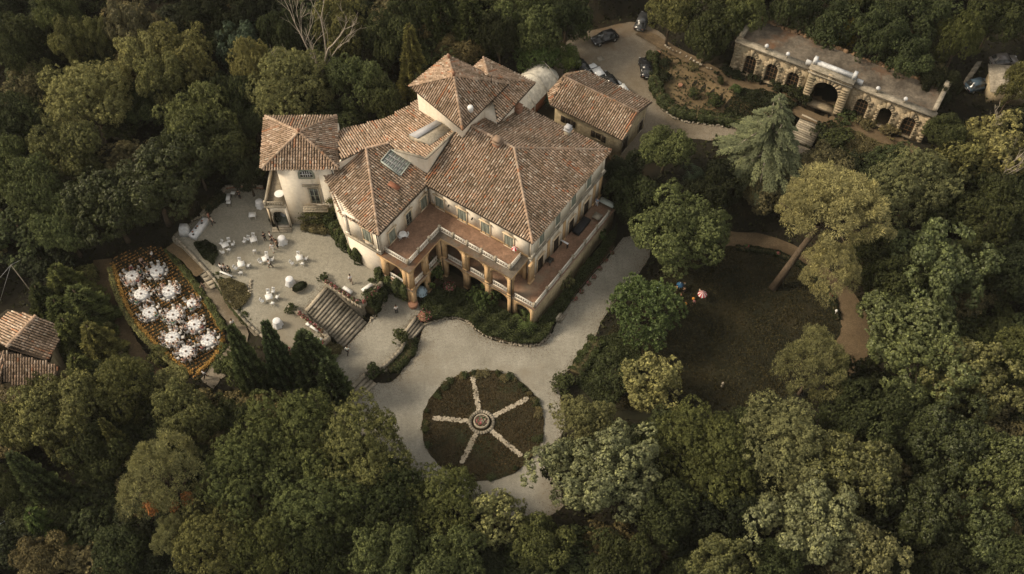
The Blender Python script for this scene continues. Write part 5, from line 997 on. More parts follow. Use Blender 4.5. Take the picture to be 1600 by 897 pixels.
ORD = ['first', 'second', 'third', 'fourth', 'fifth', 'sixth', 'seventh', 'eighth', 'ninth', 'tenth']
k = 0
def flower_row(p0, p1, n, z, where, off=0):
    global k
    for i in range(n):
        u = (i+.5)/n; flowers(p0[0]+(p1[0]-p0[0])*u, p0[1]+(p1[1]-p0[1])*u, z, .30, f'pink flowers in a terracotta pot, number {i+1} from the upper end, {where}' if False else f'pink flower pot {where}, {ORD[i]} from its upper end', seed=k, group=f'pink flower pots {where}'); k += 1
flower_row((508, 440), (562, 476), 8, Z_COURT+.62, 'on the parapet right of the wide steps')
flower_row((567, 476), (594, 448), 5, Z_COURT+.62, 'on the short parapet near the villa shrubs')
flower_row((466, 490), (506, 521), 7, Z_COURT+.62, 'on the parapet left of the wide steps')
flower_row((474, 554), (508, 534), 4, Z_COURT+.57, 'on the parapet by the round dark cypress')
flower_row((420, 530), (455, 550), 4, Z_COURT, 'along the courtyard edge among the cypresses')
flowers(662.8, 496, Z_LAND, .95, 'dark red leafy plant in a pot beside the right short steps', 900, n=160)
for i, (x, y) in enumerate(((899, 467), (909, 456), (920, 443), (928, 433), (937, 420), (946, 407), (956, 395))):
    X, Y = P(x, y, .15); rng = np.random.default_rng(70+i); d = sph(rng, 70); d[:, 2] = abs(d[:, 2]); m_ = MB(); m_.quads(cardsQ(np.array([X, Y, .2])+d*.38, d, .09, rng, .8), rng.uniform(.1, .9, 70)); o = m_.build('rose_bush', 'petal'); tag(o, f'{ORD[i]} small pink rose bush from the lower end of the row by the drive', 'rose bush', 'pink rose bushes along the drive')
X, Y = P(703, 456, .1); rng = np.random.default_rng(88); d = sph(rng, 200); d[:, 2] = abs(d[:, 2]); m_ = MB(); m_.quads(cardsQ(np.array([X, Y, 1.5])+d*np.array([.85, .85, .3]), d, .1, rng, .8), rng.uniform(.1, 1, 200)); tag(m_.build('flower_basin', 'petal'), 'faded pink round flower bush in the dark bed inside the loggia corner', 'flower bush')
X, Y = P(659, 462, Z_LAND); rng = np.random.default_rng(89); d = sph(rng, 420); d[:, 2] = abs(d[:, 2]); m_ = MB(); m_.quads(cardsQ(np.array([X, Y, 1.4])+d*np.array([.8, .8, .9])*rng.uniform(.7, 1.1, (420, 1)), d, .12, rng, .8), rng.random(420)); tag(m_.build('flowering_bush', 'tinted', color=(.40, .52, .60)), 'pale blue flowering bush at the foot of the left loggia pillar', 'bush')
m_ = MB(); m_.lathe((*P(646, 478, Z_LAND), Z_LAND-.3), [(.5, 0), (.62, .5), (.68, .9), (.55, 1.0)], 12); tag(m_.build('clay_jar', 'terracotta'), 'large rounded terracotta jar beside the pale blue bush', 'jar')
# ------------------------------------------------------------------ round bed with five stone paths
cb = P(754.5, 662, .05); rb = 7.45
pts = [(cb[0]+math.cos(i*math.pi/36)*rb*(1+.01*math.sin(i*2.1)), cb[1]+math.sin(i*math.pi/36)*rb*(1+.01*math.sin(i*1.7))) for i in range(72)]
poly_sheet('round_lawn', pts, .09, 'lawn_dry', .15, 'bed_soil', reserve=False)
tb_ = []
ground_cover(None, .09, 15000, .07, (.05, .036, .017), 'patchy dry grass covering the round central bed', 'grass', seed=31, name='dry_grass_tufts', world=pts, size=.10, clump=1.1)
rr_ = random.Random(9); 
for i in range(46):
    an = rr_.uniform(0, 6.28); r = rb-rr_.uniform(.15, .7)
    if i > 24: an = rr_.uniform(.3, 2.6)
    put_plant('shrub', cb[0]+math.cos(an)*r, cb[1]+math.sin(an)*r, rr_.uniform(.3, .65), rr_.uniform(.3, .7), rr_.choice(['dark', 'dark', 'brown']), 'edging_bush', f"{rr_.choice(['small', 'tiny', 'rounded'])} low bush at {['three', 'two', 'one', 'twelve', 'eleven', 'ten', 'nine', 'eight', 'seven', 'six', 'five', 'four'][int(round(an/(math.pi/6))) % 12]} o'clock on the rim of the round bed", 'bush', 'little bushes round the rim of the central bed', seed=i, z=.09)
cen = Vector((*P(752.5, 660, .1), 0)); srng = random.Random(12)
cobs = thing('star_path', (cen.x, cen.y, .1), 'five white pebble strips crossing the round bed like a wheel', 'path')
for ei, (x, y) in enumerate(((738, 588), (825.5, 622), (814, 712), (721, 724), (676, 653))):
    e = Vector((*P(x, y, .1), 0)); d = (e-cen); L = d.length; d.normalize(); s = Vector((-d.y, d.x, 0)); m_ = MB(); a = cen+d*1.3+UZ*.092
    m_.box(a-s*.25, d*(L-1.3), s*.5, UZ*.035); st_ = m_.build('path_strip', 'stone_old', cobs); m_ = MB()
    for q in range(int((L-1.3)*34)):
        p = cen+d*srng.uniform(1.3, L)+s*srng.uniform(-.27, .27)+UZ*.125; w_ = srng.uniform(.07, .16); an = srng.uniform(0, 3); dd = Vector((math.cos(an), math.sin(an), 0))*w_; ee = Vector((-dd.y, dd.x, 0)); m_.add([p-dd-ee*.6, p+dd-ee*.6, p+dd+ee*.6, p-dd+ee*.6, p+UZ*.07], [(0, 1, 4), (1, 2, 4), (2, 3, 4), (3, 0, 4)], 0 if srng.random() < .93 else 1)
    o = m_.build('pebbles', ['stone', 'bed_soil'], cobs); o['kind'] = 'stuff'
m_ = MB()
for q in range(28): an = q*2*math.pi/28; p = cen+Vector((math.cos(an)*1.42, math.sin(an)*1.42, .09)); s = Vector((-math.sin(an), math.cos(an), 0)); o_ = Vector((math.cos(an), math.sin(an), 0)); m_.box(p-s*.15-o_*.2, s*.29, o_*.4, UZ*.16)
m_.build('kerb_ring', 'stone_old', cobs)
urn = thing('central_planter', (cen.x, cen.y, .1), 'low round stone planter with pink flowers at the hub of the wheel bed', 'planter')
m_ = MB(); m_.lathe((cen.x, cen.y, .1), [(.95, 0), (1.0, .25), (.95, .5), (.85, .52), (.8, .4)], 14); m_.build('basin', 'stone', urn); rng = np.random.default_rng(5); d = sph(rng, 150); d[:, 2] = abs(d[:, 2]); m_ = MB(); m_.quads(cardsQ(np.array([cen.x, cen.y, .55])+d*np.array([.75, .75, .35]), d, .12, rng, .8), rng.random(150)**1.6); m_.build('flowers', 'petal', urn)

# ------------------------------------------------------------------ furniture prototypes
def pbuild(m_, name, mat, pr, **kw): return m_.build(name, mat, pr, **kw)
chair = protothing('folding_chair')
m_ = MB(); m_.box((-.22, -.2, .43), (.44, 0, 0), (0, .42, 0), (0, 0, .035)); pbuild(m_, 'seat', 'white', chair)
m_ = MB(); m_.hexa([(-.22, -.24, .62), (.22, -.24, .62), (.22, -.21, .62), (-.22, -.21, .62), (-.22, -.34, .88), (.22, -.34, .88), (.22, -.31, .88), (-.22, -.31, .88)]); m_.box((-.22, -.21, .50), (.44, 0, 0), (0, .02, 0), (0, 0, .06)); pbuild(m_, 'backrest', 'white', chair)
for sx in (-.2, .2):
    m_ = MB(); m_.tube([(sx, .2, 0), (sx, -.33, .9)], [.018, .018], 5); pbuild(m_, 'leg', 'white', chair); m_ = MB(); m_.tube([(sx*.9, -.26, 0), (sx*.9, .15, .44)], [.018, .018], 5); pbuild(m_, 'leg', 'white', chair)
register(chair)
dchair = protothing('banquet_chair')
m_ = MB(); m_.box((-.21, -.2, .44), (.42, 0, 0), (0, .42, 0), (0, 0, .07)); pbuild(m_, 'cushion', 'chair_cream', dchair)
m_ = MB(); m_.hexa([(-.21, -.22, .52), (.21, -.22, .52), (.21, -.19, .52), (-.21, -.19, .52), (-.19, -.30, .98), (.19, -.30, .98), (.19, -.27, .98), (-.19, -.27, .98)]); pbuild(m_, 'backrest', 'chair_cream', dchair)
for sx in (-.19, .19):
    for sy in (-.19, .19): m_ = MB(); m_.tube([(sx, sy, 0), (sx, sy, .44)], [.02, .02], 4); pbuild(m_, 'leg', 'white', dchair)
register(dchair)
stable = protothing('square_table')
m_ = MB(); m_.box((-.46, -.42, .71), (.92, 0, 0), (0, .84, 0), (0, 0, .04)); pbuild(m_, 'tabletop', 'white', stable)
for sx in (-.4, .4):
    for sy in (-.36, .36): m_ = MB(); m_.tube([(sx, sy, 0), (sx, sy, .71)], [.022, .022], 5); pbuild(m_, 'leg', 'white', stable)
register(stable)
bench = protothing('long_bench')
m_ = MB(); m_.box((-.72, -.26, .43), (1.44, 0, 0), (0, .52, 0), (0, 0, .06)); pbuild(m_, 'seat', 'white', bench)
for sx in (-.6, .6): m_ = MB(); m_.box((sx-.05, -.2, 0), (.1, 0, 0), (0, .4, 0), (0, 0, .43)); pbuild(m_, 'leg', 'white', bench)
register(bench)
def cloth_table(R1, H_, flare, n=28, seed=0):
    rr = random.Random(seed); m_ = MB(); vs = []
    for (r, z, wv) in ((R1, H_, 0), (R1+.015, H_-.03, 0), (R1+flare*.4, H_*.5, .05), (R1+flare, .02, .11)):
        for k in range(n): an = 2*math.pi*k/n; q = r*(1+wv*math.sin(an*7+seed)+wv*.6*math.sin(an*3+2)); vs.append((q*math.cos(an), q*math.sin(an), z))
    fs = [(i*n+k, i*n+(k+1) % n, (i+1)*n+(k+1) % n, (i+1)*n+k) for i in range(3) for k in range(n)]+[tuple(range(n))[::-1]]; fs = [f[::-1] for f in fs]; m_.add(vs, fs); return m_
cock = protothing('cocktail_table'); pbuild(cloth_table(.48, 1.08, .18, seed=1), 'tablecloth', 'linen', cock, smooth=True)
m_ = MB(); m_.tube([(0, 0, 0), (0, 0, 1.05)], [.05, .05], 6); pbuild(m_, 'leg', 'white', cock); register(cock)
rtab = protothing('round_banquet_table'); pbuild(cloth_table(.88, .76, .07, 36, 3), 'tablecloth', 'linen', rtab)
m_ = MB(); m_.lathe((0, 0, .02), [(.3, 0), (.1, .1), (.1, .7)], 8); pbuild(m_, 'leg', 'white', rtab)
register(rtab)
plate = protothing('place_setting'); m_ = MB(); m_.lathe((0, 0, .762), [(.1, 0), (.15, .015), (.14, .02)], 10); pbuild(m_, 'plate', 'white', plate)
m_ = MB(); m_.lathe((.14, .12, .762), [(.03, 0), (.008, .02), (.008, .1), (.04, .14), (.035, .2)], 6); pbuild(m_, 'glass', 'lead', plate); register(plate)
cpiece = protothing('centrepiece'); rng = np.random.default_rng(3); d = sph(rng, 40); d[:, 2] = abs(d[:, 2]); m_ = MB(); m_.quads(cardsQ(np.array([0, 0, .80])+d*np.array([.16, .16, .1]), d, .05, rng, .8), rng.random(40)); pbuild(m_, 'flowers', 'petal', cpiece)
m_ = MB(); m_.lathe((0, 0, .762), [(.08, 0), (.1, .05), (.06, .06)], 8); pbuild(m_, 'bowl', 'linen', cpiece); register(cpiece)
# ------------------------------------------------------------------ people: one skinned body per pose, clothes follow the same skeleton
def skin(name, verts, edges, rads, sub=1, root=0):
    me = bpy.data.meshes.new(name); me.from_pydata([Vector(v) for v in verts], edges, []); o = bpy.data.objects.new(name, me); col.objects.link(o)
    mo = o.modifiers.new('s', 'SKIN'); mo.use_smooth_shade = True; su = o.modifiers.new('u', 'SUBSURF'); su.levels = sub; su.render_levels = sub
    for i, r in enumerate(rads): me.skin_vertices[0].data[i].radius = (r, r*(.72 if False else 1)) if not isinstance(r, tuple) else r
    me.skin_vertices[0].data[root].use_root = True
    dg = bpy.context.evaluated_depsgraph_get(); out_ = bpy.data.meshes.new_from_object(o.evaluated_get(dg)); bpy.data.objects.remove(o); return out_
def person_proto(pose):
    if pose == 'sit': hip = .50; K = [(-.10, .42, .50), (.10, .42, .50)]; An = [(-.11, .46, .08), (.11, .46, .08)]; sh = 1.02; lean = .04; El = [(-.24, .14, .80), (.24, .14, .80)]; Wr = [(-.16, .38, .80), (.16, .38, .80)]
    elif pose == 'walk': hip = .92; K = [(-.09, .16, .50), (.09, -.06, .50)]; An = [(-.09, .24, .08), (.09, -.30, .14)]; sh = 1.43; lean = .05; El = [(-.25, -.12, 1.16), (.25, .14, 1.16)]; Wr = [(-.24, .02, .95), (.23, .34, 1.02)]
    else: hip = .92; K = [(-.10, .02, .50), (.11, .03, .50)]; An = [(-.11, -.02, .08), (.14, .0, .08)]; sh = 1.43; lean = .0; El = [(-.26, -.03, 1.16), (.27, .06, 1.17)]; Wr = [(-.25, .10, .92), (.16, .24, 1.12)]
    pr = protothing('person_'+pose); hd = sh+.27
    v = [(0, 0, hip), (0, lean*.4, hip+.22), (0, lean, sh-.06), (0, lean+.01, sh+.08), (0, lean+.03, hd-.03), (0, lean+.04, hd+.06)]; r = [(.15, .11), (.135, .10), (.16, .10), .055, .095, .085]; e = [(0, 1), (1, 2), (2, 3), (3, 4), (4, 5)]
    def add(p, rr, par): v.append(p); r.append(rr); e.append((par, len(v)-1)); return len(v)-1
    limb = {}
    for s in (0, 1):
        sg = -1 if s == 0 else 1; h = add((sg*.09, .0, hip-.04), .09, 0); k_ = add(K[s], .062, h); a_ = add(An[s], .042, k_); t_ = add((An[s][0]+sg*.02, An[s][1]+.17, An[s][2]-.04), .035, a_)
        q = add((sg*.18, lean, sh-.03), .055, 2); el_ = add(El[s], .042, q); wr = add(Wr[s], .028, el_); limb[s] = (h, k_, a_, t_, q, el_, wr)
        w_ = Vector(v[wr]); d = (w_-Vector(v[el_])).normalized(); side = d.cross(Vector((0, 0, 1))).normalized() if abs(d.z) < .9 else Vector((0, 1, 0)); pm_ = add(tuple(w_+d*.06), (.034, .018), wr)
        for f in range(4): b = add(tuple(w_+d*.10+side*(-.028+.019*f)), .010, pm_); add(tuple(w_+d*(.155-.008*abs(f-1.5))+side*(-.03+.02*f)-Vector((0, 0, .02))), .008, b)
        add(tuple(w_+d*.075+side*.05*sg), .010, pm_)
    me = skin('body', v, e, r); me.materials.append(MAT['tinted']); b = bpy.data.objects.new('body', me); b.parent = pr; b['own'] = 1; b.color = (.50, .31, .22, 1)
    def sub(name, ids, rads, c, extra=None):
        m_ = {j: i for i, j in enumerate(ids)}; ee = [(m_[a], m_[b_]) for a, b_ in e if a in m_ and b_ in m_]; vv = [v[j] for j in ids]
        me = skin(name, vv, ee, rads); me.materials.append(MAT['tinted']); o = bpy.data.objects.new(name, me); o.parent = pr; o['own'] = 1; o.color = (*c, 1)
    L0, L1 = limb[0], limb[1]
    sub('shirt', [0, 1, 2, L0[4], L0[5], L1[4], L1[5]], [(.165, .125), (.155, .12), (.18, .12), .075, .058, .075, .058], (.75, .74, .72))
    sub('trousers', [0, L0[0], L0[1], L0[2], L1[0], L1[1], L1[2]], [(.17, .13), .105, .078, .062, .105, .078, .062], (.03, .03, .035))
    for s in (0, 1): m_ = MB(); p = Vector(v[limb[s][2]]); m_.hexa([p+Vector(q) for q in ((-.045, -.06, -.085), (.045, -.06, -.085), (.04, .2, -.085), (-.04, .2, -.085), (-.04, -.05, .0), (.04, -.05, .0), (.03, .16, -.04), (-.03, .16, -.04))]); o = m_.build('shoe', 'tinted', pr, color=(.02, .018, .016)); o['own'] = 1
    m_ = MB(); c = Vector(v[5])+Vector((0, -.02, .0)); K_ = 10
    prof_ = [(.098, -.10), (.112, -.03), (.108, .03), (.08, .08), (.02, .105)]; vs = [c+Vector((rr*math.cos(2*math.pi*k/K_), rr*1.08*math.sin(2*math.pi*k/K_)-.012+.03*(z > 0), z+.02)) for rr, z in prof_ for k in range(K_)]
    fs = [(i*K_+k, i*K_+(k+1) % K_, (i+1)*K_+(k+1) % K_, (i+1)*K_+k) for i in range(4) for k in range(K_) if not (i < 2 and 1 <= k <= 3)]+[tuple(4*K_+k for k in range(K_))]; m_.add(vs, fs); o = m_.build('hair', 'tinted', pr, True, color=(.045, .03, .02)); o['own'] = 1
    m_ = MB(); fc = Vector(v[4]); m_.box(fc+Vector((-.012, .085, -.01)), (.024, 0, 0), (0, .03, 0), (0, 0, .05)); m_.box(fc+Vector((-.028, .088, -.045)), (.056, 0, 0), (0, .01, 0), (0, 0, .014)); m_.box(fc+Vector((-.045, .083, .045)), (.022, 0, 0), (0, .012, 0), (0, 0, .014)); m_.box(fc+Vector((.023, .083, .045)), (.022, 0, 0), (0, .012, 0), (0, 0, .014)); o = m_.build('face', 'tinted', pr, color=(.30, .16, .12)); o['own'] = 1
    m_ = MB()
    register(pr); return pr
PP = {k_: person_proto(k_) for k_ in ('stand', 'walk', 'sit')}
def dress(r, shirt, trousers, hair):
    for c in CH(r):
        nm = c.name.split('.')[0]
        if nm == 'shirt': c.color = (*shirt, 1)
        elif nm == 'trousers' and trousers: c.color = (*trousers, 1)
        elif nm == 'hair': c.color = (*hair, 1)
LASTKIDS = []
def CH(r): return LASTKIDS[-1]
def person(pose, px, py, z, rz, shirt, trousers=(.025, .025, .03), label='', hair=(.045, .03, .02), world=None, group=None, s=1.0):
    X, Y = world if world else P(px, py, z); root = bpy.data.objects.new('person', None); col.objects.link(root); root.location = (X, Y, z); root.rotation_euler = (0, 0, rz); root.scale = (s, s, s); ks = []
    for o in kids[PP[pose].name]:
        c = o.copy(); col.objects.link(c); c.parent = root; ks.append(c)
        if 'base' in c: del c['base']
        if 'own' in c: del c['own']
    LASTKIDS.append(ks); dress(root, shirt, trousers, hair); return tag(root, label, 'person', group)
WH = (.72, .71, .69); BK = (.022, .022, .025)
person('stand', 415, 376, Z_COURT, .6, BK, BK, 'waiter all in black standing in the courtyard left of the draped table')
person('stand', 424, 375, Z_COURT, -1.2, WH, BK, 'person in white shirt and black trousers beside the waiter in black')
person('walk', 427.5, 392, Z_COURT, 3.0, WH, (.60, .58, .54), 'person dressed all in white below the group by the draped table')
person('stand', 434.5, 387, Z_COURT, 1.5, (.16, .10, .06), BK, 'person with brown top and dark trousers next to the draped table')
person('walk', 429, 381, Z_COURT, 2.2, (.10, .08, .07), BK, 'person in dark brown clothes in the middle of the standing group')
person('stand', 347.5, 424, Z_COURT, -.6, WH, BK, 'seated-level musician in white shirt at the left end of the white plank')
person('stand', 353.5, 425, Z_COURT, .4, (.45, .42, .40), BK, 'musician in grey top in the middle of the trio by the round bed')
person('stand', 360.5, 428, Z_COURT, 1.0, (.03, .05, .035), (.03, .05, .035), 'person in long dark green clothes at the right of the trio')
person('stand', 375, 310, Z_COURT, -.5, BK, BK, 'person in black standing by the side tables under the tree')
person('walk', 334, 351, Z_COURT, 2.1, (.55, .50, .42), BK, 'person in pale patterned top walking up to the buffet table')
person('walk', 329, 345, Z_COURT, 1.6, (.35, .14, .10), BK, 'person in reddish top standing at the buffet table end')
person('walk', 423.5, 418, Z_COURT, 1.4, WH, BK, 'person bending by a white table in white top and black skirt')
person('walk', 549, 442, Z_COURT, .3, WH, (.30, .22, .17), 'person in white shirt and tan trousers on the small platform by the flower pots')
person('stand', 620, 489, Z_LAND, .2, WH, BK, 'lone waiter in white shirt and black trousers on the landing by the villa')
person('walk', 544, 553, Z_LAND, -.4, (.55, .62, .58), BK, 'person in pale green shirt at the foot of the wide steps')
person('walk', 320.5, 453, 1.75, 2.6, (.06, .05, .045), BK, 'person in dark clothes on the worn steps of the side walk')
person('walk', 366, 511, 1.45, .5, WH, BK, 'person in white top on the lower side walk near the cypress')
person('walk', 321.5, 590, 1.0, -.8, (.6, .62, .68), BK, 'person in pale top at the bottom corner of the banquet terrace')
person('stand', 932.5, 322, Z1, 2.4, (.25, .34, .48), (.55, .56, .58), 'person in blue and white clothes at the far end of the right terrace')
def cl(proto, name, px, py, z, rz, label, cat, group=None, sc=None, world=None):
    X, Y = world if world else P(px, py, z); r = clone(proto, (X, Y, z), rz, sc, label, cat, group); r.name = name; return r
sets = [('nearest the buffet', (353.4, 387.4), .55, [(346.7, 383, 2.6), (358.7, 380, 3.3), (364.8, 384.5, 2.0), (358.5, 393, -.3), (349.4, 397, -1.0)]),
        ('left of the standing group', (397.8, 379), .35, [(396.5, 372.5, 3.1), (388.4, 376.5, 2.9), (382.5, 380, 2.6), (398.6, 395, .2)]),
        ('just right of the trio of musicians', (378.5, 417.5), .3, [(375.5, 410.8, 3.3), (369.7, 422, -1.9), (389.2, 418, 1.3), (377.5, 429, -.1)]),
        ('in the middle of the courtyard', (416.5, 408.8), .4, [(417.2, 402, 3.1), (408.5, 412, -2.0), (425.8, 408.6, 1.6)]),
        ('nearest the dark hedge by the villa', (469.4, 407.5), .35, [(466.8, 401.5, 3.2), (478.8, 407, 1.4), (473.5, 415, -.3), (457.5, 414, -1.7)]),
        ('just left of the wide steps', (421.9, 468.4), .35, [(419.8, 460.2, 3.2), (427.6, 457.8, 3.0), (434, 467, 1.3), (427, 476.8, -.2), (411.3, 473, -1.7)])]
for where, (x, y), rz, chs in sets:
    cl(stable, 'square_table', x, y, Z_COURT, rz, f'white square table {where}', 'table', 'white square tables in the courtyard')
    for i, (cx_, cy_, rz_) in enumerate(chs):
        side = ('above' if cy_ < y else 'below') + (' left of' if cx_ < x-3 else ' right of' if cx_ > x+3 else '')
        lab = f'white chair {side} the table {where}'
        if i == 3 and 'musicians' not in where and 'group' in where: lab = 'lone white folding chair away from its table near the standing group'
        cl(chair, 'folding_chair', cx_, cy_, Z_COURT, rz_, lab, 'chair', 'white folding chairs in the courtyard')
cl(stable, 'square_table', 395.7, 340.5, Z_COURT, .1, 'single white square table without chairs left of the arched annex', 'table', 'white square tables in the courtyard')
for x, y, z, lab in ((442, 379, Z_COURT, 'draped cocktail table beside the standing group'), (454.2, 443, Z_COURT, 'draped cocktail table behind the stone boat planter'), (434.5, 508, Z_COURT, 'draped cocktail table alone near the cypresses'), (407, 322, Z_COURT, 'draped cocktail table against the annex corner'), (446, 333, Z_COURT+.1, 'small draped table inside the annex arch')):
    cl(cock, 'cocktail_table', x, y, z, x, 'round white '+lab, 'table', 'tall white draped tables')
tt = thing('garden_table', (*P(438, 308, 7.55), 7.55), 'round white table on the gravelled annex roof terrace', 'table'); m_ = MB(); m_.lathe((*P(438, 308, 7.55), 8.25), [(.62, 0), (.66, .03), (.6, .05)], 16); m_.build('tabletop', 'white', tt); m_ = MB(); X, Y = P(438, 308, 7.55); m_.tube([(X, Y, 7.55), (X, Y, 8.25)], [.05, .05], 6); m_.build('leg', 'white', tt)
for x, y, rz, lab, s in ((543.6, 456, -.62, 'white bench behind the flowers right of the wide steps', 1), (574, 452, .72, 'white bench by the short parapet near the villa shrubs', 1.1), (491.9, 515, -.62, 'longer white bench by the parapet left of the wide steps', 1), (483.4, 509.5, -.62, 'small white stool table next to the longer left bench', .5), (496.3, 537, .72, 'white bench behind the round dark cypress', 1)):
    cl(bench, 'long_bench', x, y, Z_COURT, rz, lab, 'bench', None, (s, 1, 1))
def side_table(px, py, L, w_, rz, lab, top='white'):
    X, Y = P(px, py, Z_COURT); t_ = bpy.data.objects.new('side_table', None); col.objects.link(t_); t_.location = (X, Y, Z_COURT); t_.rotation_euler = (0, 0, rz); tag(t_, lab, 'table'); m_ = MB(); m_.box((-L/2, -w_/2, .78), (L, 0, 0), (0, w_, 0), (0, 0, .05)); o = m_.build('tabletop', top); o.parent = t_
    for sx in (-1, 1):
        for sy in (-1, 1): m_ = MB(); m_.tube([(sx*(L/2-.06), sy*(w_/2-.06), 0), (sx*(L/2-.06), sy*(w_/2-.06), .78)], [.03, .03], 5); o = m_.build('leg', 'iron'); o.parent = t_
side_table(358.6, 313.5, .55, 1.25, .05, 'narrow white table with black legs at the courtyard top'); side_table(359, 321.5, .6, .55, .05, 'small square black-legged table below the narrow white one'); side_table(366, 307, .6, .5, -.15, 'small black-legged table next to the person in black')
bt0, bt1 = Vector((*P(299, 368, Z_COURT+.9), 0)), Vector((*P(321, 340, Z_COURT+.9), 0)); buf = thing('buffet_table', (bt0.x, bt0.y, Z_COURT), 'long white-clothed buffet table under the big tree at the courtyard edge', 'table'); d = bt1-bt0; s = Vector((d.y, -d.x, 0)).normalized()
m_ = MB(); m_.hexa([bt0-s*.52+UZ*Z_COURT, bt0+s*.52+UZ*Z_COURT, bt1+s*.5+UZ*Z_COURT, bt1-s*.5+UZ*Z_COURT]+[bt0-s*.45+UZ*(Z_COURT+.9), bt0+s*.45+UZ*(Z_COURT+.9), bt1+s*.45+UZ*(Z_COURT+.9), bt1-s*.45+UZ*(Z_COURT+.9)]); m_.build('tablecloth', 'linen', buf)
for i in range(9):
    p = bt0+d*(.06+i*.105)+s*random.Random(i).uniform(-.25, .25)+UZ*(Z_COURT+.9); m_ = MB(); m_.lathe(p, [(.12, 0), (.16, .08), (.1, .1)], 8); tag(m_.build('serving_bowl', ['iron', 'terracotta', 'white'][i % 3]), 'small serving bowl standing on the long buffet table', 'bowl', 'bowls on the buffet table')
pb = P(291, 366, Z_COURT); m_ = MB(); m_.hexa([Vector((pb[0]+x, pb[1]+y, Z_COURT+z)) for z, ww in ((0, .75), (1.7, .5)) for x, y in ((-ww, -.5), (ww, -.5), (ww, .5), (-ww, .5))]); tag(m_.build('draped_stand', 'marble'), 'tall grey-white draped stand left of the long buffet table', 'stand')
pl = thing('white_plank', P3(352, 431, Z_COURT), 'long white plank bench lying in front of the musicians', 'bench'); a, b = Vector(P3(344, 428, Z_COURT)), Vector(P3(363, 435.5, Z_COURT)); d = b-a; m_ = MB(); m_.box(a+UZ*.4, d, Vector((-d.y, d.x, 0)).normalized()*.25, UZ*.05); m_.build('seat', 'white', pl); m_ = MB(); [m_.box(a+d*q, d*.04, Vector((-d.y, d.x, 0)).normalized()*.24, UZ*.4) for q in (.08, .88)]; m_.build('leg', 'iron', pl)
# planters
bp = P(469.5, 452, Z_COURT); pt = thing('boat_planter', (*bp, Z_COURT), 'boat-shaped stone planter with a clipped dark shrub in the courtyard', 'planter'); m_ = MB(); K = 14
rot = R(35); el_ = lambda a, b, z: [(bp[0]+a*math.cos(t)*math.cos(rot)-b*math.sin(t)*math.sin(rot), bp[1]+a*math.cos(t)*math.sin(rot)+b*math.sin(t)*math.cos(rot), Z_COURT+z) for t in [2*math.pi*k/K for k in range(K)]]
m_.add(el_(.85, .38, 0)+el_(1.1, .52, .5)+el_(.98, .42, .5), [(i*K+k, i*K+(k+1) % K, (i+1)*K+(k+1) % K, (i+1)*K+k) for i in range(2) for k in range(K)]+[tuple(2*K+k for k in range(K))]); m_.build('basin', 'stone', pt)
rng = np.random.default_rng(4); d = sph(rng, 1500); d[:, 2] = abs(d[:, 2]); q = d*np.array([1.05, .62, .7])*rng.uniform(.8, 1.05, (1500, 1)); p = np.stack([bp[0]+q[:, 0]*math.cos(rot)-q[:, 1]*math.sin(rot), bp[1]+q[:, 0]*math.sin(rot)+q[:, 1]*math.cos(rot), Z_COURT+.5+q[:, 2]], 1); m_ = MB(); m_.quads(cardsQ(p, d, .09, rng), rng.random(1500)); m_.build('shrub', 'leaf', pt, color=COLS['deep'])
for i, (x, y, z, lab) in enumerate(((507.5, 436, Z_COURT, 'at the top right corner of the wide steps'), (456, 486, Z_COURT, 'at the top left corner of the wide steps'), (626.7, 530, Z_LAND, 'at the left end of the right short steps'), (583.5, 585, Z_LAND, 'at the right end of the left short steps'), (581, 466, Z_COURT, 'between the two upper white benches'))):
    put_plant('shrub', *P(x, y, z), 1.15 if i > 1 else .8, 1.9 if i > 1 else 1.3, 'hedge', 'bushy_pot_plant', 'bushy green plant '+lab, 'plant', seed=i, z=z)
# ------------------------------------------------------------------ banquet: rows of golden-brown tufts, round tables, chairs and guests
vp = np.array(vine); dvr = np.array(P(262, 432, Z_VINE))-np.array(P(205, 462, Z_VINE)); dvr = dvr/np.linalg.norm(dvr); pvr = np.array([-dvr[1], dvr[0]])
rng = np.random.default_rng(8); c0 = vp.mean(0); cc_ = []
for r_ in np.arange(-16, 16, .52):
    for s_ in np.arange(-18, 18, .22):
        q = c0+dvr*(s_+rng.normal(0, .05))+pvr*(r_+rng.normal(0, .015)); cc_.append(q)
cc_ = np.array(cc_); cc_ = cc_[inpoly(cc_[:, 0], cc_[:, 1], vp)]; cc_ = cc_[rng.random(len(cc_)) < .86]
m_ = MB(); rep = 6; p = np.repeat(cc_, rep, 0); n = len(p); p3 = np.stack([p[:, 0], p[:, 1], np.full(n, Z_VINE+.03)], 1)+rng.normal(size=(n, 3))*np.array([.04, .03, .0])+np.array([0, 0, 1])*rng.uniform(0, .22, (n, 1)); m_.quads(cardsQ(p3, unit(rng.normal(size=(n, 3))*.6+np.array([0, 0, 1])), .11, rng, .5), np.clip(np.repeat(rng.normal(.55, .3, len(cc_)), rep)+rng.normal(0, .1, n), 0, 1))
tag(m_.build('low_golden_tufts', 'leaf_soft', color=(.37, .205, .08)), 'rows of low golden-brown tufts across the banquet terrace floor', 'ground cover', None, 'stuff')  # evenly spaced rows of tufts in one golden-brown colour
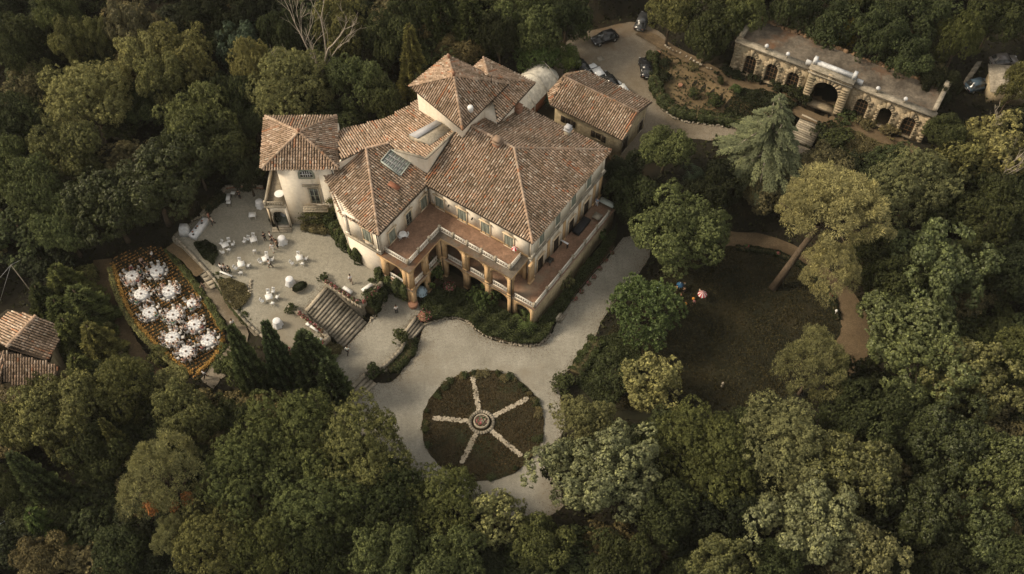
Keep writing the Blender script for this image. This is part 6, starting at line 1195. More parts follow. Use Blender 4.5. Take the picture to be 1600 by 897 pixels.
def border(pxs, label, seed):
    c = spline([P3(x, y, Z_VINE) for x, y in pxs], False, 8); rng = np.random.default_rng(seed); n = 2600; k_ = rng.integers(0, len(c)-1, n); u = rng.random((n, 1)); C_ = np.array(c); p = C_[k_]*(1-u)+C_[k_+1]*u+rng.normal(size=(n, 3))*np.array([.13, .13, 0])+np.array([0, 0, 1])*rng.uniform(0, .45, (n, 1)); m_ = MB(); m_.quads(cardsQ(p, unit(rng.normal(size=(n, 3))*.7+np.array([0, 0, 1])), .09, rng, .6), rng.random(n)); tag(m_.build('lit_gold_border', 'leaf_soft', color=(.44, .28, .095)), label, 'plant border')  # gold colour carries the warm light falling on the borders
border([(178, 415), (190, 455), (208, 496), (246, 540), (300, 584)], 'plant border along the left edge of the banquet terrace, coloured gold for warm light', 1)
border([(262, 396), (290, 430), (320, 474), (346, 516)], 'plant border along the right edge of the banquet terrace, coloured gold for warm light', 2)
border([(310, 584), (338, 556), (348, 530)], 'plant border at the lower end of the banquet terrace, coloured gold for warm light', 3)
tabs = [(206, 432, 'leftmost by the curved border', 0), (244.3, 424, 'nearest the top', 1), (220.2, 460, 'with the guest in red', 2), (263.3, 455, 'second on the right side', 3), (233.2, 489, 'third on the left side', 4), (270.3, 493, 'in the very middle', 5), (303.4, 508, 'right of the middle', 6), (268.3, 528, 'by the overhanging branches', 7), (324.5, 532, 'lowest on the right side', 8), (290.4, 550, 'lowest of all', 9), (299.5, 474, 'smallest, at the right border', 10)]
guest_cols = [WH, WH, (.60, .58, .56), BK, (.30, .20, .15), (.45, .36, .30), WH, (.20, .05, .06), (.25, .26, .32), (.10, .25, .18), (.55, .35, .30), (.40, .42, .46)]
HR = [(.045, .03, .02), (.02, .015, .012), (.12, .075, .04), (.25, .18, .10)]
rg = random.Random(21)
for x, y, where, ti in tabs:
    X, Y = P(x, y, Z_VINE+.7); X, Y = P(x, y-1.0, Z_VINE+.76); sc = 1.0 if ti != 10 else .72
    cl(rtab, 'round_banquet_table', 0, 0, Z_VINE, ti, f'round white-clothed banquet table, {where}', 'table', 'round banquet tables on the terrace', (sc, sc, 1), (X, Y))
    cl(cpiece, 'centrepiece', 0, 0, Z_VINE, 0, f'small flower centrepiece on the banquet table, {where}', 'centrepiece', 'flower centrepieces on the banquet tables', None, (X, Y))
    nch = 10 if ti != 10 else 6
    for k_ in range(nch):
        hr = lambda a_: ['twelve', 'one', 'two', 'three', 'four', 'five', 'six', 'seven', 'eight', 'nine', 'ten', 'eleven'][round((math.pi/2-(2*math.pi*k_/nch+ti))/(math.pi/6)) % 12]
        an = 2*math.pi*(k_+rg.uniform(-.15, .15))/nch+ti; rad = (1.2 if sc == 1 else .92)+rg.uniform(-.04, .2); cx_, cy_ = X+math.cos(an)*rad, Y+math.sin(an)*rad; face = an+math.pi/2
        cl(dchair, 'banquet_chair', 0, 0, Z_VINE, face+rg.uniform(-.15, .15), f'cream chair on the {hr(an)} o\'clock side of the table {where}', 'chair', f'white chairs at the table {where}', None, (cx_, cy_))
        cl(plate, 'place_setting', 0, 0, Z_VINE, face, f'plate and glass at {hr(an)} o\'clock on the table {where}', 'place setting', f'place settings on the table {where}', None, (X+math.cos(an)*.68*sc, Y+math.sin(an)*.68*sc))
        if rg.random() < .6:
            gc = (.55, .02, .03) if (ti == 2 and k_ == 7) else rg.choice(guest_cols)
            nmc = {WH: 'white', BK: 'black'}.get(gc, 'red' if gc[0] > .5 and gc[1] < .1 else 'coloured')
            person('sit', 0, 0, Z_VINE+.02, face, gc, rg.choice([BK, (.10, .10, .13), WH]), f'guest in {nmc} seated at {hr(an)} o\'clock of the table {where}', rg.choice(HR), (cx_-math.cos(an)*.02, cy_-math.sin(an)*.02), f'guests in {nmc} at the table {where}')
for x, y, c_, lab in ((241, 404, WH, 'waiter in white standing above the topmost banquet table'), (224, 414, (.5, .35, .3), 'guest walking between the two upper banquet tables'), (231, 420, BK, 'waiter in dark clothes beside the topmost banquet table'), (245, 462, WH, 'waiter in white between the upper round tables'), (238, 478, WH, 'guest in white standing above the third left table'), (288, 520, (.55, .5, .45), 'guest in beige standing below the middle right table')):
    person('walk', x, y, Z_VINE, x*1.7, c_, BK, lab)

# ------------------------------------------------------------------ cars
def car_proto():
    pr = protothing('parked_car'); m_ = MB()
    st_ = [(-2.1, .45, .75, .72), (-2.0, .30, .92, .84), (-1.2, .25, 1.0, .88), (.9, .25, .98, .88), (1.8, .28, .86, .84), (2.1, .40, .66, .70)]
    vs = []
    for x, zb, zt_, hw in st_: vs += [(x, -hw*.92, zb), (x, -hw, (zb+zt_)/2), (x, -hw*.93, zt_), (x, hw*.93, zt_), (x, hw, (zb+zt_)/2), (x, hw*.92, zb)]
    m_.add(vs, [(i*6+j, (i+1)*6+j, (i+1)*6+(j+1) % 6, i*6+(j+1) % 6) for i in range(5) for j in range(6)]+[tuple(range(6))[::-1], tuple(30+k for k in range(6))]); o = m_.build('body', 'paint', pr)
    m_ = MB(); cb_ = [(-1.75, .98, .80), (-1.35, 1.48, .66), (.25, 1.52, .66), (1.0, .97, .80)]; vs = []
    for x, z, hw in cb_: vs += [(x, -hw, z), (x, hw, z)]
    m_.add(vs, [(2, 4, 5, 3)]); 
    def rib(a, b, w_=.035): m_.tube([a, b], [w_, w_], 5)
    for s in (-1, 1):
        rib((-1.75, s*.8, .98), (-1.35, s*.66, 1.47)); rib((.25, s*.66, 1.5), (1.0, s*.8, .97)); rib((-.45, s*.79, .99), (-.5, s*.66, 1.5)); rib((-1.35, s*.66, 1.48), (.25, s*.66, 1.52))
    m_.box((-1.37, -.67, 1.485), (1.64, 0, .035), (0, 1.34, 0), (0, 0, .05)); m_.build('cabin_roof', 'paint', pr)
    m_ = MB(); e = .97; vs = [(x, y*e, z-.01) for x, z, hw in cb_ for y in (-hw, hw)]; m_.add(vs, [(0, 2, 3, 1), (4, 6, 7, 5), (0, 6, 4, 2), (1, 3, 5, 7)]); o = m_.build('window', 'glass', pr); o['own'] = 1
    for x in (-1.3, 1.32):
        for s in (-1, 1):
            m_ = MB(); m_.tube([(x, s*.70, .33), (x, s*.90, .33)], [.33, .33], 14); o = m_.build('wheel', 'rubber', pr); 
            q = MB(); q.tube([(x, s*.895, .33), (x, s*.91, .33)], [.2, .2], 10); q.build('rim', 'rim', o)
    for s in (-1, 1):
        m_ = MB(); m_.box((1.93, s*.62-.14, .62), (.16, 0, 0), (0, .28, 0), (0, 0, .13)); m_.build('headlight', 'marble', pr); m_ = MB(); m_.box((-2.09, s*.62-.12, .66), (.08, 0, 0), (0, .24, 0), (0, 0, .16)); m_.build('tail_light', 'rust', pr); m_ = MB(); m_.box((.55, s*.93-.08, .98), (.12, 0, 0), (0, .16, 0), (0, 0, .12)); m_.build('mirror', 'paint', pr)
    m_ = MB(); m_.box((-2.115, -.25, .5), (.02, 0, 0), (0, .5, 0), (0, 0, .11)); m_.build('number_plate', 'white', pr); register(pr); return pr
carp = car_proto()
for x, y, z, rz, c_, lab in ((945, 64, 4, .42+math.pi, (.012, .012, .014), 'black car parked at the top of the lane under the trees'), (1008, 110, 4, 1.62, (.012, .012, .014), 'black car parked against the dark curling hedge'), (906, 108, 4, 2.1, (.012, .013, .016), 'dark car half hidden behind the outbuilding and green tree'), (931, 120, 4, 2.05, (.72, .73, .74), 'white car behind the outbuilding roof'), (951, 132, 4, 2.05, (.015, .015, .016), 'black car whose roof shows behind the outbuilding ridge'), (969, 147, 4, 2.05, (.70, .71, .70), 'white car just showing behind the outbuilding eave'), (1003, 38, 5, 1.2, (.05, .052, .055), 'grey car half under the trees at the top edge'), (986, 176, 4, 1.0, (.02, .02, .022), 'dark small car at the gable end of the outbuilding'), (1566, 100, 6.2, .1, (.10, .09, .085), 'pale car in the top right yard, its paint darkened for tree shade'), (1527, 138, 6.2, .3, (.05, .08, .11), 'blue car in the top right yard, its paint darkened for tree shade')):  # tree shade put into the paint of both top right yard cars
    zz = T(*P(x, y, z)) if z > 4.5 else z; cl(carp, 'parked_car', x, y, zz, rz, lab, 'car', None); 
    for o in LC:
        if o.type == 'MESH' and o.name.split('.')[0] in ('body', 'cabin_roof', 'mirror'): o.color = (*c_, 1)
m_ = MB(); mp = P(941, 93, 4.02); m_.box((mp[0]-.5, mp[1]-.5, 4.005), (.9, .45, 0), (-.45, .9, 0), (0, 0, .02)); tag(m_.build('manhole_cover', 'stone_old'), 'square stone manhole cover in the lane behind the outbuilding', 'manhole cover')
# ------------------------------------------------------------------ terrace furniture
def tthing(px, py, z, name, label, cat, fn): X, Y = P(px, py, z); t_ = thing(name, (X, Y, z), label, cat); fn(X, Y, z, t_)
def f_sofa(X, Y, z, t_): c = Vector((X, Y, z)); m_ = MB(); m_.box(c-UA*1.5-UB*.55+UZ*.35, UA*3.0, UB*1.1, UZ*.3); m_.build('cushion', 'black_cloth', t_); m_ = MB(); m_.box(c-UA*1.4-UB*.5, UA*2.8, UB*1.0, UZ*.34); m_.build('base', 'iron', t_)
tthing(908, 356, Z1, 'daybed', 'long black daybed on the right terrace', 'daybed', f_sofa)
def f_box(w_, d_, h_, mat, top): 
    def f(X, Y, z, t_): c = Vector((X, Y, z)); m_ = MB(); m_.box(c-UA*w_/2-UB*d_/2+UZ*(h_-.06), UA*w_, UB*d_, UZ*.06); m_.build('tabletop', top, t_); m_ = MB(); [m_.box(c+UA*(sx*w_*.42)+UB*(sy*d_*.42)-UA*.04-UB*.04, UA*.08, UB*.08, UZ*(h_-.06)) for sx in (-1, 1) for sy in (-1, 1)]; m_.build('leg', mat, t_)
    return f
tthing(933, 341, Z1, 'low_table', 'low grey table beyond the black daybed', 'table', f_box(1.1, 1.1, .5, 'iron', 'stone_old')); tthing(881.5, 385, Z1, 'lean_board', 'pale upright board standing on the right terrace', 'board', f_box(.25, 1.2, 1.0, 'iron', 'linen')); tthing(858.5, 410, Z1, 'black_crate', 'small black and white crate near the terrace corner', 'crate', f_box(.9, .8, .6, 'iron', 'iron')); tthing(948, 322, Z1, 'oval_table', 'grey-green oval table at the far end of the right terrace', 'table', f_box(.9, 2.2, .8, 'iron', 'cistern'))
def f_round(X, Y, z, t_): m_ = MB(); m_.lathe((X, Y, z+.7), [(.5, 0), (.52, .03), (.48, .05)], 14); m_.build('tabletop', 'white', t_); m_ = MB(); m_.tube([(X, Y, z), (X, Y, z+.7)], [.04, .04], 6); m_.build('leg', 'iron', t_)
tthing(630, 371, 8.66, 'garden_table', 'small round white table on the upper terrace by the left wing', 'table', f_round); 
for x, y, rz in ((625.5, 373.5, -1), (635.5, 371, 2)): cl(chair, 'folding_chair', x, y, 8.66, rz, 'white chair beside the small round table on the upper terrace', 'chair', 'white chairs on the upper terrace')
def f_para(R_, h_, n, mats, dome=.35):
    def f(X, Y, z, t_):
        m_ = MB(); m_.tube([(X, Y, z), (X, Y, z+h_+.15)], [.03, .03], 6); m_.build('pole', 'white', t_); m_ = MB()
        for k_ in range(n):
            a0_, a1_ = 2*math.pi*k_/n, 2*math.pi*(k_+1)/n; q = lambda r, zz, a: (X+r*math.cos(a), Y+r*math.sin(a), z+zz)
            m_.add([q(.02, h_, a0_), q(R_*.6, h_-dome*.35, a0_), q(R_, h_-dome, a0_), q(R_, h_-dome, a1_), q(R_*.6, h_-dome*.35, a1_), q(.02, h_, a1_)], [(0, 1, 4, 5), (1, 2, 3, 4)], 0, k_ % 2)
        m_.build('canopy', mats, t_, color=(.03, .10, .20))
    return f
tthing(804, 395, 8.66, 'small_parasol', 'little red and white parasol at the corner of the upper terrace', 'parasol', f_para(.4, 1.2, 8, 'stripes'))
tthing(1095.5, 467, .02, 'striped_parasol', 'red and white striped parasol on the dark lawn', 'parasol', f_para(.62, 1.6, 16, 'stripes', .5))
tthing(1061, 452, .02, 'blue_ball', 'shiny blue ball-shaped umbrella on the dark lawn beside the magnolia', 'parasol', f_para(.48, 1.5, 12, 'paint', .45))
for x, y, c_, lab in ((1092, 459, (.55, .45, .32), 'child in cream and orange beside the striped parasol'), (1083.5, 476, (.60, .22, .25), 'child in pink and white below the striped parasol'), (1068.5, 457, (.45, .25, .15), 'child in light brown right of the blue umbrella'), (1057, 454, (.45, .30, .08), 'child in yellow left of the blue umbrella'), (1063, 466, (.50, .18, .10), 'child in red-orange below the blue umbrella'), (1069, 449, (.25, .35, .30), 'child in pale green behind the blue umbrella')):
    person('stand', x, y, .02, x, c_, BK, lab, s=.68)
for x, y, lab in ((1083.3, 468, 'orange ball on the dark lawn left of the striped parasol'), (1071, 476, 'yellow-orange ball on the dark lawn nearest the magnolia')):
    X, Y = P(x, y, .02); m_ = MB(); m_.lathe((X, Y, .02), [(.05, 0), (.17, .08), (.21, .21), (.17, .34), (.05, .42)], 10); o = m_.build('ball', 'tinted', smooth=True, color=(.60, .26, .05)); tag(o, lab, 'ball')
m_ = MB(); X, Y = P(1030, 446, .3); m_.box((X-.5, Y-.6, .3), (.9, 0, 0), (.1, 1.2, 0), (0, 0, .05)); tag(m_.build('folded_tarpaulin', 'pale_blue'), 'pale blue tarpaulin lying half under the magnolia on the lawn', 'tarpaulin')
for i, (x, y, c_, lab) in enumerate(((1304, 492, (.7, .7, .66), 'small white globe on the lawn edge by the dirt path'), )):
    X, Y = P(x, y, .0); m_ = MB(); m_.tube([(X, Y, 0), (X, Y, .8)], [.03, .03], 5); o = m_.build('globe_lamp', 'white'); m2 = MB(); m2.lathe((X, Y, .8), [(.04, 0), (.16, .08), (.19, .2), (.14, .32), (.03, .38)], 10); q = m2.build('globe', 'white', o); tag(o, lab, 'lamp')
for i, (x, y) in enumerate(((1167, 386), (1215, 398), (1298, 462), (1281, 436))):
    X, Y = P(x, y, .05); rng = np.random.default_rng(170+i); d = sph(rng, 80); d[:, 2] = abs(d[:, 2]); m_ = MB(); m_.quads(cardsQ(np.array([X, Y, .15])+d*.42, d, .1, rng, .8), rng.uniform(.2, .8, 80)); tag(m_.build('rose_bush', 'petal'), f'{ORD[i]} small red rose bush from the left along the dirt path rim', 'rose bush', 'red rose bushes along the dirt path')
gv = thing('stone_mark', (*P(1128, 600, 0), 0), 'small pale stone ornament on the dark lawn near the bottom trees', 'ornament'); X, Y = P(1128, 604, 0); m_ = MB(); m_.lathe((X, Y, 0), [(.2, 0), (.12, .2), (.1, .7), (.2, .8), (.06, 1.1)], 8); m_.build('pillar', 'stone', gv)
# statue-like pots on the island
for i, (x, y, lab) in enumerate(((1028, 85, 'beside the hedge end'), (1063, 136, 'on the dry grass left side'), (1105, 119, 'on the dry grass by the crossing paths'))):
    X, Y = P(x, y, 4.1); m_ = MB(); m_.lathe((X, Y, 4.1), [(.22, 0), (.34, .3), (.38, .5), (.3, .52)], 10); tag(m_.build('clay_pot', 'terracotta'), 'pale terracotta pot '+lab, 'pot')
# yard and sheds at the top right
X, Y = P(1565, 140, 7); zz = T(X, Y); sh_ = thing('small_shed', (X, Y, zz), 'small dark-roofed shed in the yard at the top right', 'shed'); m_ = MB(); m_.box((X-2.6, Y-2, zz), (5, -.8, 0), (.7, 4, 0), (0, 0, 2.4)); m_.build('wall', 'plaster_dull', sh_); m_ = MB(); m_.hexa([(X-3, Y-2.4, zz+2.4), (X+3, Y-3.3, zz+2.4), (X+3.8, Y+1.9, zz+2.9), (X-2.2, Y+2.7, zz+2.9)]+[(X-3, Y-2.4, zz+2.55), (X+3, Y-3.3, zz+2.55), (X+3.8, Y+1.9, zz+3.05), (X-2.2, Y+2.7, zz+3.05)]); m_.build('roof', 'stone_old', sh_)
a, b = Vector(P3(1507, 125, 7)), Vector(P3(1526, 98, 7)); m_ = MB(); d = b-a; rr_ = random.Random(4); yw = thing('old_yard_wall', tuple(a), 'broken pale stone wall top behind the orangery in the dark yard', 'wall')
for i in range(16): p = a+d*i/16; m_.box(p-UZ*2, d/16*.92, Vector((1.0, .2, 0))*rr_.uniform(.6, 1.0), UZ*(2+rr_.uniform(.2, .7)))
m_.build('masonry', 'stone_old', yw)
pl_ = thing('tall_mast', (*P(16, 455, 0), 0), 'thin pale mast with stay wires among the trees at the left edge', 'mast'); tp = Vector(P3(17, 414, 9)); m_ = MB(); b0 = Vector(P3(60, 470, 0)); m_.tube([b0, tp], [.07, .05], 5); m_.build('pole', 'dead_wood', pl_); m_ = MB(); [m_.tube([tp, Vector(P3(*q, 0))], [.02, .02], 4) for q in ((-40, 480), (0, 470), (45, 400))]; m_.build('stay_wire', 'marble', pl_)
for x, y, lab in ((12, 835, 'pale blue-grey car roof glimpsed under the trees at the lower left edge'),): X, Y = P(x, y, 0); cl(carp, 'parked_car', x, y, T(X, Y), 1.2, lab, 'car'); [setattr(o, 'color', (.40, .47, .50, 1)) for o in LC if o.type == 'MESH' and o.name.split('.')[0] in ('body', 'cabin_roof', 'mirror')]
# ------------------------------------------------------------------ special plants
tree('palm', 820, 492, 24, 3.6, 'fresh', 'bushy green palm at the right corner of the villa garden bed')
tree('palm', 1083, 262, 24, 4.5, 'blue', 'small spiky palm in the dark garden left of the pale cedar')
put_plant('palm', *P(612, 440, Z_LAND), 2.2, 3.2, 'fresh', 'palm', 'feathery green palm by the left loggia pillars', 'tree', seed=3)
put_plant('palm', *P(868, 160, Z_PARK), 2.2, 3.5, 'blue', 'palm', 'dark feathery plant between the marquee and the outbuilding', 'tree', seed=4)
put_plant('shrub', *P(756, 470, .1), 2.0, 3.4, 'fresh', 'climbing_rose', 'green climber reaching up the loggia columns', 'climber', seed=4, z=.1)
put_plant('shrub', *P(676, 440, .1), 1.6, 4.6, 'fresh', 'climbing_rose', 'leafy climber over the balustrade near the loggia corner', 'climber', seed=5, z=.1)
put_plant('shrub', *P(932, 372, .1), 1.5, 3.8, 'fresh', 'climbing_rose', 'loose green climber on the wall of the right terrace', 'climber', seed=6, z=.1)
put_plant('shrub', *P(880, 446, .1), 1.3, 3.2, 'grey', 'climbing_rose', 'pale flowering climber on the wall under the right terrace', 'climber', seed=7, z=.1)
for i, (x, y, r, h, c, lab) in enumerate(((1083, 152, .95, 1.7, 'hedge', 'round dark bush in the middle of the dry grass island'), (1115, 164, 1.45, 2.2, 'hedge', 'large clipped round bush at the lower right of the island'), (1125, 133, .6, 1.6, 'dark', 'slim dark bush on the island by the path crossing'), (1148, 146, .9, 1.8, 'fresh', 'bright green bush at the right end of the island'), (1037, 106, 1.2, 1.8, 'deep', 'upper of two round dark bushes beside the parked black car'), (1037, 124, 1.3, 1.8, 'deep', 'lower of two round dark bushes beside the parked black car'), (1084, 108, 1.1, .9, 'brown', 'dark spiky low bush at the top of the island'), (878, 603, 1.7, 1.8, 'hedge', 'clipped round dark bush at the tip of the broad hedge by the drive'), (866, 742, 1.9, 5.5, 'deep', 'tall dark clipped bush left of the pale holm oak by the drive'), (1228, 162, .1, .1, 'deep', ''), (1216, 139, 1.5, 1.3, 'deep', 'dark oval bush in front of the orangery third door'), (912, 62, 1.2, 4.0, 'fresh', 'single upright green cypress-like bush at the lane top beside the black car'), (430, 349, .8, 2.0, 'deep', 'dark bush left of the annex arch'), (463, 347, .35, 1.3, 'deep', 'slim dark bush right of the annex arch'))):
    if lab: put_plant('topiary', *P(x, y, T(*P(x, y, 4)) if y < 300 else 0 if y > 400 else Z_COURT), r, h, c, 'round_bush', lab, 'bush', seed=i, z=None if y < 300 else 0 if y > 400 else Z_COURT)
for i, (x, y, r, h, c, lab) in enumerate(((1147, 109, 2.4, 1.4, 'deep', 'dark shrub at the left foot of the orangery'), (1182, 122, 1.4, 1.6, 'deep', 'dark shrub between the first two orangery doors'), (1245, 155, 2.1, 2.2, 'deep', 'dark bush left of the orangery portal'), (1320, 182, 2.2, 1.4, 'hedge', 'dark spreading shrub right of the orangery portal'), (1352, 194, 1.5, 1.4, 'brown', 'low bush between the fourth and fifth orangery openings'), (1388, 208, 1.5, 1.5, 'brown', 'low bush between the fifth and sixth orangery openings'), (1210, 205, 1.6, 2.2, 'deep', 'dark shrub left of the orangery steps'), (1298, 212, 2.6, 2.6, 'deep', 'dark tall shrub right of the orangery steps'), (1302, 235, 2.4, 2.0, 'dark', 'dark shrub at the lower right of the orangery steps'), (1136, 224, 2.0, 1.8, 'yellow', 'small golden-leaved shrub at the left foot of the pale cedar') if False else (1136, 230, 1.8, 1.6, 'dark', 'shrub at the left foot of the pale cedar'))):
    X, Y = P(x, y, 5); z = T(X, Y); put_plant('shrub', *P(x, y, z), r, h, c, 'garden_shrub', lab, 'shrub', seed=i)
# climber on the left tower front
rng = np.random.default_rng(12); m_ = MB(); Q = []; 
for cx_, cz_, w_, h_, n_ in ((-26.4, 5.6, 1.5, .35, 500), (-24.3, 5.9, .9, 1.1, 700), (-23.2, 6.4, .8, 1.3, 700), (-25.7, 4.0, 2.4, .7, 900), (-28.0, 4.8, .9, .3, 120), (-27.3, 5.5, .3, .7, 120), (-23.6, 8.4, .8, .6, 300)):
    u = rng.normal(size=(n_, 2))*.45; p = np.stack([cx_+u[:, 0]*w_, 83.05-np.abs(rng.normal(0, .16, n_)), cz_+u[:, 1]*h_], 1); Q.append(cardsQ(p, unit(np.array([0, -1, .3])+rng.normal(size=(n_, 3))*.5), .11, rng))
Q = np.concatenate(Q); m_.quads(Q, np.clip(rng.normal(.5, .2, len(Q)), 0, 1)); tag(m_.build('wall_climber', 'leaf', color=COLS['olive']), 'climbing plant spreading round the lower window of the left tower', 'climber')

